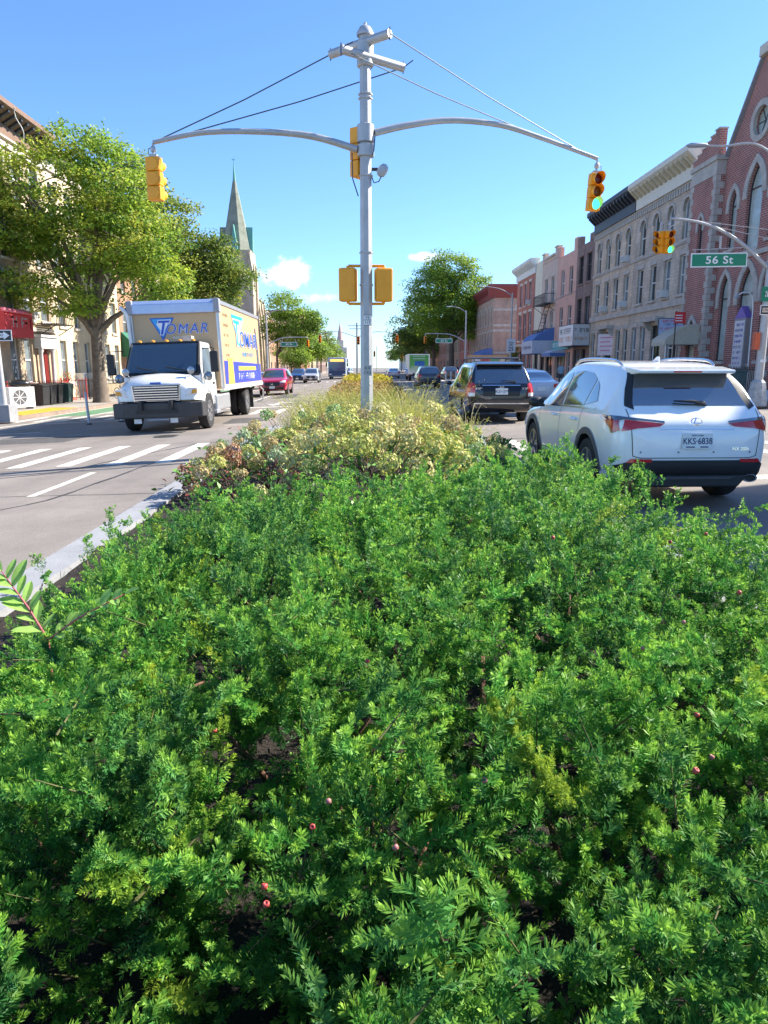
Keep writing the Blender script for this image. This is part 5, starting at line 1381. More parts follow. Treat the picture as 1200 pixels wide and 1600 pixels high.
# ---- black minivan ahead
van = thing('black_minivan', 'black minivan with roof rack seen from behind, beyond the white SUV', 'car', (3.86, 23.05, .02), R(.6))
BK = paint('black_paint', (.012, .012, .016), .2)
ST = [(-2.55, .50, .62, .85, .58, .92, .48), (-2.50, .40, .86, .98, .83, 1.06, .72), (-2.38, .33, .95, 1.06, .91, 1.26, .80), (-2.18, .30, .975, 1.08, .93, 1.58, .74), (-2.0, .28, .985, 1.08, .94, 1.74, .68), (-1.5, .27, .99, 1.06, .945, 1.775, .70), (-.3, .26, .99, 1.03, .945, 1.79, .71), (.5, .26, .985, 1.0, .94, 1.76, .70),
      (.95, .26, .985, .99, .935, 1.58, .71), (1.5, .26, .98, .99, .93, 1.20, .76), (1.75, .26, .97, .98, .92, 1.08, .76), (2.2, .28, .93, .92, .86, .96, .66), (2.45, .33, .82, .78, .74, .82, .52), (2.56, .42, .5, .62, .46, .66, .3)]
cv = Car(ST, [(-1.48, .35, .40, .68), (1.52, .35, .40, .68)])
cv.body(BK, van, M_TRIM); wheels(van, (-1.48, 1.52), 1.70, .35, .23, rimm=M_RIMD, spokes=6)
cv.patch('rear_window', [(-.78, 1.14), (.78, 1.14), (.70, 1.62), (-.70, 1.62)], M_CGLASS, van, 'rear', .006)
cv.patch('tail_lamp', [(-.93, .78), (-.76, .78), (-.76, 1.12), (-.82, 1.16), (-.95, 1.12)], M_RLAMP, van, 'rear', .014, .04, mirror=True); cv.patch('reversing_lamp', [(-.92, .78), (-.77, .78), (-.77, .88), (-.93, .88)], M_CLAMP, van, 'rear', .02, .04, mirror=True)
for sd in ('left', 'right'): cv.patch('tail_lamp', [(-2.46, .78), (-2.32, .80), (-2.26, 1.14), (-2.42, 1.14)], M_RLAMP, van, sd, .012, .04)
cv.patch('hatch_recess', [(-.52, .78), (.52, .78), (.58, 1.08), (-.58, 1.08)], mat('black_gloss_recess', (.006, .007, .012), .3, var=0), van, 'rear', .005); cv.patch('hatch_chrome', [(-.55, 1.075), (.55, 1.075), (.56, 1.10), (-.56, 1.10)], M_CHROME, van, 'rear', .012)
cv.patch('bumper_chrome', [(-.80, .56), (.80, .56), (.80, .59), (-.80, .59)], M_CHROME, van, 'rear', .014); cv.patch('high_brake_lamp', [(-.42, 1.66), (.42, 1.66), (.40, 1.705), (-.40, 1.705)], M_RLAMP, van, 'rear', .02)
hp = cv.bvh.ray_cast(Vector((0, -6, .92)), Vector((0, 1, 0)))[0]; plate(van, (0, hp.y - .02, .92), (R(-4), 0, 0), 'KLD·1579', None, (.36, .18))
he = cv.bvh.ray_cast(Vector((0, -6, 1.05)), Vector((0, 1, 0)))[0]
em = MB()
for s_ in (-1, 1): em.prism([(s_ * .035 - .012 - .01, -.035), (s_ * .035 + .012 - .01, -.035), (s_ * .035 + .012 + .01, .035), (s_ * .035 - .012 + .01, .035)], 'y', -.01, 0)
em.prism([(-.03, -.008), (.03, .0), (.03, .014), (-.03, .006)], 'y', -.01, 0)
em.lathe([(.085, 0), (.08, -.006), (.075, 0)], (0, 0, 0), 'y', 24, caps=False); em.v = [(a, c, e * .62 if abs(a) > .06 or abs(e) > .04 else e) for a, c, e in em.v]; em.build('emblem', M_CHROME, van, (0, he.y - .03, 1.03))
for sx in (-.68, .68):
    hb = cv.bvh.ray_cast(Vector((sx, -6, 1.0)), Vector((0, 1, 0)))[0]; scribble(van, .24, .06, M_CHROME, (sx, hb.y - .02, 1.0), seed=int(sx * 9))
wp = MB(); wp.tube([(0, 0, 0), (-.2, -.01, .03), (-.42, 0, .035)], [.025, .015, .008], 6); hw = cv.bvh.ray_cast(Vector((.1, -6, 1.18)), Vector((0, 1, 0)))[0]; wp.build('rear_wiper', M_TRIM, van, (.42, hw.y - .03, 1.19))
for sd in ('left', 'right'):
    cv.patch('rear_quarter_window', [(-2.1, 1.14), (-1.05, 1.12), (-1.05, 1.6), (-1.95, 1.58)], M_CGLASS, van, sd, .006); cv.patch('sliding_door_window', [(-.98, 1.12), (.05, 1.08), (.05, 1.62), (-.98, 1.6)], M_CGLASS, van, sd, .006); cv.patch('front_door_window', [(.12, 1.08), (1.1, 1.05), (.6, 1.55), (.12, 1.62)], M_CGLASS, van, sd, .006)
    for a_, b_ in (((-1.02, 1.7), (-1.02, .36)), ((.08, 1.7), (.08, .36)), ((1.15, 1.02), (1.05, .36)), ((-2.3, .98), (-1.0, .95))): cv.patch('door_seam', strip(a_, b_, .012), M_SEAMC, van, sd, .004)
    s_ = -1 if sd == 'left' else 1; mirror_unit(van, s_ * 1.1, .98, 1.1, BK, s_)
for s_ in (-1, 1):
    m = arc_tube([(s_ * .66, -1.75, 1.77), (s_ * .68, -1.5, 1.85), (s_ * .68, .1, 1.86), (s_ * .67, .4, 1.79)], [.02, .02, .02, .02], 6); m.build('roof_rail', M_TRIM, van, smooth=True)
for y in (-1.35, -.2): m = MB(); m.tube([(-.7, y, 1.88), (.7, y, 1.88)], .025, 6); m.build('rack_bar', M_RIMD, van)
sp_ = MB(); sp_.prism([(-2.02, 1.76), (-2.28, 1.70), (-2.26, 1.66), (-2.02, 1.68)], 'x', -.68, .68); sp_.build('spoiler', BK, van, bevel=.01)

# ---- generic cars for the rest of the traffic
def crossover(label, loc, rz, rgb, pn, front=True, scale=1.0, detail=True, group='traffic on the avenue'):
    rt = thing('car', label, 'car', loc, rz, group); rt.scale = (scale,) * 3; P_ = paint(pn, rgb)
    ST = [(-2.3, .5, .55, .82, .52, .9, .4), (-2.24, .4, .8, .95, .78, 1.05, .65), (-2.05, .33, .9, 1.03, .87, 1.28, .74), (-1.75, .28, .92, 1.05, .89, 1.56, .66), (-1.3, .26, .925, 1.05, .89, 1.66, .63), (-.3, .25, .925, 1.02, .89, 1.69, .64), (.4, .25, .92, 1.0, .88, 1.63, .63), (.85, .25, .92, .99, .88, 1.42, .65),
          (1.3, .25, .92, .99, .87, 1.12, .72), (1.8, .27, .91, .96, .85, 1.03, .68), (2.1, .3, .88, .90, .8, .95, .6), (2.24, .33, .8, .80, .72, .86, .5), (2.3, .42, .55, .66, .5, .7, .35)]
    c = Car(ST, [(-1.33, .36, .41, .62), (1.35, .36, .41, .62)], nl=4); c.body(P_, rt, M_TRIM); wheels(rt, (-1.33, 1.35), 1.6, .36, .22)
    c.patch('windscreen', [(-.68, 1.10), (.68, 1.10), (.56, 1.56), (-.56, 1.56)], M_CGLASS, rt, 'front', .008, .08); c.patch('rear_window', [(-.68, 1.12), (.68, 1.12), (.58, 1.5), (-.58, 1.5)], M_CGLASS, rt, 'rear', .008, .08)
    c.patch('headlamp', [(-.84, .78), (-.5, .75), (-.48, .84), (-.82, .92)], M_CLAMP, rt, 'front', .012, .05, mirror=True); c.patch('grille', [(-.46, .56), (.46, .56), (.5, .80), (-.5, .80)], M_TRIM, rt, 'front', .01, .06); c.patch('lower_grille', [(-.7, .36), (.7, .36), (.72, .5), (-.72, .5)], M_TRIM, rt, 'front', .01, .06)
    c.patch('tail_lamp', [(-.86, .85), (-.55, .88), (-.58, 1.02), (-.86, 1.08)], M_RLAMP, rt, 'rear', .012, .05, mirror=True)
    h = c.bvh.ray_cast(Vector((0, 6, .5)), Vector((0, -1, 0)))[0]; m = MB(); m.box(-.17, .17, 0, .01, -.08, .08); m.build('licence_plate', M_PLATE, rt, (0, h.y + .012, .5))
    e = MB(); e.box(-.06, -.035, 0, .01, -.05, .05); e.box(.035, .06, 0, .01, -.05, .05); e.box(-.04, .04, 0, .01, -.012, .012); h = c.bvh.ray_cast(Vector((0, 6, .69)), Vector((0, -1, 0)))[0]; e.build('emblem', M_CHROME, rt, (0, h.y + .015, .69))
    for sd in ('left', 'right'):
        c.patch('front_door_window', [(-.05, 1.06), (.9, 1.05), (.42, 1.45), (-.02, 1.52)], M_CGLASS, rt, sd, .008, .08); c.patch('rear_door_window', [(-1.5, 1.12), (-.12, 1.07), (-.08, 1.52), (-1.3, 1.48)], M_CGLASS, rt, sd, .008, .08)
        c.patch('sill_cladding', [(-.95, .26), (.95, .26), (.95, .38), (-.95, .38)], M_TRIM, rt, sd, .008, .2)
        s_ = -1 if sd == 'left' else 1; mirror_unit(rt, s_ * 1.03, .8, 1.08, P_, s_)
    return rt
def sedan(label, loc, rz, rgb, pn, group='traffic on the avenue'):
    rt = thing('car', label, 'car', loc, rz, group); P_ = paint(pn, rgb)
    ST = [(-2.3, .48, .5, .78, .46, .84, .36), (-2.22, .38, .78, .92, .74, .98, .58), (-1.95, .3, .88, .97, .84, 1.04, .66), (-1.5, .26, .9, .98, .85, 1.12, .66), (-1.05, .24, .9, .96, .86, 1.36, .58), (-.5, .24, .9, .95, .86, 1.46, .58), (.1, .24, .9, .93, .86, 1.45, .58), (.6, .24, .9, .92, .85, 1.27, .6), (1.05, .24, .9, .92, .84, 1.03, .66), (1.7, .26, .88, .86, .8, .92, .6), (2.1, .3, .8, .74, .7, .8, .5), (2.28, .4, .5, .6, .45, .64, .3)]
    c = Car(ST, [(-1.35, .33, .38, .62), (1.35, .33, .38, .62)], nl=4); c.body(P_, rt, M_TRIM); wheels(rt, (-1.35, 1.35), 1.54, .33, .2, rimm=M_RIMD)
    c.patch('rear_window', [(-.62, 1.06), (.62, 1.06), (.54, 1.36), (-.54, 1.36)], M_CGLASS, rt, 'rear', .008, .08); c.patch('windscreen', [(-.64, 1.0), (.64, 1.0), (.54, 1.38), (-.54, 1.38)], M_CGLASS, rt, 'front', .008, .08)
    c.patch('tail_lamp', [(-.84, .74), (-.5, .78), (-.5, .9), (-.82, .95)], M_RLAMP, rt, 'rear', .012, .04, mirror=True); c.patch('headlamp', [(-.78, .6), (-.45, .58), (-.45, .7), (-.76, .76)], M_CLAMP, rt, 'front', .012, .05, mirror=True); c.patch('grille', [(-.4, .42), (.4, .42), (.42, .58), (-.42, .58)], M_TRIM, rt, 'front', .01, .06)
    for sd in ('left', 'right'):
        c.patch('tail_lamp', [(-2.22, .74), (-1.98, .78), (-1.96, .93), (-2.2, .93)], M_RLAMP, rt, sd, .012, .04)
        c.patch('front_door_window', [(-.15, .99), (.72, .97), (.3, 1.26), (-.12, 1.34)], M_CGLASS, rt, sd, .008, .08); c.patch('rear_door_window', [(-1.25, 1.04), (-.22, 1.0), (-.18, 1.34), (-.9, 1.3)], M_CGLASS, rt, sd, .008, .08)
        s_ = -1 if sd == 'left' else 1; mirror_unit(rt, s_ * .98, .62, 1.0, P_, s_)
    h = c.bvh.ray_cast(Vector((0, -6, .7)), Vector((0, 1, 0)))[0]; m = MB(); m.box(-.16, .16, -.01, 0, -.08, .08); m.build('licence_plate', M_PLATE, rt, (0, h.y - .012, .72))
    return rt
def drop(x): return gz(x)
red = crossover('magenta-red crossover car coming towards us behind the box truck', (-5.95, 47.5, gz(-5.95)), R(180), (.42, .010, .045), 'crimson_paint')
red.rotation_euler = (0, R(2), R(180))
sedan('silver sedan in the right lane beyond the black minivan', (7.05, 31.0, gz(7.05)), R(0), (.55, .57, .6), 'silver_paint')
crossover('dark grey car with boxes at the back, parked left of the minivan far ahead', (4.85, 57.5, gz(4.9)), 0, (.06, .065, .075), 'graphite_paint')
sedan('dark blue car partly hidden between the minivan and the silver sedan', (6.9, 39.5, gz(6.9)), 0, (.05, .07, .11), 'slate_paint')
crossover('dark blue car far down the oncoming lanes', (-8.3, 88, gz(-8.3)), R(180), (.02, .05, .16), 'navy_paint')
crossover('silver-grey car right of the dark blue one in the oncoming lanes', (-6.3, 83, gz(-6.3)), R(180), (.42, .44, .46), 'grey_paint')
sedan('pale blue car peeking out behind the box truck', (-9.5, 63.5, gz(-9.5)), R(180), (.25, .35, .45), 'pale_blue_paint')
for i, (x, y, rz, c_, lab) in enumerate([(-3.6, 128, 180, (.4, .42, .45), 'tiny silver car right of the oncoming bus'), (-3.7, 152, 180, (.5, .5, .5), 'tiny pale car far behind the oncoming bus'), (-9.5, 120, 180, (.4, .05, .04), 'tiny red car far down the oncoming lanes'), (4.0, 108, 0, (.5, .5, .52), 'tiny grey car left of the green-backed truck'), (10.6, 92, 0, (.05, .05, .06), 'black car parked by the right kerb past the minivan'), (10.7, 48, 0, (.5, .52, .55), 'pale parked car by the right kerb in front of the stone houses'), (10.7, 54.5, 0, (.04, .05, .07), 'dark parked car by the right kerb below the brown building'), (10.7, 61, 0, (.2, .22, .25), 'grey parked car by the right kerb below the salmon building')]):
    (sedan if i % 2 else crossover)(lab, (x, y, gz(x)), R(rz), c_, f'traffic_paint_{i}')
# ------------------------------------------------------------------ box truck, bus, delivery truck
trk = thing('box_truck', 'white cab delivery truck with tan box body coming towards us on the left', 'truck', (-5.55, 20.2, gz(-5.55)), 0)
trk.rotation_euler = (0, R(2.0), R(179.2))     # local +Y forward (towards us), leans with the road
WT = paint('truck_white_paint', (.80, .79, .76), .35); M_BOXT = mat('box_tan_vinyl', (.52, .36, .20), .45, var=.06, scale=1.2); M_ALU = mat('brushed_aluminium', (.55, .56, .58), .38, metal=.7, var=.08, scale=5)
M_TBLUE = mat('logo_blue', (.012, .09, .48), .4, var=0); M_TLBLUE = mat('logo_light_blue', (.03, .36, .75), .4, var=0); M_VBLUE = mat('vinyl_royal_blue', (.05, .07, .43), .4, var=.04); M_VYEL = mat('vinyl_yellow', (.76, .52, .09), .4, var=.04); M_FRAME = mat('truck_chassis_black', (.025, .025, .026), .6, var=.2)
# local: y=0 at front axle, +Y forward, x right-hand side of truck is -? (truck faces us: local -x appears on our right)
BX0, BX1, BZ0, BZ1, BY0, BY1 = -1.27, 1.27, 1.06, 3.62, -8.6, -1.35
b = MB(); b.box(BX0, BX1, BY0, BY1, BZ0, BZ1); b.build('box_body', M_BOXT, trk, bevel=.03)
for x in (BX0, BX1):
    m = MB(); m.box(x - .05, x + .05, BY1 - .06, BY1 + .05, BZ0, BZ1 - .1); m.build('corner_post', M_ALU, trk, bevel=.03)
    m = MB(); m.box(x - .03, x + .03, BY0, BY1, BZ1 - .09, BZ1 + .02); m.build('top_rail', M_ALU, trk); m = MB(); m.box(x - .03, x + .03, BY0, BY1, BZ0 - .06, BZ0 + .1); m.build('bottom_rail', WT, trk)
m = MB(); m.prism([(BY1 - .12, BZ1 + .03), (BY1 + .02, BZ1 + .03), (BY1 + .12, BZ1 - .08), (BY1 + .12, BZ1 - .34), (BY1 + .04, BZ1 - .36)], 'x', BX0 - .03, BX1 + .03); m.build('front_cap', mat('pale_blue_metal', (.42, .52, .72), .35, metal=.3, var=.05), trk, bevel=.02)
for x in (BX0, BX1): m = MB(); m.box(x - .09, x + .09, BY1 - .1, BY1 + .14, BZ1 - .36, BZ1 + .04); m.build('corner_casting', mat('grey_casting', (.3, .31, .34), .5, var=.1), trk, bevel=.03)
m = arc_tube([(1.30, BY1 + .1, 1.9), (1.32, BY1 + .12, 2.9), (1.36, BY1 + .14, 3.3), (1.52, BY1 + .16, 3.48)], [.05] * 4, 10); m.build('air_stack', WT, trk, smooth=True)
# front logo: triangle and lettering (seen from the front: local x runs to our left)
def front_tri(x0, x1, z0, z1, y, m_, nm, par=trk):
    t = MB(); t.prism([(x0, z1), (x1, z1), ((x0 + x1) / 2, z0)], 'y', y, y + .008); return t.build(nm, m_, par)
front_tri(.74, .02, 2.52, 3.16, BY1 + .004, M_TBLUE, 'logo_triangle'); front_tri(.69, .07, 2.60, 3.13, BY1 + .010, M_TLBLUE, 'logo_triangle'); front_tri(.55, .2, 2.7, 3.0, BY1 + .016, M_SWHITE, 'logo_triangle')
FR = (R(90), 0, R(180))
text('logo_outline', 'T', .56, M_SWHITE, trk, (.40, BY1 + .024, 2.86), FR, shear=.25, bold=.03, extrude=.003); text('logo_lettering', 'T', .56, M_TBLUE, trk, (.40, BY1 + .032, 2.86), FR, shear=.25, bold=.008, extrude=.003)
text('logo_outline', 'OMAR', .40, M_SWHITE, trk, (-.32, BY1 + .024, 2.82), FR, shear=.2, bold=.011, extrude=.003, spacing=1.2); text('logo_lettering', 'OMAR', .40, M_TBLUE, trk, (-.32, BY1 + .032, 2.82), FR, shear=.2, bold=.0, extrude=.003, spacing=1.2)
text('logo_small_print', 'INDUSTRIES', .105, M_SWHITE, trk, (-.18, BY1 + .02, 2.58), FR, shear=.2, extrude=.002)
# side graphics on the face turned to the avenue (local -x)
SX = BX0 - .006; SR = (R(90), 0, R(-90))
def side_poly(pts, off, m_, nm):
    t = MB(); t.prism(pts, 'x', SX - off - .005, SX - off); return t.build(nm, m_, trk)
side_poly([(-1.75, BZ0 + .12), (-8.45, BZ0 + .12), (-8.45, BZ0 + .75), (-5.4, BZ0 + .78), (-1.75, BZ0 + .82)], 0, M_VBLUE, 'side_panel'); side_poly([(-2.15, BZ0 + .12), (-3.1, BZ0 + .12), (-3.0, BZ0 + .9), (-2.3, BZ0 + .9)], .006, M_VYEL, 'side_panel')
side_poly([(-3.9, BZ0 + .52), (-7.3, BZ0 + .52), (-7.3, BZ0 + .66), (-3.9, BZ0 + .66)], .006, M_VYEL, 'side_panel')
scribble(trk, 3.2, .2, M_SWHITE, (SX - .006, -5.5, BZ0 + .33), (0, 0, R(-90)), 3)
side_poly([(-3.3, 3.36), (-5.3, 3.36), (-4.3, 2.3)], .0, M_TLBLUE, 'side_logo_triangle'); side_poly([(-3.55, 3.24), (-5.05, 3.24), (-4.3, 2.45)], .006, M_SWHITE, 'side_logo_triangle')
text('side_logo_outline', 'T', 1.15, M_SWHITE, trk, (SX - .014, -4.0, 2.75), SR, sx=1.5, bold=.045, extrude=.002); text('side_logo', 'T', 1.15, M_TLBLUE, trk, (SX - .02, -4.0, 2.75), SR, sx=1.5, bold=.01, extrude=.002)
text('side_logo_outline', 'OMAR', .72, M_SWHITE, trk, (SX - .014, -6.05, 2.6), SR, sx=1.55, bold=.028, extrude=.002, spacing=1.1); text('side_logo', 'OMAR', .72, M_TBLUE, trk, (SX - .02, -6.05, 2.6), SR, sx=1.55, bold=.004, extrude=.002, spacing=1.1)
scribble(trk, 2.2, .14, M_TLBLUE, (SX - .004, -5.9, 2.12), (0, 0, R(-90)), 5)
side_poly([(-7.85, 1.55), (-8.15, 1.6), (-8.05, 2.3), (-7.75, 3.15), (-7.6, 3.12), (-7.75, 2.3)], .006, mat('photo_grey_figure', (.08, .1, .16), .5, var=.4, scale=6), 'side_picture')
for i in range(5): scribble(trk, .7, .08, mat('faded_print', (.42, .30, .17), .5, var=.0), (SX - .002, -2.35, 3.25 - i * .3), (0, 0, R(-90)), 20 + i)
# cab
cab = [(-1.05, -1.3), (1.05, -1.3)]
c = MB()
def ring(y, z0, z1, w0, w1): return [(-w0, y, z0), (w0, y, z0), (w1, y, z1), (-w1, y, z1)]
R0, R1, R2 = ring(-1.25, .75, 2.42, 1.12, 1.02), ring(.22, .75, 1.55, 1.12, 1.08), None
c.add([(-1.10, -1.25, .78), (1.10, -1.25, .78), (1.10, .40, .78), (-1.10, .40, .78), (-1.10, -1.25, 1.52), (1.10, -1.25, 1.52), (1.06, .42, 1.48), (-1.06, .42, 1.48), (-.98, -1.25, 2.40), (.98, -1.25, 2.40), (.96, -.25, 2.42), (-.96, -.25, 2.42)],
      [(0, 1, 2, 3), (0, 4, 5, 1), (0, 3, 7, 4), (1, 5, 6, 2), (3, 2, 6, 7), (4, 8, 9, 5), (4, 7, 11, 8), (5, 9, 10, 6), (8, 11, 10, 9)])
c.build('cab', WT, trk, bevel=.06)
def plane_part(nm, pts, m_, th=.01, par=trk):
    p = [Vector(q) for q in pts]; n_ = (p[1] - p[0]).cross(p[2] - p[0]).normalized() * th; t = MB(); k = len(p)
    t.add([q + n_ for q in p] + [q - n_ for q in p], [tuple(range(k)), tuple(range(2 * k - 1, k - 1, -1))] + [(i, k + i, k + (i + 1) % k, (i + 1) % k) for i in range(k)]); return t.build(nm, m_, par)
def wsp(x, t, off=.05): return (x, .42 - .67 * t + off, 1.48 + .94 * t + off * .7)
def see_through(name, sky_tint, fac):
    m_ = bpy.data.materials.new(name); m_.use_nodes = True; n = m_.node_tree.nodes; l = m_.node_tree.links; b_ = n['Principled BSDF']
    b_.inputs['Base Color'].default_value = (*sky_tint, 1); b_.inputs['Roughness'].default_value = .03; b_.inputs['Coat Weight'].default_value = 1; b_.inputs['Coat IOR'].default_value = 2.2
    t = n.new('ShaderNodeBsdfTransparent'); t.inputs['Color'].default_value = (.75, .85, .9, 1); x = n.new('ShaderNodeMixShader'); x.inputs[0].default_value = fac
    l.new(b_.outputs['BSDF'], x.inputs[1]); l.new(t.outputs['BSDF'], x.inputs[2]); l.new(x.outputs['Shader'], n['Material Output'].inputs['Surface']); return m_
M_TGLASS = see_through('truck_glass', (.045, .085, .14), .45)  # bluish base colour imitates the sky mirrored in the glass
for p_, q_, w_ in (((-1.0, .03), (1.0, .03), 'z'), ((-.93, .95), (.93, .95), 'z'), ((-1.0, .03), (-.93, .95), 'x'), ((1.0, .03), (.93, .95), 'x')):
    t_ = MB(); t_.tube([wsp(p_[0], p_[1], .03), wsp(q_[0], q_[1], .03)], .035, 6); t_.build('windscreen_rubber', M_TRIM, trk)
plane_part('windscreen', [wsp(-.95, .07, .06), wsp(.95, .07, .06), wsp(.89, .89, .06), wsp(-.89, .89, .06)], M_TGLASS, .01)
M_CABIN = mat('cabin_grey', (.07, .07, .075), .8, var=.2, scale=5)
m = MB(); m.box(-1.0, 1.0, .0, .38, .9, 1.46); m.build('dashboard', M_CABIN, trk, bevel=.05); m = MB(); m.box(-1.0, 1.0, -1.2, -1.16, .8, 2.3); m.build('cabin_back', M_CABIN, trk)
for x in (-.5, .5): m = MB(); m.box(x - .28, x + .28, -.95, -.35, .95, 1.2); m.box(x - .26, x + .26, -1.05, -.85, 1.2, 1.95); m.build('seat', M_CABIN, trk, bevel=.05)
m = MB(); m.lathe([(.22, -.012), (.235, 0), (.22, .012)], (0, 0, 0), 'z', 20, caps=False); m.build('steering_wheel', M_TRIM, trk, (-.5, -.08, 1.5), (R(-35), 0, 0))
for s_ in (-1, 1):
    x = s_ * 1.075
    plane_part('door_window', [(s_ * 1.085, -.95, 1.55), (s_ * 1.085, .18, 1.53), (s_ * 1.0, -.28, 2.24), (s_ * 1.0, -.95, 2.24)][::(1 if s_ > 0 else -1)], M_TGLASS, .02)
    m = MB(); m.box(x - .035, x + .035, -1.0, .22, .8, 1.46); m.build('door', WT, trk, bevel=.02); m = MB(); m.box(s_ * 1.12 - .015, s_ * 1.12 + .015, -.92, -.72, 1.22, 1.27); m.build('door_handle', M_TRIM, trk)
    m = MB(); m.tube([(s_ * 1.08, .1, 2.2), (s_ * 1.42, .22, 2.2), (s_ * 1.42, .22, 1.35), (s_ * 1.1, .15, 1.38)], .018, 6); m.build('mirror_bracket', M_TRIM, trk)
    m = MB(); m.box(s_ * 1.42 - .11, s_ * 1.42 + .11, .16, .28, 1.55, 2.12); m.build('wing_mirror', M_TRIM, trk, bevel=.03)
    m = MB(); m.lathe([(.02, -.06), (.1, -.03), (.13, .02), (.12, .04), (.001, .045)], (0, 0, 0), 'y', 16, caps=False); m.build('convex_mirror', mat('mirror_grey', (.35, .37, .4), .2, metal=.7, var=0), trk, (s_ * 1.22, .3, 1.45), (R(180), 0, 0), smooth=True)
    m = MB(); m.tube([(s_ * .8, .62, 1.45), (s_ * .88, .7, 1.6)], .014, 6); m.lathe([(.02, -.04), (.085, -.02), (.1, .03), (.001, .05)], (s_ * .88, .7, 1.62), 'y', 14, caps=False); m.build('hood_mirror', mat('mirror_grey', (.35, .37, .4)), trk, smooth=True, auto=40)
# hood: tapering, sloping nose with flared wings
hd = MB(); secs = [(.3, 1.10, 1.56, .86, .80), (.55, 1.12, 1.54, .80, .80), (.78, 1.12, 1.48, .70, .82), (.98, 1.06, 1.38, .62, .84), (1.05, .98, 1.30, .57, .85)]
for y, w, zt, wt, zb in secs:
    hd.v += [(-w, y, zb), (-w, y, zt - .34), (-w * .93, y, zt - .26), (-wt, y, zt - .04), (-wt * .5, y, zt), (0, y, zt + .015), (wt * .5, y, zt), (wt, y, zt - .04), (w * .93, y, zt - .26), (w, y, zt - .34), (w, y, zb)]
for i in range(4):
    for j in range(10): hd.f.append((i * 11 + j, i * 11 + j + 1, (i + 1) * 11 + j + 1, (i + 1) * 11 + j)); hd.mi.append(0)
hd.f.append(tuple(44 + j for j in range(11))); hd.mi.append(0); hd.f.append(tuple(range(11))[::-1]); hd.mi.append(0); 
ho = hd.build('hood', WT, trk, smooth=True, auto=35)
gr = MB(); gr.prism([(-.62, .82), (.62, .82), (.66, 1.28), (-.66, 1.28)], 'y', 1.0, 1.085); go = gr.build('grille_frame', M_CHROME, trk, bevel=.02)
gd = MB(); gd.prism([(-.58, .85), (.58, .85), (.62, 1.25), (-.62, 1.25)], 'y', 1.086, 1.09); gd.build('grille_back', mat('grille_dark', (.03, .04, .07), .5), trk)
for i in range(6): m = MB(); z = .87 + i * .065; m.box(-.58, .58, 1.09, 1.115, z, z + .026); m.build('grille_bar', M_CHROME, go)
m = MB(); m.box(-.14, .14, 1.04, 1.085, 1.29, 1.335); m.build('badge', M_TBLUE, trk)
for s_ in (-1, 1):
    m = MB(); m.prism([(s_ * .72, .93), (s_ * 1.09, 1.0), (s_ * 1.10, 1.17), (s_ * .84, 1.17)], 'y', .8, 1.06); m.build('headlamp', M_CLAMP, trk, bevel=.03); m = MB(); m.prism([(s_ * .92, 1.0), (s_ * 1.08, 1.03), (s_ * 1.08, 1.12), (s_ * .96, 1.12)], 'y', 1.06, 1.07); m.build('indicator', M_AMBER, trk)
    # wheel-arch lip
    fl = MB(); fl.lathe([(.60, s_ * .98), (.60, s_ * 1.13), (.54, s_ * 1.13)], (0, 0, .52), 'x', 28, caps=False); fl.f = [f for f in fl.f if min(fl.v[i][2] for i in f) > .55]; fl.mi = [0] * len(fl.f); fl.build('wheel_arch', WT, trk, smooth=True)
bp = MB(); bp.prism([(-1.24, .70), (-1.2, 1.06), (-.9, 1.18), (.9, 1.18), (1.2, 1.06), (1.24, .70), (1.05, .70), (-1.05, .70)], 'z', .40, .80); bp.build('front_bumper', mat('bumper_black', (.045, .045, .047), .5, var=.15, scale=6), trk, bevel=.03)
m = MB(); m.box(-.55, .55, 1.17, 1.20, .52, .62); m.build('bumper_intake', M_DLENS, trk); m = MB(); m.tube([(-.28, 1.12, .35), (.28, 1.12, .35)], .025, 8); m.build('tow_bar', M_ALU, trk); 
for x in (-.42, .55): m = MB(); m.box(x - .1, x + .1, 1.1, 1.11, .26, .38); m.build('licence_plate', M_PLATE, trk)
for x in (-.75, -.38, 0, .38, .75): m = MB(); m.lathe([(.07, 0), (.06, .04), (.02, .06)], (0, 0, 0), 'z', 10); m.build('roof_marker', M_AMBER, trk, (x, -.3, 2.43))
m = MB(); m.box(-.14, .14, -.15, .15, 0, .16); m.build('roof_box', mat('grey_box', (.45, .4, .35), .6), trk, (-.55, -.55, 2.42), bevel=.02)
for a_, b_ in ((-.7, -.1), (.1, .7)): m = MB(); p, q = Vector(wsp(a_, .09, .08)), Vector(wsp(b_, .22, .085)); m.tube([p, q], .012, 5); m.build('windscreen_wiper', M_TRIM, trk)
# chassis, tanks and wheels
m = MB(); m.box(-.45, -.35, -8.3, 1.3, .62, .85); m.box(.35, .45, -8.3, 1.3, .62, .85)
for y in (-7.5, -5.2, -3.2, -1.2): m.box(-.4, .4, y, y + .12, .66, .8)
m.box(-1.2, 1.2, -8.5, -8.4, .5, .62); m.build('chassis', M_FRAME, trk)
for s_ in (-1, 1):
    m = MB(); m.box(s_ * .95 - .25, s_ * .95 + .25, -2.6, -.75, .42, .92); m.build('side_tank', M_ALU if s_ < 0 else M_FRAME, trk, bevel=.06); m = MB(); m.box(s_ * 1.1 - .12, s_ * 1.1 + .12, -1.0, -.5, .38, .46); m.build('cab_step', M_ALU, trk)
    wheel(trk, s_ * 1.02, 0, .50, .50, .27, M_RIMD, 8, s_, rimr=.58); wheel(trk, s_ * 1.02, -5.85, .50, .50, .27, M_RIM, 8, s_, rimr=.58); wheel(trk, s_ * .70, -5.85, .50, .50, .27, M_RIMD, 8, s_, rimr=.58)
    m = MB(); m.box(s_ * .9 - .3, s_ * .9 + .3, -6.75, -6.72, .22, .95); m.build('mud_flap', M_FRAME, trk)
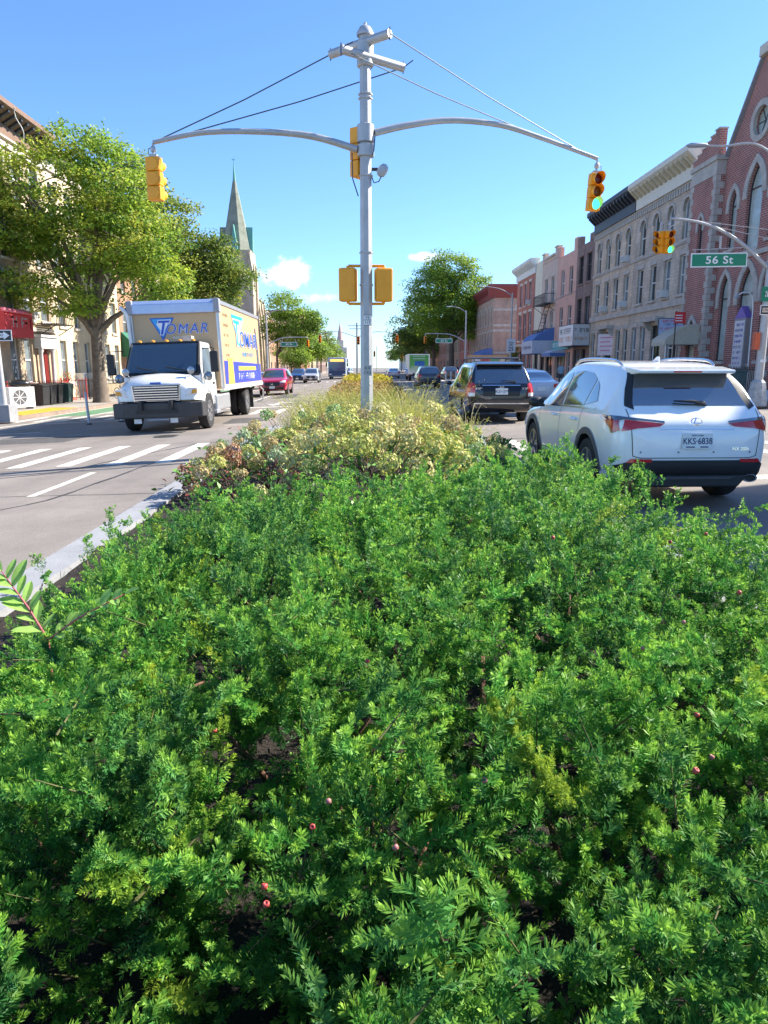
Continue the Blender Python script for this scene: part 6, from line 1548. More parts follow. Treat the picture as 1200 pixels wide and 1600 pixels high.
m = MB(); m.tube([(-1.1, -5.85, .5), (1.1, -5.85, .5)], .12, 10); m.lathe([(.05, -.25), (.24, -.1), (.24, .1), (.05, .25)], (0, -5.85, .5), 'x', 14); m.tube([(-1, 0, .5), (1, 0, .5)], .07, 8); m.build('axles', M_FRAME, trk)
m = MB(); m.tube([(-1.2, -8.4, .95), (-1.25, -8.9, .8), (-1.2, -9.0, .4), (-1.0, -8.9, .3)], .03, 6); m.build('tail_lift_arm', M_ALU, trk)

# ---- oncoming bus
bus = thing('bus', 'dark blue and white city bus with amber sign coming towards us far away', 'bus', (-4.25, 103, gz(-4.25)), R(180))
m = MB(); m.box(-1.28, 1.28, -12, 0, .35, 3.05); m.build('body', mat('bus_pale_blue', (.35, .42, .52), .35, var=.05), bus, bevel=.15)
m = MB(); m.box(-1.2, 1.2, 0, .03, .5, 1.25); m.build('front_lower', mat('bus_navy', (.02, .05, .14), .3, var=.05), bus); m = MB(); m.box(-1.15, 1.15, 0, .035, 1.3, 2.4); m.build('windscreen', mat('bus_glass', (.03, .09, .2), .06, var=.2, spec=.9), bus); m = MB(); m.box(-.95, .95, .0, .05, 2.5, 2.8); m.build('route_display', mat('amber_display', (.5, .2, .04), .5, var=.3, scale=8, emit=((1, .4, .08), .7)), bus)
for s_ in (-1, 1):
    m = MB(); m.box(s_ * .95 - .18, s_ * .95 + .18, .03, .06, .62, .78); m.build('headlamp', M_CLAMP, bus); m = MB(); m.box(s_ * 1.29 - .01, s_ * 1.29 + .01, -11.5, -1, 1.3, 2.4); m.build('side_window', M_CGLASS, bus); m = MB(); m.box(s_ * 1.5 - .1, s_ * 1.5 + .1, .05, .15, 1.8, 2.3); m.build('wing_mirror', M_TRIM, bus)
    for y in (-2.6, -9): wheel(bus, s_ * 1.1, y, .48, .48, .28, M_RIMD, 6, s_)
# ---- parked delivery truck with green print
gt = thing('delivery_truck', 'white parked truck with green printed rear doors on the right ahead', 'truck', (6.15, 84.5, gz(6.1)), 0)
m = MB(); m.box(-1.25, 1.25, 0, 6.5, .75, 3.1); m.build('box_body', WT, gt, bevel=.04); 
def print_mat():
    m_ = bpy.data.materials.new('green_print'); m_.use_nodes = True; n = m_.node_tree.nodes; l = m_.node_tree.links; b_ = n['Principled BSDF']; tc = n.new('ShaderNodeTexCoord'); s = n.new('ShaderNodeSeparateXYZ'); l.new(tc.outputs['Object'], s.inputs[0])
    q = n.new('ShaderNodeTexNoise'); q.inputs['Scale'].default_value = .8; l.new(tc.outputs['Object'], q.inputs['Vector']); a = n.new('ShaderNodeMath'); a.operation = 'MULTIPLY_ADD'; l.new(q.outputs['Fac'], a.inputs[0]); a.inputs[1].default_value = 1.6; l.new(s.outputs['Z'], a.inputs[2])
    r_ = n.new('ShaderNodeMapRange'); r_.inputs['From Min'].default_value = 1.9; r_.inputs['From Max'].default_value = 2.7; l.new(a.outputs[0], r_.inputs['Value']); mx = n.new('ShaderNodeMix'); mx.data_type = 'RGBA'; mx.inputs['A'].default_value = (.6, .66, .6, 1); mx.inputs['B'].default_value = (.12, .42, .1, 1); l.new(r_.outputs['Result'], mx.inputs['Factor']); l.new(mx.outputs['Result'], b_.inputs['Base Color']); b_.inputs['Roughness'].default_value = .5; return m_
m = MB(); m.box(-1.12, 1.12, -.015, 0, .95, 3.0); m.build('printed_door', print_mat(), gt); m = MB(); m.box(-.5, .65, -.025, -.016, 1.75, 2.3); m.build('printed_logo', mat('print_blue', (.04, .16, .5), .5, var=.3, scale=3), gt)
for z in (2.85, 2.55): m = MB(); m.box(-.7, .7, -.025, -.016, z, z + .05); m.build('printed_line', M_SWHITE, gt)
m = MB(); m.box(-1.2, 1.2, -.1, .1, .55, .75); m.build('bumper', M_FRAME, gt); m = MB(); m.box(-1.1, 1.1, 6.6, 8.4, .5, 2.3); m.build('cab', WT, gt, bevel=.1)
for s_ in (-1, 1):
    for y in (1.4, 7.6): wheel(gt, s_ * 1.0, y, .42, .42, .3, M_RIMD, 6, s_)
# ------------------------------------------------------------------ trees
M_BARK = mat('grey_brown_bark', (.16, .125, .095), .95, var=.35, scale=5, bump=.8, bscale=14)
M_LEAF = mat('tree_leaf', (.1, .2, .03), .55, attr=True, trans=.5)
def tree(name, label, loc, trunk_h, trunk_r, blobs, nleaf, pal, leaf=.17, group=None, seed=1, lean=(0, 0), limbs=7, hang=.25, clump=.55):
    """tapered trunk with limbs reaching into the crown; crown of leaf-sized faces gathered in clumps inside several uneven lobes.
    blobs: (cx, cy, cz, rx, ry, rz) relative to the base"""
    r = np.random.default_rng(seed)
    root = thing(name, label, 'tree', loc, 0, group)
    t = MB(); top = Vector((lean[0], lean[1], trunk_h))
    pts = [Vector((0, 0, -.2)), Vector((0, 0, .12)), Vector((lean[0] * .25, lean[1] * .25, trunk_h * .45)), top]
    t.tube(pts, [trunk_r * 1.7, trunk_r * 1.2, trunk_r * .9, trunk_r * .72], 10)
    for i in range(limbs):
        b = blobs[i % len(blobs)]
        end = Vector((b[0], b[1], b[2])) + Vector((r.uniform(-.6, .6) * b[3], r.uniform(-.6, .6) * b[4], r.uniform(-.4, .6) * b[5]))
        s = top + Vector((0, 0, -r.uniform(0, trunk_h * .18))); L = (end - s).length
        mid = s.lerp(end, .45) + Vector((r.uniform(-.1, .1), r.uniform(-.1, .1), .10)) * L
        r0 = trunk_r * r.uniform(.38, .58)
        t.tube([s, s.lerp(mid, .5) + Vector((0, 0, .04 * L)), mid, mid.lerp(end, .55), end], [r0, r0 * .8, r0 * .55, r0 * .35, r0 * .12], 6)
        for k in range(4):
            a = mid.lerp(end, r.uniform(0, .8)); e2 = a + Vector((r.uniform(-1, 1), r.uniform(-1, 1), r.uniform(-.2, .9))).normalized() * L * r.uniform(.2, .4)
            t.tube([a, a.lerp(e2, .5) + Vector((0, 0, .05)), e2], [r0 * .32, r0 * .2, r0 * .06], 5)
    t.build('trunk', M_BARK, root, smooth=True, auto=60)
    B = np.array(blobs, float); vol = np.prod(B[:, 3:], 1) ** (2 / 3); vol /= vol.sum()
    per = 70; nc = max(8, nleaf // per)
    bi = r.choice(len(B), nc, p=vol)
    d = unit(r.normal(0, 1, (nc, 3))); rad = r.uniform(.35, 1.0, (nc, 1)) ** .45 * r.uniform(.82, 1.12, (nc, 1))
    cc = B[bi, :3] + d * rad * B[bi, 3:]
    # each clump: a flattened spray of leaves, drooping outwards
    n = nc * per; ci = np.repeat(np.arange(nc), per)
    cs = np.repeat(r.uniform(.6, 1.25, nc), per)[:, None] * clump
    off = r.normal(0, 1, (n, 3)) * [1, 1, .42]
    off /= np.maximum(1, np.linalg.norm(off, axis=1, keepdims=True) / 1.6)
    C = cc[ci] + off * cs
    C[:, 2] -= hang * np.linalg.norm(off[:, :2], axis=1) * cs[:, 0] * .5
    outw = unit(C - B[bi][ci][:, :3])
    D = unit(off * [1, 1, .3] + r.normal(0, .6, (n, 3)) + [0, 0, -.35])
    N = unit(outw * .7 + r.normal(0, .55, (n, 3)) + [0, 0, .8])
    pal = np.array(pal, float)
    k = r.choice(len(pal), nc); base = pal[k][ci]
    mixc = pal[r.choice(len(pal), n)]
    col = (base * .7 + mixc * .3) * r.uniform(.75, 1.25, (n, 1)) * 1.55
    me = leaf_mesh('crown', C, D, N, r.uniform(.75, 1.3, n) * leaf, r.uniform(.6, 1.0, n) * leaf * .75, np.clip(col, 0, 1), M_LEAF, fold=.15)
    link('crown', me, root)
    return root
YG = [(.24, .31, .03), (.19, .28, .03), (.14, .24, .028), (.10, .19, .025), (.31, .31, .045), (.06, .13, .02)]
DG = [(.16, .21, .03), (.12, .18, .028), (.09, .145, .025), (.06, .11, .02), (.22, .23, .035)]
RG = [(.22, .30, .03), (.17, .26, .03), (.12, .2, .03), (.08, .14, .025)]
tree('street_tree', 'broad yellow-green street tree with forked trunk in front of the tan tenement', (-14.25, 38.6, ZL), 3.9, .36,
     [(-1.6, -1.5, 10.4, 2.7, 2.4, 2.4), (1.2, .3, 11.0, 2.4, 2.4, 2.2), (-3.2, -.8, 8.6, 2.0, 2.2, 1.5), (-.3, 0, 8.0, 3.0, 2.6, 1.7), (2.6, -.5, 8.2, 2.2, 2.2, 1.9), (-2.9, -1.8, 5.9, 2.0, 2.0, .9),
      (-.9, -1.4, 5.2, 1.7, 1.6, .9), (3.3, .2, 6.2, 1.9, 2.2, 1.4), (-4.1, -1.5, 9.9, 1.2, 1.4, .9), (.4, -1, 12.4, 1.7, 1.8, 1.0)], 44000, YG, .18, 'street trees', 11, limbs=14, clump=.40)
tree('street_tree', 'tall darker green street tree rising behind the box truck', (-14.2, 50.5, ZL), 4.6, .36,
     [(-1.4, 0, 13.0, 2.2, 2.4, 2.0), (.8, -.5, 11.4, 2.4, 2.6, 1.9), (-1.8, 0, 10.5, 2.8, 2.8, 2.2), (2.8, 0, 9.0, 2.4, 2.6, 1.7), (.8, -.6, 8.6, 3.2, 2.8, 1.9), (-1.2, 0, 14.8, 1.4, 1.5, 1.1), (3.6, -.6, 7.0, 2.2, 2.2, 1.5), (1.0, -.6, 6.4, 2.0, 2.0, 1.2), (4.9, -.4, 7.9, 1.7, 1.8, 1.3), (4.1, 0, 9.7, 1.3, 1.5, 1.1)], 48000, DG, .2, 'street trees', 12, limbs=12, clump=.46)
tree('street_tree', 'rounded green street tree beside the far left traffic signal', (-14.0, 113, ZL), 4.2, .22,
     [(1.6, 0, 11.3, 2.6, 2.4, 2.3), (4.0, 0, 8.6, 2.9, 2.6, 2.4), (.2, 0, 8.2, 2.4, 2.4, 2.2), (2.6, 0, 6.6, 3.4, 2.6, 1.8), (5.8, 0, 9.2, 1.6, 1.6, 1.6)], 15000, RG, .3, 'street trees', 13, clump=.7)
tree('street_tree', 'small bright green tree low under the far left street tree', (-12.6, 120, ZL), 2.0, .12, [(0, 0, 4.0, 2.4, 2.2, 2.0), (1.8, 0, 3.2, 1.8, 1.6, 1.6)], 5000, RG, .28, 'street trees', 14, clump=.6)
tree('street_tree', 'huge leafy street tree with sunlit top on the right side of the avenue', (13.9, 118, ZR), 6.0, .5,
     [(-.5, 0, 17.0, 3.8, 3.6, 2.6), (-3.0, 0, 14.4, 4.0, 3.6, 3.0), (2.6, 0, 14.0, 3.2, 3.2, 2.6), (-4.6, 0, 10.6, 3.0, 3.2, 2.6), (.6, -1, 10.6, 4.0, 3.6, 3.0), (4.2, 0, 10.6, 2.6, 2.6, 2.6), (-2.0, 0, 7.8, 4.0, 3.4, 1.9), (2.6, -.5, 7.2, 2.8, 2.6, 1.6)], 34000, RG, .34, 'street trees', 15, limbs=10, clump=.85)
tree('street_tree', 'darker street tree on the right behind the huge leafy one', (13.6, 146, ZR), 5.0, .4,
     [(-2, 0, 13.4, 4.0, 3.6, 3.0), (-5.0, 0, 9.8, 3.6, 3.2, 2.8), (-6.5, 0, 7.0, 2.6, 2.6, 2.0), (1.6, 0, 12.6, 3.2, 3.2, 3.0), (-1.5, 0, 8.0, 4.2, 3.4, 2.4)], 14000, DG, .4, 'street trees', 16, clump=.9)
for i, (x, y, h, lab) in enumerate([(-14, 185, 11, 'far street tree left of the oncoming bus'), (-13.6, 215, 13, 'farther street tree above the oncoming bus'), (-13.6, 262, 12, 'most distant street tree on the left side'),
                               (13.4, 178, 12, 'street tree right of the pole, third along the right side'), (13.4, 222, 12, 'small distant street tree right of the signal pole'), (13.4, 275, 12, 'most distant street tree on the right side')]):
    tree('street_tree', lab, (x, y, ZL if x < 0 else ZR), h * .32, .25, [(0, 0, h * .72, h * .3, h * .3, h * .25), (h * .2, 0, h * .5, h * .26, h * .26, h * .2), (-h * .2, 0, h * .52, h * .26, h * .26, h * .2)], 4200, DG if i % 2 else RG, .55, 'street trees', 30 + i, clump=1.0)
tree('potted_shrub', 'small dark evergreen beside the red brick corner building', (16.6, 81.5, ZR), .8, .08, [(0, 0, 2.0, .7, .7, 1.1), (0, 0, 3.2, .5, .5, .8)], 3000, DG, .12, None, 50, clump=.25)
# ------------------------------------------------------------------ street-side things
# ---- left: dental shop awning sign, condenser, bins, railings
aw = thing('shop_awning', 'red and pink shop awning sign at the far left edge', 'awning', (LX, 34.6, ZL), R(90))
M_ARED = mat('awning_red', (.50, .04, .05), .7, var=.1); M_APINK = mat('awning_pink', (.72, .16, .2), .7, var=.1)
m = MB(); m.prism([(0, 3.3), (-1.0, 3.3), (-1.0, 4.35), (-.85, 4.55), (0, 4.7)], 'x', 0, 2.9); m.build('canopy', M_ARED, aw)
for i in range(7):
    m = MB(); m.lathe([(.21, -.0), (.18, .12), (.08, .2)], (.2 + i * .42, -.9, 4.42), 'z', 10); m.build('scallop', M_APINK, aw, smooth=True)
M_AGR = mat('awning_grey_print', (.3, .3, .33), .6); scribble(aw, 2.4, .5, M_AGR, (1.5, -1.002, 4.0), seed=2); scribble(aw, .8, .42, M_AGR, (2.902, -.5, 4.0), (0, 0, R(90)), 6)
m = MB(); m.lathe([(.32, 0), (.28, .02)], (0, 0, 0), 'x', 16); m.v = [(a, c * .8, e * 1.2) for a, c, e in m.v]; m.build('tooth_print', MATS['awning_grey_print'], aw, (2.9, -.35, 3.6))
ac = thing('condenser_unit', 'white outdoor air conditioning condenser with round fan grille at the far left', 'air conditioner', (-15.6, 32.4, ZL), R(60))
M_ACW = mat('appliance_white', (.66, .66, .64), .5, var=.06)
m = MB(); m.box(-.62, .62, -.22, .22, .08, .98); m.build('casing', M_ACW, ac, bevel=.02); m = MB(); m.box(-.5, -.4, -.2, .2, 0, .08); m.build('foot', M_TRIM, ac); m = MB(); m.box(.4, .5, -.2, .2, 0, .08); m.build('foot', M_TRIM, ac)
m = MB(); m.lathe([(.36, -.225), (.36, -.245), (.33, -.245)], (-.14, 0, .53), 'y', 24, caps=False); m.build('fan_ring', M_ACW, ac); m = MB(); m.lathe([(.34, -.224), (.001, -.224)], (-.14, 0, .53), 'y', 24, caps=False); m.build('fan_opening', mat('dark_fan', (.09, .09, .1), .6), ac)
for k in range(8): m = MB(); m.box(-.012, .012, -.232, -.226, .0, .34, 0, Matrix.Translation((-.14, 0, .53)) @ Matrix.Rotation(R(45 * k), 4, 'Y')); m.build('grille_spoke', M_ACW, ac)
bg = thing('rubbish_bag', 'black rubbish bag lying on top of the condenser unit', 'bag', (-15.6, 32.5, ZL + .99), R(20))
m = MB(); m.lathe([(.05, 0), (.28, .02), (.34, .14), (.22, .26), (.06, .33)], (0, 0, 0), 'z', 14); m.v = [(a * 1.5 + .04 * math.sin(9 * c), c + .04 * math.sin(11 * a), e + .02 * math.sin(14 * a + 9 * c)) for a, c, e in m.v]; m.build('bag', mat('black_bag', (.015, .015, .016), .3, var=.2), bg, smooth=True)
def bin_(label, loc, rz, col, h=1.05, cat='bin'):
    o = thing('wheelie_bin', label, cat, loc, rz, 'rubbish bins'); m = MB(); m.add([(-.24, -.26, .05), (.24, -.26, .05), (.24, .26, .05), (-.24, .26, .05), (-.3, -.33, h - .1), (.3, -.33, h - .1), (.3, .33, h - .1), (-.3, .33, h - .1)], [(0, 3, 2, 1), (4, 5, 6, 7), (0, 1, 5, 4), (1, 2, 6, 5), (2, 3, 7, 6), (3, 0, 4, 7)]); m.build('tub', col, o, bevel=.02)
    m = MB(); m.prism([(-.36, h - .1), (-.36, h - .06), (-.1, h), (.34, h), (.34, h - .1)], 'x', -.32, .32); m.build('lid', col, o, bevel=.015)
    for s_ in (-1, 1): m = MB(); m.lathe([(.1, -.03), (.1, .03)], (s_ * .24, .24, .1), 'x', 12); m.build('wheel', M_TYRE, o)
    return o
M_BIN = mat('black_bin_plastic', (.02, .02, .022), .5, var=.2); M_BING = mat('dark_green_bin_plastic', (.02, .05, .045), .5, var=.2)
bin_('black wheelie bin by the red door, nearest of the row', (-15.9, 35.2, ZL), R(80), M_BIN); bin_('black wheelie bin by the red door, middle of the row', (-15.9, 36.0, ZL), R(84), M_BIN); bin_('black wheelie bin by the red door, third of the row', (-15.9, 36.8, ZL), R(92), M_BIN); bin_('dark green wheelie bin beside the red stoop', (-15.8, 37.8, ZL), R(88), M_BING)
def railing(label, p0, p1, z, h, m_, step=.13, group='iron railings', finial=True):
    p0, p1 = Vector((*p0, 0)), Vector((*p1, 0)); d = p1 - p0; L_ = d.length; o = thing('railing', label, 'railing', (p0.x, p0.y, z), math.atan2(d.y, d.x), group)
    for zz in (.12, h - .1): m = MB(); m.box(0, L_, -.018, .018, zz, zz + .03); m.build('rail', m_, o)
    k = MB(); k.box(-.011, .011, -.011, .011, 0, h - .02)
    if finial: k.lathe([(.02, h - .02), (.001, h + .07)], (0, 0, 0), 'z', 4, caps=False)
    bm_ = k.mesh('baluster', m_)
    for i in range(int(L_ / step) + 1): link('baluster', bm_, o, (i * step, 0, 0))
    for x in (0, L_): m = MB(); m.box(x - .03, x + .03, -.03, .03, 0, h + .08); m.build('post', m_, o)
    return o
M_REDIRON = mat('red_iron', (.40, .045, .04), .5, var=.15)
railing('red iron railing in front of the tan tenement', (-16.4, 33.0), (-16.4, 39.6), ZL, 1.15, M_REDIRON, .16); railing('red stair railing beside the red door', (-17.6, 41.7), (-16.2, 41.7), ZL, 1.2, M_REDIRON, .2); railing('black iron railing in front of the cream tenement', (-16.4, 42.6), (-16.4, 52.5), ZL, 1.1, M_BLACK, .16)
fb = thing('flower_basket', 'basket of red flowers beside the red door', 'flowers', (-17.5, 42.2, ZL + 1.2)); m = MB(); m.lathe([(.1, -.2), (.22, .0)], (0, 0, 0), 'z', 12); m.build('basket', mat('basket_brown', (.12, .07, .04), .9), fb)
r9 = np.random.default_rng(3); n = 160; C = r9.normal(0, .14, (n, 3)) + [0, 0, .14]; cl = np.where(r9.random((n, 1)) < .45, np.array([[.6, .03, .05]]), np.array([[.1, .25, .04]])); link('blooms', leaf_mesh('blooms', C, r9.normal(0, 1, (n, 3)), r9.normal(0, 1, (n, 3)), r9.uniform(.05, .1, n), r9.uniform(.05, .08, n), cl, M_LEAF), fb)['kind'] = 'stuff'
ga = thing('shop_awning', 'green shop awning with white Chinese characters left of the box truck', 'awning', (LX, 53.6, ZL), R(90))
m = MB(); m.prism([(0, 2.6), (-1.1, 2.6), (-1.1, 3.3), (0, 4.4)], 'x', 0, 3.4); m.build('canopy', mat('awning_green', (.02, .14, .08), .7, var=.1), ga)
def glyph(par, x, z, sz, strokes, y=-1.112, rot=None):
    g = MB()
    for (x0, z0, x1, z1) in strokes:
        if x0 == x1: g.box(x + (x0 - .05) * sz, x + (x0 + .05) * sz, y - .004, y, z + z0 * sz, z + z1 * sz)
        else: g.box(x + x0 * sz, x + x1 * sz, y - .004, y, z + (z0 - .045) * sz, z + (z0 + .045) * sz)
    return g.build('character', M_SWHITE, par)
GU = [(0, .75, 1, .75), (.5, .45, .5, 1.0), (.2, .45, .8, .45), (.2, .0, .2, .45), (.8, 0, .8, .45), (.2, .03, .8, .03)]; QIAN = [(.1, .85, .9, .85), (0, .5, 1, .5), (.5, 0, .5, .9)]
for i in range(3): glyph(ga, .5 + i * .8, 2.68, .55, GU if i % 2 == 0 else QIAN)
ge = MB(); 
for k, st in enumerate((GU, QIAN)):
    for (x0, z0, x1, z1) in st:
        yy = -.95 + .35 * 0; 
        if x0 == x1: ge.box(-.012, -.004, -1.0 + (x0 - .05) * .42 + .0, -1.0 + (x0 + .05) * .42, 3.0 - k * .0 + z0 * .42 - k * .38, 3.0 + z1 * .42 - k * .38)
        else: ge.box(-.012, -.004, -1.0 + x0 * .42, -1.0 + x1 * .42, 3.0 + (z0 - .045) * .42 - k * .38, 3.0 + (z0 + .045) * .42 - k * .38)
ge.build('end_characters', M_SWHITE, ga)
# bicycles chained near the tree
def bicycle(label, loc, rz, col):
    o = thing('bicycle', label, 'bicycle', loc, rz, 'parked bicycles')
    for x, nm in ((-.5, 'rear_wheel'), (.52, 'front_wheel')):
        t = MB()
        for k in range(24):
            a0, a1 = 2 * math.pi * k / 24, 2 * math.pi * (k + 1) / 24; t.tube([(x + .33 * math.cos(a0), 0, .34 + .33 * math.sin(a0)), (x + .33 * math.cos(a1), 0, .34 + .33 * math.sin(a1))], .018, 5, caps=False)
        wo = t.build(nm, M_TYRE, o); s_ = MB()
        for k in range(10): a = 2 * math.pi * k / 10; s_.tube([(x, 0, .34), (x + .32 * math.cos(a), 0, .34 + .32 * math.sin(a))], .004, 3, caps=False)
        s_.build('spokes', M_ALU, wo)
    f = MB(); A_, B_, C_, D_, E_ = (-.5, 0, .34), (-.08, 0, .3), (-.2, 0, .82), (.38, 0, .84), (.52, 0, .34)
    for p, q in ((A_, B_), (A_, C_), (B_, C_), (C_, D_), (B_, D_), (D_, E_)): f.tube([p, q], .018, 6)
    f.tube([D_, (.36, 0, 1.0)], .014, 6); f.build('frame', col, o)
    h = MB(); h.tube([(.36, -.28, 1.02), (.36, 0, 1.0), (.36, .28, 1.02)], .014, 6); h.build('handlebar', M_TRIM, o); h = MB(); h.tube([(-.2, 0, .82), (-.23, 0, .92)], .014, 6); h.box(-.36, -.1, -.07, .07, .92, .97); h.build('saddle', M_TRIM, o, bevel=.02)
bicycle('black bicycle parked behind the tree trunk', (-14.6, 43.0, ZL), R(75), M_BLACK); bicycle('white bicycle parked left of the truck cab', (-14.4, 44.6, ZL), R(100), M_SWHITE)
# ---- right: church notice board, lamp, canopy, fences, bins
nbd = thing('notice_board', 'white church notice board with purple gabled top beside the lamp pole', 'notice board', (RX - .12, 33.15, ZR + 1.25), R(-90))
m = MB(); m.box(-.5, .5, -.16, .16, 0, 2.3); m.build('case', mat('board_grey', (.3, .28, .28), .6), nbd); m = MB(); m.box(-.44, .44, -.175, -.162, .06, 2.2); m.build('panel', mat('board_white', (.62, .6, .62), .5, var=.05), nbd); m = MB(); m.prism([(-.52, 2.3), (.52, 2.3), (0, 2.85)], 'y', -.17, .16); m.build('gable_top', mat('board_purple', (.2, .12, .42), .5), nbd)
M_PUR = mat('print_purple', (.18, .15, .5), .5, var=0)
for i in range(8): scribble(nbd, .7, .12, M_PUR, (0, -.177, 2.02 - i * .25), seed=40 + i)
# end of the board faces us
m = MB(); m.box(-.511, -.502, -.15, .15, .06, 2.2); m.build('end_panel', MATS['board_white'], nbd)
gl = thing('gooseneck_lamp', 'white gooseneck lamp pipe on the church wall beside the notice board', 'lamp', (RX, 32.1, ZR), R(-90)); arc_tube([(0, -.25, .6), (0, -.3, 3.0), (0, -.32, 4.0), (0, -.45, 4.5), (0, -.8, 4.6), (0, -1.05, 4.45)], [.03] * 6, 6).build('pipe', M_SWHITE, gl, smooth=True); m = MB(); m.lathe([(.04, .1), (.14, -.05)], (0, -1.08, 4.42), 'z', 10); m.build('shade', M_POLE, gl)
cn = thing('door_canopy', 'pale beige canvas canopy over the church side door', 'canopy', (RX - .42, 39.0, ZR), R(-90))
M_CANV = mat('beige_canvas', (.52, .48, .38), .8, var=.08); P_ = [(0, 3.55), (-.5, 3.5), (-1.1, 3.25), (-1.7, 2.8), (-1.75, 2.55), (-1.7, 2.5), (0, 2.5)]
m = MB(); m.prism(P_, 'x', .35, 2.15); m.build('canvas', M_CANV, cn)
for i in range(12): m = MB(); m.lathe([(.07, -.004), (.07, .004)], (.43 + i * .148, -1.74, 2.5), 'y', 10); m.build('scallop', M_CANV, cn)
for x in (.45, 2.05): m = MB(); m.tube([(x, -1.65, 0), (x, -1.65, 2.6)], .03, 8); m.build('post', M_SWHITE, cn)
railing('black iron fence along the church front', (15.9, 28.6), (15.9, 36.2), ZR, 1.35, M_BLACK, .13); railing('black iron fence before the house with the cream cornice', (15.6, 39.4), (15.6, 42.4), ZR, 1.1, M_BLACK, .14); railing('black iron fence at the near part of the black-cornice house', (15.6, 44.6), (15.6, 51.0), ZR, 1.1, M_BLACK, .14); railing('black iron fence before the red brick corner building', (15.8, 72.9), (15.8, 80.0), ZR, 1.5, M_BLACK, .16)
bin_('dark teal bin between the church fence and the lamp pole', (15.2, 29.2, ZR), R(-90), mat('dark_teal_bin', (.015, .07, .085), .5, var=.1), 1.25)
bx = thing('cardboard_box', 'brown cardboard box on the pavement left of the teal bin', 'box', (14.9, 29.9, ZR), R(10)); m = MB(); m.box(-.25, .25, -.2, .2, 0, .55); m.build('carton', mat('cardboard', (.42, .27, .14), .8, var=.1), bx, bevel=.01); m = MB(); m.box(-.25, .25, -.02, .02, .551, .556); m.build('tape', mat('tape', (.5, .4, .25), .4), bx)
bg2 = thing('rubbish_bag', 'pale blue rubbish bag by the foot of the right lamp pole', 'bag', (15.2, 26.6, ZR)); m = MB(); m.lathe([(.05, 0), (.28, .02), (.34, .2), (.22, .42), (.05, .52)], (0, 0, 0), 'z', 14); m.v = [(a + .03 * math.sin(9 * c), c + .03 * math.sin(11 * a), e) for a, c, e in m.v]; m.build('bag', mat('pale_blue_bag', (.4, .5, .62), .35, var=.15), bg2, smooth=True)
# big clinic sign on a post and smaller ones
cs_ = thing('clinic_sign', 'large blue-grey sign board with red lettering in front of the stone house', 'sign', (16.3, 38.6, ZR + 1.72), R(-12)); cs_.scale = (.52,) * 3
m = MB(); m.tube([(.6, .12, -3.3), (.6, .12, 4.1)], .08, 8); m.build('post', M_BLACK, cs_); m = MB(); m.box(-1.25, 1.25, -.08, .08, 2.55, 4.25); m.build('board', M_SBLACK, cs_); m = MB(); m.box(-1.18, 1.18, -.09, -.081, 2.62, 4.18); m.build('face', mat('sign_pale_blue', (.36, .42, .58), .5, var=.05), cs_)
M_SRED = mat('sign_red', (.62, .03, .03), .5, var=.04)
for i, (wd, sz, z, c_) in enumerate(((1.7, .24, 3.95, M_SRED), (1.3, .2, 3.6, M_NAVY), (2.1, .2, 3.2, M_SRED), (1.6, .16, 2.82, M_NAVY))): scribble(cs_, wd, sz, c_, (0, -.091, z), seed=60 + i)
rs = thing('bus_sign', 'small red street sign in front of the clinic board', 'sign', (15.45, 36.0, ZR), R(-4)); rs.scale = (.62, .62, 1); m = MB(); m.tube([(0, .04, 0), (0, .04, 4.1)], .05, 8); m.build('post', M_BLACK, rs); m = MB(); m.box(-.12, .75, -.012, .012, 3.5, 4.05); m.build('plate', M_SRED, rs)
for z in (3.6, 3.73, 3.86): m = MB(); m.box(-.05, .5, -.016, -.0125, z, z + .05); m.build('white_line', M_SWHITE, rs)
lb = thing('leaning_sign', 'white board with red words, tilted under the clinic sign', 'sign', (15.95, 38.2, ZR + 2.75)); lb.scale = (.52,) * 3; lb.rotation_euler = (0, R(12), R(-10)); m = MB(); m.box(-.85, .6, -.02, .02, -.2, .2); m.build('board', M_SWHITE, lb); scribble(lb, 1.2, .16, M_SRED, (-.1, -.021, 0), seed=70)
ba = thing('arrow_sign', 'small blue arrow sign beside the tilted white board', 'sign', (16.5, 38.4, ZR + 2.6)); ba.scale = (.5,) * 3; ba.rotation_euler = (0, R(10), R(-10)); m = MB(); m.prism([(-.5, -.2), (.3, -.2), (.55, 0), (.3, .2), (-.5, .2)], 'y', -.02, .02); m.build('board', M_VBLUE, ba); m = MB(); m.prism([(-.3, -.06), (.1, -.06), (.3, .02), (.1, .1), (-.3, .1)], 'y', -.024, -.021); m.build('arrow', M_SWHITE, ba)
ws = thing('banner_sign', 'white banner with pink print hung on the black-cornice house', 'sign', (RX - .25, 51.6, ZR + 2.2), R(-62)); m = MB(); m.box(-.85, .85, -.02, .02, 0, 1.5); m.build('board', mat('pinkish_white', (.66, .6, .62), .6), ws)
for i in range(4): m = MB(); m.box(-.6, .55 - .2 * (i % 2), -.026, -.021, 1.2 - i * .3, 1.28 - i * .3); m.build('print_line', mat('pink_print', (.6, .2, .3), .6), ws)
sf = thing('shop_sign', 'large white shop sign projecting from the dark brown building', 'sign', (RX, 58.6, ZR), R(-90)); m = MB(); m.box(-2.1, 2.1, -1.3, -.0, 3.0, 4.7); m.build('box', mat('sign_side_dark', (.05, .04, .045), .6), sf); m = MB(); m.box(-2.05, 2.05, -1.32, -1.301, 3.05, 4.65); m.build('face', M_SWHITE, sf); m = MB(); m.box(2.101, 2.12, -1.28, -.02, 3.05, 4.65); m.build('end_face', mat('sign_end', (.6, .58, .56), .5), sf)
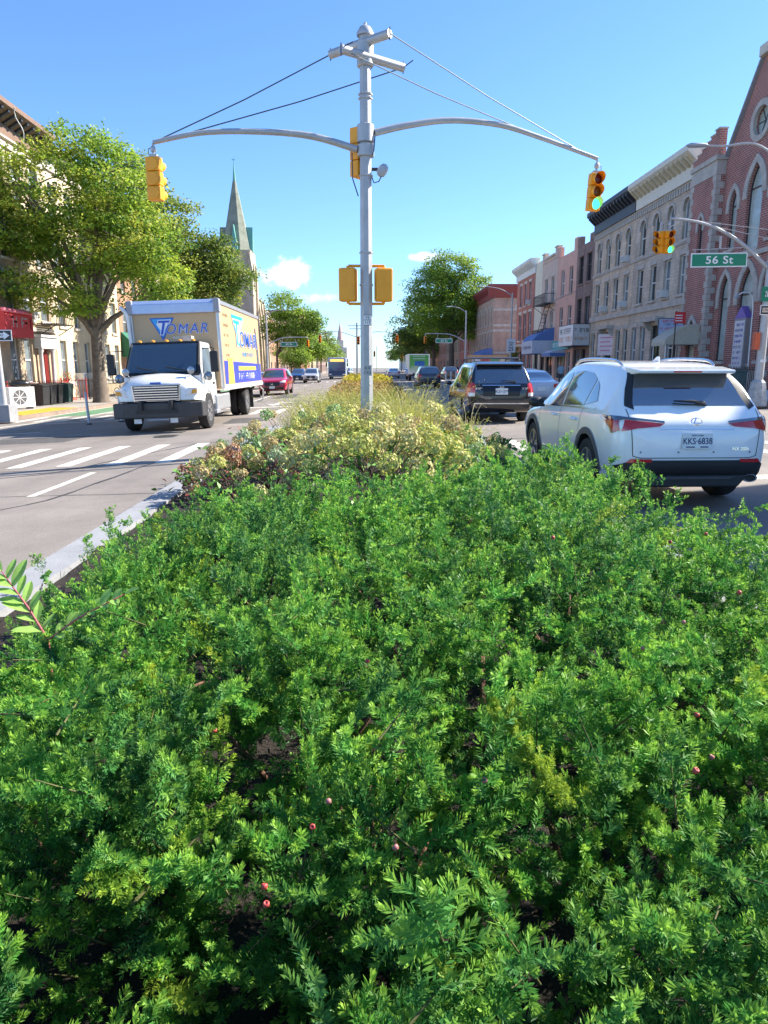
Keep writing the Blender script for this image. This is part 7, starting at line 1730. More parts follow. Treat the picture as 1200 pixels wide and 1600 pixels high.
for i, c_ in enumerate((M_SBLACK, mat('sign_orange', (.7, .3, .1), .5))): scribble(sf, 3.6, .42, c_, (0, -1.3205, 4.2 - i * .65), seed=80 + i); scribble(sf, 1.1, .3, c_, (2.1205, -.65, 4.2 - i * .65), (0, 0, R(90)), 90 + i)
tg = thing('shop_sign', 'teal and white shop sign on the salmon building', 'sign', (RX, 64.0, ZR), R(-90)); m = MB(); m.box(-2.7, 2.7, -.35, -.05, 2.9, 3.7); m.build('box', mat('teal_sign', (.1, .42, .4), .5, var=.05), tg); scribble(tg, 4.6, .4, M_SWHITE, (0, -.3505, 3.3), seed=95)
def awning(label, y, w, col, col2, drop_=.6, proj=1.3, z=2.55, h=.95, word=None):
    o = thing('shop_awning', label, 'awning', (RX, y, ZR), R(-90)); m = MB(); m.prism([(0, z), (-proj, z), (-proj, z + drop_), (-proj * .75, z + drop_ + h * .45), (0, z + drop_ + h)], 'x', -w / 2, w / 2); m.build('canopy', col, o); m = MB(); m.box(-w / 2 + .02, w / 2 - .02, -proj - .012, -proj - .002, z + .03, z + drop_); m.build('valance', col2, o)
    m = MB(); m.prism([(-.02, z + .02), (-proj, z + .02), (-proj, z + drop_), (-.02, z + drop_)], 'x', w / 2 + .002, w / 2 + .012); m.build('end_panel', col2, o)
    if word: scribble(o, w * .8, .3, M_NAVY, (0, -proj - .0125, z + drop_ * .5), seed=97)
    return o
M_BAW = mat('blue_awning', (.10, .19, .44), .6, var=.1); M_LAW = mat('pale_awning', (.55, .58, .66), .6, var=.1)
awning('blue shop awning with white valance on the taupe building', 69.6, 4.6, M_BAW, M_LAW, 1.2, 2.0, 2.6, 1.2, True); awning('pale blue-grey awning under the teal sign', 64.6, 3.0, M_LAW, M_BAW, .3, 1.4, 2.3, .4); awning('blue awning on the far corner building', 104, 8, M_BAW, M_BAW, .4, 1.6, 2.9, .7)
dk = thing('shop_sign', 'narrow black hanging sign on the cream strip', 'sign', (RX, 74.3, ZR), R(-90)); m = MB(); m.box(-1.3, 1.3, -.9, -.05, 3.7, 4.4); m.build('box', M_SBLACK, dk); m = MB(); m.box(-1.25, 1.25, -.92, -.901, 3.75, 4.35); m.build('face', mat('black_face', (.03, .03, .035), .4), dk)
fm = thing('fruit_stand_wall', 'market stall front with coloured posters below the corner building', 'shop front', (RX - 1.5, 98.2, ZR), 0); m = MB(); m.box(-2.2, 5.5, 0, .3, 0, 3.0); m.build('panel', mat('stall_panel', (.45, .3, .16), .7, var=.2), fm)
for i, c_ in enumerate(((.6, .6, .6), (.55, .12, .12), (.15, .4, .2), (.65, .6, .4), (.2, .3, .55))): m = MB(); m.box(-1.6 + i * 1.3, -.5 + i * 1.3, -.03, 0, 1.4, 2.7); m.build('poster', mat(f'poster_{i}', c_, .6, var=.35, scale=3), fm)
# window air conditioners
acm = MB(); acm.box(-.3, .3, -.42, .1, 0, .4); acb = acm.mesh('casing', M_ACW); acg = MB()
for i in range(6): acg.box(-.25, .25, -.43, -.421, .06 + i * .05, .085 + i * .05)
acgm = acg.mesh('grille', mat('ac_grille', (.25, .25, .26), .6))
def win_ac(label, side, y, z):
    o = thing('air_conditioner', label, 'air conditioner', ((RX if side == 'R' else LX), y, (ZR if side == 'R' else ZL) + z), R(-90 if side == 'R' else 90), 'window air conditioners'); link('casing', acb, o); link('grille', acgm, o)
win_ac('window air conditioner on the top floor of the black-cornice house', 'R', 49.2, 8.25); win_ac('window air conditioner, nearer of two on the middle floor of the black-cornice house', 'R', 49.2, 5.35); win_ac('window air conditioner, farther of two on the middle floor of the black-cornice house', 'R', 53.2, 5.35)
win_ac('window air conditioner on the middle floor of the house with the cream cornice', 'R', 42.5, 5.35); win_ac('window air conditioner at street level of the cream-cornice house, near side', 'R', 39.98, 1.0); win_ac('window air conditioner at street level of the cream-cornice house, far side', 'R', 45.6, 1.0)
win_ac('window air conditioner on the lower floor of the salmon building', 'R', 62.5, 4.4); win_ac('window air conditioner on the red brick corner building', 'R', 78.0, 8.0)
win_ac('window air conditioner above the dental awning on the tan tenement', 'L', 39.35, 4.35); win_ac('window air conditioner at street level of the cream tenement', 'L', 45.2, 1.1); win_ac('second street-level air conditioner of the cream tenement', 'L', 47.0, 1.1)

# ---- people
def person(label, loc, rz, shirt, trousers, hair=(.03, .02, .015), skin=(.45, .28, .2), h=1.7, arm=0.3, stride=.12):
    o = thing('person', label, 'person', loc, rz)
    J = {'pel': (0, 0, .53), 'chest': (0, 0, .72), 'neck': (0, 0, .83), 'head': (0, .01, .885), 'crown': (0, .005, .97), 'shl': (-.105, 0, .80), 'ell': (-.135, .0, .64), 'hal': (-.12, arm * .3, .52), 'shr': (.105, 0, .80), 'elr': (.135, 0, .64), 'har': (.12, arm * .5, .53),
         'hil': (-.05, 0, .5), 'knl': (-.055, stride * .4, .28), 'anl': (-.055, stride, .04), 'tol': (-.06, stride + .09, .015), 'hir': (.05, 0, .5), 'knr': (.055, -stride * .2, .28), 'anr': (.055, -stride, .04), 'tor': (.06, -stride + .09, .015)}
    Rr = {'pel': .085, 'chest': .095, 'neck': .032, 'head': .055, 'crown': .038, 'shl': .042, 'ell': .028, 'hal': .02, 'shr': .042, 'elr': .028, 'har': .02, 'hil': .058, 'knl': .04, 'anl': .026, 'tol': .022, 'hir': .058, 'knr': .04, 'anr': .026, 'tor': .022}
    E_ = [('pel', 'chest'), ('chest', 'neck'), ('neck', 'head'), ('head', 'crown'), ('chest', 'shl'), ('shl', 'ell'), ('ell', 'hal'), ('chest', 'shr'), ('shr', 'elr'), ('elr', 'har'), ('pel', 'hil'), ('hil', 'knl'), ('knl', 'anl'), ('anl', 'tol'), ('pel', 'hir'), ('hir', 'knr'), ('knr', 'anr'), ('anr', 'tor')]
    ks = list(J); me = bpy.data.meshes.new('body'); me.from_pydata([tuple(c * h for c in J[k]) for k in ks], [(ks.index(a), ks.index(b_)) for a, b_ in E_], [])
    t = bpy.data.objects.new('body', me); WS.collection.objects.link(t); md = t.modifiers.new('s', 'SKIN'); sv_ = me.skin_vertices[0].data
    for i, k in enumerate(ks): sv_[i].radius = (Rr[k] * h, Rr[k] * h * (.75 if k in ('chest', 'pel') else 1)); sv_[i].use_root = (k == 'pel')
    t.modifiers.new('u', 'SUBSURF').levels = 2
    bm_ = baked(t); bpy.data.objects.remove(t)
    nm = label.replace(' ', '_')[:20]
    for c_, n_ in ((shirt, 'shirt'), (trousers, 'trousers'), (skin, 'skin'), (hair, 'hair')): bm_.materials.append(mat(f'{n_}_{nm}', c_, .8, var=.1))
    for p in bm_.polygons:
        z, x = p.center.z / h, abs(p.center.x) / h
        p.material_index = 3 if (z > .935 or (z > .87 and p.center.y < -.01 * h)) else (2 if z > .825 or (z < .66 and x > .1 and z > .48) else (1 if z < .52 else 0)); p.use_smooth = True
    link('body', bm_, o)
    return o
person('person in a tan shirt standing by the steps of the stone house', (15.1, 51.5, ZR), R(100), (.42, .32, .2), (.06, .07, .1)); person('person in pale blue beside the tan-shirted person', (14.7, 54.0, ZR), R(170), (.35, .5, .62), (.1, .1, .12)); person('person in lilac walking on the pavement under the huge right-hand tree', (14.6, 112, ZR), R(20), (.5, .42, .62), (.05, .05, .06), h=1.75)
person('person in dark clothes walking under the huge right-hand tree', (13.6, 108, ZR), R(190), (.03, .03, .04), (.04, .05, .08)); person('person in white and blue on the left pavement by the truck mirror', (-14.6, 49.0, ZL), R(180), (.6, .6, .66), (.06, .08, .2))
# ---- litter in the bed
pb_ = thing('plastic_bag', 'crumpled white plastic bag on the mulch right of the cream hydrangea', 'litter', (1.12, 7.9, .13)); m = MB(); m.lathe([(.02, 0), (.09, .02), (.11, .08), (.07, .15), (.02, .18)], (0, 0, 0), 'z', 16); m.v = [(a * 1.2 + .02 * math.sin(30 * c + 9 * e), c + .02 * math.sin(28 * a), e + .012 * math.sin(40 * a + 25 * c)) for a, c, e in m.v]; m.build('bag', mat('bag_film', (.62, .66, .7), .4, var=.1), pb_, smooth=True)
# ---- overhead wire across the right-hand shops
wr = thing('overhead_cable', 'dark cable strung across the salmon and brown buildings', 'cable', (RX - .9, 56.5, ZR)); m = MB(); m.tube([(0, 0, 7.3), (-.02, 8, 7.12), (0, 16.5, 7.2)], .02, 5); m.build('wire', M_CABLE, wr)
# ------------------------------------------------------------------ planting in the median
# --- yew: needles on shoots, shoots on sprigs, sprigs over a set of low spreading mounds
def make_sprig(r, nshoot, nneed, L=.2, nl=.021, width=.0026):
    """needle arrays of one sprig in local space: base at origin, main axis +Z; returns base, dir, side, length, width, tipness"""
    Bs, Ds, Ss, Ls, Ws, Ts = [], [], [], [], [], []
    bend = r.uniform(-.25, .25, 2)
    def axis_pt(t): return np.array([bend[0] * t * t * L, bend[1] * t * t * L, t * L])
    flat = r.uniform(.3, 1.1)
    for s in range(nshoot):
        if s == 0: p0 = axis_pt(.55); d = unit(np.array([bend[0], bend[1], 1.0])); ln = L * .5
        else:
            t = .12 + .8 * (s - 1) / max(1, nshoot - 2); p0 = axis_pt(t)
            a = (math.pi if s % 2 else 0) + r.normal(0, flat); el = r.uniform(.6, .95)
            d = unit(np.array([math.cos(a) * math.sin(el), math.sin(a) * math.sin(el), math.cos(el)])); ln = L * r.uniform(.28, .5) * (1.05 - .35 * t)
        curve = unit(r.normal(0, 1, 3)) * .12 + np.array([0, .12, .25])
        n = max(8, int(nneed * ln / (L * .42)))
        tt = (np.arange(n) + r.uniform(0, 1, n)) / n
        ax = unit(d + curve * tt[:, None]); pos = p0 + d * (tt[:, None] * ln) + curve * (tt[:, None] ** 2) * ln * .5
        u = unit(np.cross(ax, np.array([.05, 1.0, .05]))); v = np.cross(u, ax)
        # needles stand round the shoot, mostly in two combed ranks
        ph = np.where(r.random(n) < .5, 0, math.pi) + r.normal(0, .95, n)
        rad = u * np.cos(ph)[:, None] + v * np.sin(ph)[:, None]
        open_ = np.interp(tt, [0, .75, 1], [1.15, .95, .35])[:, None] * r.uniform(.85, 1.15, (n, 1))
        nd = unit(ax * np.cos(open_) + rad * np.sin(open_) + np.array([0, .28, .06]))
        ln_n = nl * np.interp(tt, [0, .2, .8, 1], [.75, 1.05, 1.0, .6]) * r.uniform(.85, 1.15, n)
        Bs.append(pos); Ds.append(nd); Ss.append(unit(np.cross(nd, ax + r.normal(0, .25, (n, 3))))); Ls.append(ln_n); Ws.append(np.full(n, width) * r.uniform(.85, 1.15, n)); Ts.append(tt)
    return [np.concatenate(q) for q in (Bs, Ds, Ss, Ls, Ws, Ts)]
r5 = np.random.default_rng(21)
NEAR = [make_sprig(r5, 8, 74, L=r5.uniform(.15, .19), nl=.0195, width=.0046) for _ in range(12)]
MIDS = [make_sprig(r5, 8, 36, L=r5.uniform(.15, .19), nl=.021, width=.0064) for _ in range(10)]
FARS = [make_sprig(r5, 7, 24, L=r5.uniform(.16, .2), nl=.024, width=.009) for _ in range(10)]
# mounds: x, y, radius, height above the bed
MOUNDS = [(-.86, .98, .40, .62), (-.42, .72, .30, .50), (.16, .86, .38, .60), (.62, 1.02, .36, .64), (1.06, 1.12, .40, .66), (.40, .60, .30, .50), (-1.15, 1.5, .42, .6),
          (-.62, 1.62, .44, .66), (.02, 1.55, .42, .62), (.62, 1.72, .48, .68), (1.30, 1.85, .48, .66), (-.92, 2.25, .50, .62), (-.25, 2.3, .5, .68), (.45, 2.5, .52, .66), (1.1, 2.65, .54, .68), (1.75, 2.5, .5, .62),
          (-1.2, 2.75, .36, .44), (-1.1, 3.2, .5, .6), (-.45, 3.15, .55, .68), (.3, 3.35, .56, .66), (1.05, 3.5, .58, .7), (1.75, 3.4, .56, .64), (-1.15, 4.0, .5, .6), (-.6, 4.05, .54, .68), (.1, 4.2, .56, .68), (.85, 4.35, .56, .72), (1.55, 4.4, .56, .68), (2.05, 4.0, .44, .54),
          (-1.2, 4.85, .46, .54), (-.7, 4.95, .5, .62), (-.1, 5.05, .52, .64), (.5, 5.2, .52, .68), (1.15, 5.3, .55, .76), (1.75, 5.1, .5, .72), (-1.05, 5.6, .42, .46), (1.6, 6.1, .5, .76), (1.05, 6.15, .42, .6), (1.95, 6.7, .38, .64), (1.45, 6.9, .4, .58), (-.5, 5.8, .40, .48), (.05, 6.0, .40, .5), (.5, 6.1, .38, .5), (1.85, 7.6, .36, .52), (-.9, 6.3, .34, .32)]
MO = np.array(MOUNDS)
acc = {k: [] for k in ('B', 'D', 'S', 'L', 'W', 'C')}
acc5 = {k: [] for k in ('B', 'D', 'S', 'L', 'W', 'C')}
stems = []
def rot_fan(zd, nrm, roll):
    zd = zd / np.linalg.norm(zd); x = np.cross(nrm, zd); x /= np.linalg.norm(x) + 1e-9; y = np.cross(zd, x)
    c, s = math.cos(roll), math.sin(roll)
    return np.stack([x * c + y * s, -x * s + y * c, zd], 1)
def rot_to(zd, roll):
    zd = zd / np.linalg.norm(zd); h = np.array([1, 0, 0]) if abs(zd[0]) < .8 else np.array([0, 1, 0])
    x = np.cross(h, zd); x /= np.linalg.norm(x); y = np.cross(zd, x)
    c, s = math.cos(roll), math.sin(roll)
    return np.stack([x * c + y * s, -x * s + y * c, zd], 1)
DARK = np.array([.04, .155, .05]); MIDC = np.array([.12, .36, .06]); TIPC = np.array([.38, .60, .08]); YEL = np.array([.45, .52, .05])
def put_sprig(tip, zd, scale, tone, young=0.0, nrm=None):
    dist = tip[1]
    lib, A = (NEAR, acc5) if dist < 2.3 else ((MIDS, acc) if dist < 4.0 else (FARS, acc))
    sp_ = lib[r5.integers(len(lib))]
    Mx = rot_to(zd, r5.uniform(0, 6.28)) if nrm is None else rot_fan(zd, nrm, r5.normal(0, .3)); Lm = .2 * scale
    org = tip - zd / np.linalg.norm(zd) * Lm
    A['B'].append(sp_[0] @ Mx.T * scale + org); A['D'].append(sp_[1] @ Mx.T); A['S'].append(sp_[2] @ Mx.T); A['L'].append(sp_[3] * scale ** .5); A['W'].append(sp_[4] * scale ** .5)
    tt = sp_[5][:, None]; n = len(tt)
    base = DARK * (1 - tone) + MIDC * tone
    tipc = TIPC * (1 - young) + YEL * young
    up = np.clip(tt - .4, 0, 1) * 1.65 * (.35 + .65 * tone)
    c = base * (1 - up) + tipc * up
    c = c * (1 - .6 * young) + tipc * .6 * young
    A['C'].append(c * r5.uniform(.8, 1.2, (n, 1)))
    stems.append((org, tip - zd / np.linalg.norm(zd) * Lm * .35, .0018 * scale))
def visible(x, y):
    return abs(x) < .62 * (y + .9) + .35
surf_pts = []
for mi, (mx, my, mr, mh) in enumerate(MOUNDS):
    area = 2 * math.pi * mr * (mr * .45 + mh * .55)
    n = int(area * (126 if my < 2.4 else (106 if my < 4.2 else 92)))
    tone_m = r5.uniform(.2, .9)
    for k in range(n):
        a = r5.uniform(0, 2 * math.pi); ce = r5.uniform(.06, 1.0); se = math.sqrt(1 - ce * ce)
        d = np.array([math.cos(a) * se, math.sin(a) * se, ce])
        lump = 1 + .19 * math.sin(5 * a + mi) * se + .17 * math.sin(9 * d[0] + 7 * d[1] + 2 * mi) + r5.normal(0, .06)
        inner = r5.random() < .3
        cn = math.sin(mx * 5 + d[0] * mr * 25) * math.sin(my * 7 + d[1] * mr * 23) + .6 * math.sin(d[2] * mh * 28 + 4 * a)      # knobbly clumps with hollows between
        if cn < -.42 and not inner and r5.random() < .75: continue
        lump += .07 * cn
        f = lump * (r5.uniform(.6, .85) if inner else 1)
        tip = np.array([mx + d[0] * mr * f, my + d[1] * mr * f, .14 + d[2] * mh * f])
        if tip[2] < .16 or not visible(tip[0], tip[1]) or tip[1] < .28: continue
        # inside a neighbouring mound: keep few
        q = ((MO[:, 0] - tip[0]) / MO[:, 2]) ** 2 + ((MO[:, 1] - tip[1]) / MO[:, 2]) ** 2 + ((.14 - tip[2]) / MO[:, 3]) ** 2
        q[mi] = 9
        if q.min() < .62: continue
        if d[1] > .35 and d[2] < .6 and r5.random() < .65: continue
        if abs(tip[0]) > 2.55 and r5.random() < .6: continue
        b_ = r5.uniform(0, 6.28)
        if r5.random() < .68: zd = np.array([d[0] * .75, d[1] * .75, d[2] * .55 + .5]) + r5.normal(0, .3, 3)     # upright shoots
        else: zd = np.array([d[0] * .9 + .55 * math.cos(b_) * ce, d[1] * .9 + .55 * math.sin(b_) * ce - .12, .16 + .16 * d[2]]) + r5.normal(0, .15, 3)   # sprays lying outwards, like shingles
        if zd[2] < .03: zd[2] = .03
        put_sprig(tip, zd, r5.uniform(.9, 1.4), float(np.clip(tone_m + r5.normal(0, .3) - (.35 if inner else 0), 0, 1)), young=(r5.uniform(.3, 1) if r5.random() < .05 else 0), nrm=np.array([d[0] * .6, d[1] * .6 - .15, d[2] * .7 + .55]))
        if not inner: surf_pts.append(tip)
# long leaders that stand out of the mass (as in the photograph)
def cam_pt(px, py, Y):
    f_ = 1100.; p_ = R(11.61); a_ = R(1.377)
    fw = Vector((math.sin(a_) * math.cos(p_), math.cos(a_) * math.cos(p_), -math.sin(p_))); rt = Vector((math.cos(a_), -math.sin(a_), 0)); up = rt.cross(fw)
    v = rt * ((px - 600) / f_) + up * ((800 - py) / f_) + fw
    return Vector((0, 0, CAM_H)) + v * (Y / v.y)
def leader(p0, p1, young, nseg, sc=.8, woody=True):
    p0, p1 = np.array(p0), np.array(p1); ax = p1 - p0
    for i in range(nseg):
        t = .02 + .98 * i / max(1, nseg - 1); pt = p0 + ax * t
        sd = unit(ax) + r5.normal(0, .42, 3) * (1 if i < nseg - 1 else .15)
        put_sprig(pt + unit(sd) * .06, sd, sc * r5.uniform(.75, 1.0), r5.uniform(.5, 1), young)
    stems.append((p0, p1, .003))
LEADERS = [((885, 1250, 1.45), (785, 1108, 1.66), .9, 11, .6), ((170, 900, 4.3), (170, 805, 4.7), .1, 6, .9), ((300, 900, 4.2), (200, 815, 4.9), .15, 6, .9), ((110, 960, 3.5), (60, 880, 3.8), .1, 5, .8), ((140, 940, 3.6), (135, 845, 3.9), .05, 5, .8),
           ((1020, 850, 4.2), (1190, 790, 4.5), .1, 9, .8), ((1090, 880, 3.8), (1200, 850, 4.0), .05, 6, .8), ((1030, 830, 4.6), (1090, 800, 4.8), .15, 4, .8), ((700, 900, 4.3), (600, 810, 5.0), .35, 6, .7), ((660, 880, 4.6), (665, 780, 5.2), .05, 6, .9), ((800, 860, 5.2), (925, 810, 5.2), .3, 4, .7), ((560, 1010, 2.9), (450, 950, 3.1), .5, 6, .7), ((590, 900, 4.2), (590, 810, 4.7), .3, 4, .6),
           ((200, 1420, 1.35), (345, 1270, 1.55), .5, 6, .6), ((1130, 1400, 1.3), (1010, 1270, 1.6), .35, 5, .6), ((1080, 1180, 1.9), (1195, 1075, 2.2), .3, 5, .7), ((900, 780, 6.0), (850, 728, 6.6), .1, 4, .9), ((960, 800, 5.4), (940, 750, 5.9), .1, 4, .9), ((730, 760, 6.0), (745, 730, 6.4), .05, 3, .8)]
for a_, b_, yg, ns, sc_ in LEADERS: leader(cam_pt(*a_), cam_pt(*b_), yg, ns, sc_)
yew = thing('yew_hedge', 'dense dark green yew shrubs filling the front of the planted median', 'shrubs', (0, 3, .12))
M_YEW = mat('yew_needles', (.04, .13, .03), .5, attr=True, trans=.4, spec=.25)
def cat_(A): return {k: np.concatenate(v) for k, v in A.items()}
parts_v, parts_f, parts_l, parts_c = [], [], [], []
base_i = 0
A = cat_(acc5); n = len(A['L']); L_ = A['L'][:, None]; W_ = A['W'][:, None] * .5
v = np.stack([A['B'], A['B'] + A['D'] * L_ * .6 + A['S'] * W_, A['B'] + A['D'] * L_, A['B'] + A['D'] * L_ * .6 - A['S'] * W_], 1)
parts_v.append(v.reshape(-1, 3)); parts_f.append(np.arange(4 * n)); parts_l.append(np.full(n, 4)); parts_c.append(np.repeat(A['C'], 4, 0)); base_i = 4 * n
print('near needles', n)
A = cat_(acc); n = len(A['L']); L_ = A['L'][:, None]; W_ = A['W'][:, None] * .5
v = np.stack([A['B'], A['B'] + A['D'] * L_ * .6 + A['S'] * W_, A['B'] + A['D'] * L_, A['B'] + A['D'] * L_ * .6 - A['S'] * W_], 1)
parts_v.append(v.reshape(-1, 3)); parts_f.append(np.arange(4 * n) + base_i); parts_l.append(np.full(n, 4)); parts_c.append(np.repeat(A['C'], 4, 0))
print('far needles', n)
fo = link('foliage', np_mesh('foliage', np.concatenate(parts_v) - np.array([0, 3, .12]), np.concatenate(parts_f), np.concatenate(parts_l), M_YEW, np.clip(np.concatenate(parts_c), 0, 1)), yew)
fo['kind'] = 'stuff'
tw = MB()
for a_, b_, rr in stems:
    if r5.random() < (.8 if a_[1] > 3.2 else .45): continue
    tw.tube([a_, b_], [rr * 1.6, rr * .7], 3, caps=False)
two = tw.build('twigs', mat('yew_twig', (.10, .10, .03), .8, var=.4, scale=8), yew, (0, -3, -.12), smooth=True); two['kind'] = 'stuff'
M_WOOD = mat('yew_bark', (.15, .075, .045), .9, var=.4, scale=14, bump=.5)
for mx, my, mr, mh in MOUNDS:
    if not visible(mx, my): continue
    bm_ = MB()
    for k in range(4):
        a = r5.uniform(0, 6.28); e = Vector((mx + math.cos(a) * mr * .6, my + math.sin(a) * mr * .6, .14 + mh * r5.uniform(.3, .55))); s0 = Vector((mx + math.cos(a) * .05, my + math.sin(a) * .05, .05))
        bm_.tube([s0, s0.lerp(e, .5) + Vector((0, 0, .03)), e], [.014, .010, .004], 6)
    bm_.build('branch', M_WOOD, yew, (0, -3, -.12), smooth=True)
for a_, b_, rr in (((510, 1018, 2.55), (615, 1062, 2.35), .006), ((285, 1085, 2.2), (320, 1065, 2.25), .006), ((1000, 850, 4.1), (1090, 820, 4.3), .005)):
    p, q = cam_pt(*a_), cam_pt(*b_); bm_ = MB(); bm_.tube([p, p.lerp(q, .4) + Vector((.0, 0, .008)), q], [rr, rr * .9, rr * .6], 6); bm_.build('branch', M_WOOD, yew, (0, -3, -.12), smooth=True)
# berries: fleshy red cups with a dark hollow, sitting on outer shoots
M_BERRY = mat('yew_berry', (.52, .07, .06), .45, var=.2, scale=40); M_BERRY2 = mat('dusky_yew_berry', (.45, .16, .15), .5, var=.2, scale=40)
bk = MB(); bk.lathe([(.0015, -.0055), (.0045, -.005), (.0062, -.001), (.0062, .002), (.0048, .0046), (.003, .0048), (.0022, .003), (.0012, .0025)], (0, 0, 0), 'z', 10); b1 = bk.mesh('berry', M_BERRY, smooth=True); b2 = b1.copy(); b2.materials[0] = M_BERRY2
SP = np.array(surf_pts)
fw = np.array(cam_pt(600, 800, 1) - Vector((0, 0, CAM_H)))
for i, (px, py) in enumerate([(757, 1219), (1103, 834), (1047, 847), (1004, 1013), (864, 840), (1089, 1117), (1112, 1183), (1087, 1204), (488, 1292), (618, 1324), (413, 1385), (416, 1413), (513, 1252), (574, 1033), (335, 1141), (1068, 972), (55, 1285), (1155, 926)]):
    # nearest outer shoot along that line of sight
    v = np.array(cam_pt(px, py, 1.0) - Vector((0, 0, CAM_H))); v /= np.linalg.norm(v)
    o = SP - np.array([0, 0, CAM_H]); t = o @ v; dd = np.linalg.norm(o - t[:, None] * v, axis=1) / t
    c = np.argsort(dd)[:6]; tt = t[c].min() - .035
    p = np.array([0, 0, CAM_H]) + v * tt
    s_ = 1.15 if p[1] < 2.5 else 1.5
    bo = link('berry', b2 if i % 3 == 0 else b1, yew, Vector(p) - Vector((0, 3, .12)), (r5.uniform(.2, 1.2), r5.uniform(-.5, .5), r5.uniform(0, 6))); bo.scale = (s_, s_, s_)

# --- leafy seedling with red stem at the left
SBY = 2.2
sd = thing('sapling', 'slender seedling with red stem and paired oval leaves at the left edge', 'sapling', cam_pt(75, 1010, SBY))
M_RST = mat('red_stem', (.42, .1, .11), .6, var=.15); M_SLEAF = mat('sapling_leaf', (.3, .5, .1), .5, var=.2, scale=9, trans=.3)
base = cam_pt(75, 1010, SBY)
lm = MB()
for i in range(8):
    t0, t1 = i / 8, (i + 1) / 8
    w0, w1 = math.sin(math.pi * (.06 + .88 * t0)) ** .8, math.sin(math.pi * (.06 + .88 * t1)) ** .8
    if i == 7: w1 = .02
    dz0, dz1 = -.12 * t0 * t0, -.12 * t1 * t1
    lm.add([(t0, 0, dz0), (t1, 0, dz1), (t1, .18 * w1, dz1 + .05 * w1), (t0, .18 * w0, dz0 + .05 * w0)], [(0, 1, 2, 3)]); lm.add([(t0, 0, dz0), (t1, 0, dz1), (t1, -.18 * w1, dz1 + .05 * w1), (t0, -.18 * w0, dz0 + .05 * w0)], [(0, 3, 2, 1)])
lme = lm.mesh('leaf', M_SLEAF, smooth=True, fix=False)
def leaf_at(parent, p, d, n_, ln, name='leaf', me=lme, base=base, wide=1.0):
    d = Vector(d).normalized(); n_ = Vector(n_); y = n_.cross(d).normalized(); z = d.cross(y)
    o = link(name, me, parent); o.matrix_local = Matrix.Translation(Vector(p) - Vector(base)) @ Matrix((( d.x, y.x, z.x), (d.y, y.y, z.y), (d.z, y.z, z.z))).to_4x4() @ Matrix.Diagonal((ln, ln * wide, ln, 1))
    return o
for (pa, pb, nn, sz) in (((75, 1000, SBY), (2, 892, SBY + .05), 7, .085), ((75, 1000, SBY), (195, 928, SBY - .08), 6, .055)):
    a_, b_ = cam_pt(*pa), cam_pt(*pb); ax = b_ - a_
    s = MB(); mids = [a_ - Vector((0, 0, .25)), a_, a_.lerp(b_, .4) + Vector((0, 0, .012)), b_]
    s.tube([m - base for m in mids], [.005, .0045, .0035, .0015], 6); s.build('stem', M_RST, sd, smooth=True)
    for i in range(nn):
        t = .12 + .88 * i / nn; p = a_.lerp(b_, t) + Vector((0, 0, .01 * math.sin(math.pi * t)))
        side = ax.cross(Vector((0, -.5, .85))).normalized()
        for s_ in (-1, 1):
            leaf_at(sd, p, ax.normalized() * .75 + side * s_ * .9 + Vector((random.uniform(-.2, .2), random.uniform(-.2, .2), random.uniform(.0, .35))), (random.uniform(-.3, .3), -.45, .9), sz * random.uniform(.75, 1.15), wide=1.0 if sz > .07 else 1.5)
    leaf_at(sd, b_, ax, (0, -.5, .9), sz)

# --- hydrangeas gone over: cream, lime, tan and brown heads
def head_mesh(name, pal, seed, n=150):
    r = np.random.default_rng(seed); P = []
    d = unit(r.normal(0, 1, (n, 3))); d[:, 2] = np.abs(d[:, 2]) * 1.1 - .35; d = unit(d)
    c = d * np.array([.105, .105, .12]) * r.uniform(.78, 1.05, (n, 1)) + np.array([0, 0, .05])
    nrm = unit(d + r.normal(0, .35, (n, 3)))
    u = unit(np.cross(nrm, r.normal(0, 1, (n, 3)))); w = np.cross(nrm, u)
    C, D, N, cl = [], [], [], []
    pal = np.array(pal); pc = pal[r.choice(len(pal), n)] * r.uniform(.75, 1.2, (n, 1))
    for k in range(4):
        a = k * math.pi / 2
        C.append(c); D.append(u * math.cos(a) + w * math.sin(a) + nrm * .35); N.append(nrm); cl.append(pc * r.uniform(.9, 1.1, (n, 1)))
    C = np.concatenate(C); m = len(C)
    return leaf_mesh(name, C, np.concatenate(D), np.concatenate(N), r.uniform(.016, .024, m), r.uniform(.014, .02, m), np.clip(np.concatenate(cl), 0, 1), M_FLOR, fold=.2)
M_FLOR = mat('hydrangea_floret', (.5, .45, .2), .7, attr=True, trans=.3)
PAL = {'lime': [(.62, .62, .17), (.53, .57, .15), (.66, .60, .24), (.48, .54, .17)], 'cream': [(.72, .67, .30), (.66, .61, .25), (.62, .54, .26), (.58, .58, .22)], 'tan': [(.56, .45, .20), (.50, .37, .18), (.60, .51, .24), (.46, .36, .17)],
       'brown': [(.42, .2, .13), (.48, .27, .15), (.36, .17, .11), (.52, .36, .18)], 'green': [(.34, .50, .2), (.40, .53, .25), (.28, .43, .14)], 'pale': [(.46, .58, .34), (.52, .6, .38), (.38, .5, .26)]}
HEADS = {k: [head_mesh('flower_head', v, 100 + 10 * i + j) for j in range(2)] for i, (k, v) in enumerate(PAL.items())}
M_HLEAF = mat('hydrangea_leaf', (.09, .2, .04), .5, attr=True, trans=.25); M_HSTEM = mat('hydrangea_stem', (.13, .075, .05), .85, var=.3)
rh = np.random.default_rng(5)
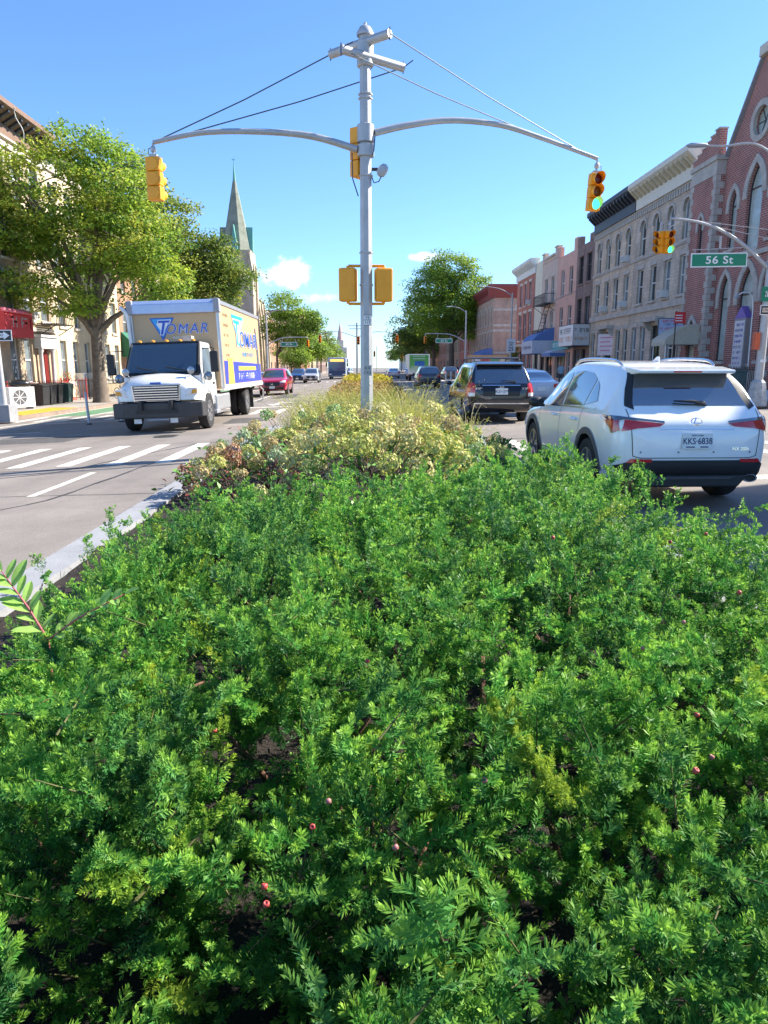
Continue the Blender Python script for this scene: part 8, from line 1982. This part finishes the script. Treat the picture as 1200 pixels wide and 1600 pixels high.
def hydrangea(label, x, y, rx, ry, z0, z1, n, kinds, seed, leaves=240, red=0.0, sz=1.0):
    root = thing('hydrangea_bush', label, 'hydrangea', (x, y, .12), 0, 'hydrangea bushes')
    r = np.random.default_rng(seed); pts = []
    tries = 0
    while len(pts) < n and tries < 4000:
        tries += 1
        a = r.uniform(0, 6.28); q = math.sqrt(r.random()); px, py = math.cos(a) * q * rx, math.sin(a) * q * ry
        pz = z0 + (z1 - z0) * (1 - q ** 2.2) + r.normal(0, .05)
        if all((px - a_[0]) ** 2 + (py - a_[1]) ** 2 + (pz - a_[2]) ** 2 > (.17 * sz) ** 2 for a_ in pts): pts.append((px, py, pz))
    st_base = [(r.uniform(-.18, .18), r.uniform(-.18, .18)) for _ in range(9)]
    for i, p in enumerate(pts):
        k = kinds[i % len(kinds)]; h = link('flower_head', HEADS[k][r.integers(2)], root, p, (r.normal(0, .35), r.normal(0, .35), r.uniform(0, 6.28)))
        s = sz * r.uniform(.75, 1.12); h.scale = (s, s, s * r.uniform(.85, 1.15))
        b = st_base[i % 9]; sm = MB(); sm.tube([(b[0], b[1], -.05), (b[0] * .5 + p[0] * .4, b[1] * .5 + p[1] * .4, p[2] * .55), p], [.008, .006, .004], 5); sm.build('stem', M_HSTEM, root, smooth=True)
    m = leaves; pp = np.array(pts)[r.choice(len(pts), m)] * np.array([1, 1, 0]) + r.normal(0, .12, (m, 3)) * [1, 1, 0]
    pz = np.array([p[2] for p in pts]).mean() * r.uniform(.15, 1.0, m) ** .7
    pp[:, 2] = pz
    D = unit(np.stack([pp[:, 0], pp[:, 1], np.zeros(m)], 1) + r.normal(0, .5, (m, 3)) + [0, 0, .1]); N = unit(r.normal(0, .4, (m, 3)) + [0, 0, 1])
    pal = np.array([(.10, .27, .045), (.14, .33, .06), (.2, .38, .07), (.09, .2, .04)]); col = pal[r.choice(4, m)] * r.uniform(.8, 1.2, (m, 1))
    rd = r.random(m) < red; col[rd] = np.array([.2, .06, .05]) * r.uniform(.7, 1.3, (rd.sum(), 1))
    fo = link('leaves', leaf_mesh('leaves', pp, D, N, r.uniform(.07, .12, m), r.uniform(.04, .065, m), np.clip(col, 0, 1), M_HLEAF, fold=.25), root); fo['kind'] = 'stuff'
hydrangea('large hydrangea bush with cream and lime heads in the middle of the bed', .12, 7.55, .95, .55, .40, .88, 30, ['cream', 'lime', 'cream', 'lime'], 1, 420, 0, 1.22)
hydrangea('low hydrangea with brown faded heads by the left kerb', -1.62, 8.1, .5, .6, .18, .48, 14, ['brown', 'tan', 'brown', 'tan', 'lime'], 2, 200, .25, 1.0)
hydrangea('hydrangea with tan heads left of the large cream one', -1.12, 9.0, .62, .65, .3, .58, 16, ['tan', 'cream', 'lime', 'pale'], 3, 220, .15, 1.0)
hydrangea('hydrangea with tan and green heads at the left rear of the bed', -1.2, 11.2, .75, .7, .3, .8, 18, ['tan', 'green', 'lime', 'cream', 'green'], 4, 240, .1, .9)
hydrangea('hydrangea with pale green heads at the left edge, farthest back', -1.75, 10.2, .45, .6, .2, .55, 9, ['green', 'tan', 'pale'], 41, 140, .1, .85)
hydrangea('hydrangea with tan heads below the signal pole', -.15, 10.4, .85, .75, .45, .86, 22, ['lime', 'cream', 'tan', 'lime', 'green'], 5, 300, .05, 1.05)
hydrangea('hydrangea with lime heads right of the signal pole', .85, 10.0, .75, .75, .4, .82, 18, ['lime', 'cream', 'tan', 'lime'], 6, 260, .05, 1.05)
hydrangea('leafy hydrangea with few green heads at the right rear', 1.55, 10.8, .55, .8, .3, .6, 8, ['green', 'lime', 'tan', 'green'], 7, 420, 0, .9)
hydrangea('low hydrangea with pale green heads by the right kerb', 1.6, 8.8, .42, .65, .2, .48, 8, ['pale', 'lime', 'green', 'lime'], 8, 320, .05, .85)
hydrangea('small lime hydrangea in front at the right of the cream one', 1.05, 7.0, .3, .35, .2, .42, 4, ['cream', 'lime'], 9, 70, .1, .85)
hydrangea('small hydrangea with pinkish brown heads in front at the left', -.95, 7.3, .38, .4, .16, .36, 7, ['tan', 'brown', 'cream'], 10, 110, .3, .75)

# --- feathery yellow-green grasses round the pole
M_GRASS = mat('feathery_grass', (.3, .34, .06), .7, attr=True, trans=.35)
def grass(label, x, y, rad, h, n, pal, seed, wisps=0, airy=0.0):
    root = thing('ornamental_grass', label, 'grass', (x, y, .12), 0, 'feathery grass clumps')
    r = np.random.default_rng(seed); pal = np.array(pal)
    a = r.uniform(0, 6.28, n); q = np.sqrt(r.random(n)) * rad
    b0 = np.stack([np.cos(a) * q, np.sin(a) * q, np.zeros(n)], 1)
    lean = np.stack([np.cos(a) * q / rad, np.sin(a) * q / rad, np.zeros(n)], 1) * .35 + r.normal(0, .16, (n, 3)) * [1, 1, 0]
    hh = h * r.uniform(.55, 1.1, n)
    P1 = b0 + np.stack([lean[:, 0], lean[:, 1], np.full(n, 1.0)], 1) * (hh * .55)[:, None]
    P2 = P1 + np.stack([lean[:, 0] * 2, lean[:, 1] * 2, np.full(n, .8)], 1) * (hh * .5)[:, None]
    col = pal[r.choice(len(pal), n)] * r.uniform(.8, 1.2, (n, 1))
    C = [b0, P1]; D = [P1 - b0, P2 - P1]; L = [np.linalg.norm(P1 - b0, axis=1), np.linalg.norm(P2 - P1, axis=1)]; Wd = [np.full(n, .008), np.full(n, .006)]; cl = [col, col]
    # tiny leaves and seeds along each stalk
    m = n * 14; ci = np.repeat(np.arange(n), 14); t = r.uniform(.25, 1.0, m)[:, None]
    base = np.where(t < .5, b0[ci] * (1 - 2 * t) + P1[ci] * 2 * t, P1[ci] * (2 - 2 * t) + P2[ci] * (2 * t - 1))
    C.append(base); D.append(r.normal(0, 1, (m, 3)) + [0, 0, .4]); L.append(r.uniform(.02, .055, m)); Wd.append(r.uniform(.007, .014, m)); cl.append(pal[r.choice(len(pal), m)] * r.uniform(.8, 1.3, (m, 1)))
    C, D, L, Wd, cl = [np.concatenate(q_) for q_ in (C, D, L, Wd, cl)]
    N = unit(rng.normal(0, 1, C.shape) + [0, -.5, .3])
    fo = link('blades', leaf_mesh('blades', C, D, N, L, Wd, np.clip(cl, 0, 1), M_GRASS), root); fo['kind'] = 'stuff'
    for k in range(wisps):
        a_ = r.uniform(0, 6.28); e = Vector((math.cos(a_) * rad * 1.6, math.sin(a_) * rad * 1.2, h * r.uniform(.8, 1.35)))
        w = MB(); w.tube([(e.x * .2, e.y * .2, 0), (e.x * .45, e.y * .45, e.z * .75), (e.x * .8, e.y * .8, e.z), (e.x * 1.15, e.y * 1.15, e.z * .9)], [.006, .005, .004, .002], 4); w.build('stalk', MATS.get('dry_stalk') or mat('dry_stalk', (.5, .45, .25), .8), root, smooth=True)
GP = [(.40, .42, .07), (.48, .46, .10), (.32, .38, .07), (.55, .48, .17), (.36, .34, .10)]
GP2 = [(.34, .42, .06), (.26, .36, .05), (.42, .45, .08)]
GP3 = [(.58, .50, .05), (.50, .46, .05), (.42, .42, .06)]
grass('wide feathery yellow-green grass clump left of the pole base', -.75, 14.6, .62, .98, 900, GP, 1, 3)
grass('feathery grass clump just in front of the pole base', -.1, 12.9, .5, .72, 650, GP2, 2, 1)
grass('yellowing feathery grass clump right of the pole base', .75, 13.8, .55, .9, 800, GP, 3, 3)
grass('tall wispy grass clump at the right of the pole', 1.0, 15.2, .4, 1.2, 300, GP, 4, 6)
grass('bright yellow flowering clump at the right kerb side of the pole', 1.15, 12.7, .35, .55, 420, GP3, 5, 1)
grass('pale airy grass clump at the left end of the bed', -1.2, 14.0, .35, .66, 300, GP, 6, 2)
grass('tall pale grass clump behind the pole at the bed end', -.2, 16.8, .9, 1.05, 900, GP, 7, 2)
grass('thin arching grass tuft leaning over the right kerb', 1.95, 13.6, .25, .62, 70, GP, 8, 9)
# --- low planting on the next medians
def bed_mass(label, y0, y1, h, pal, seed, n, size):
    r = np.random.default_rng(seed); C = np.stack([r.uniform(-1.9, 1.9, n), r.uniform(y0, y1, n), .12 + h * r.uniform(0.2, 1, n) * (.7 + .3 * np.sin(r.uniform(0, 6, n)))], 1)
    pal = np.array(pal); o = link('median_planting', leaf_mesh('median_planting', C, r.normal(0, 1, (n, 3)) + [0, 0, .5], r.normal(0, 1, (n, 3)) + [0, -.3, .8], r.uniform(.7, 1.3, n) * size, r.uniform(.5, .9, n) * size, pal[r.choice(len(pal), n)] * r.uniform(.7, 1.2, (n, 1)), M_GRASS))
    o['kind'] = 'stuff'; tag(o, label, 'planting'); return o
bed_mass('orange-brown and yellow low planting on the next median', 33, 55, .55, [(.42, .26, .08), (.5, .34, .1), (.36, .3, .08), (.3, .2, .08)], 3, 9000, .12)
bed_mass('bright yellow low hedge farther along the next median', 55, 82, .8, [(.62, .48, .03), (.5, .42, .04), (.36, .36, .05)], 4, 6000, .2)
bpy.data.scenes.remove(WS)
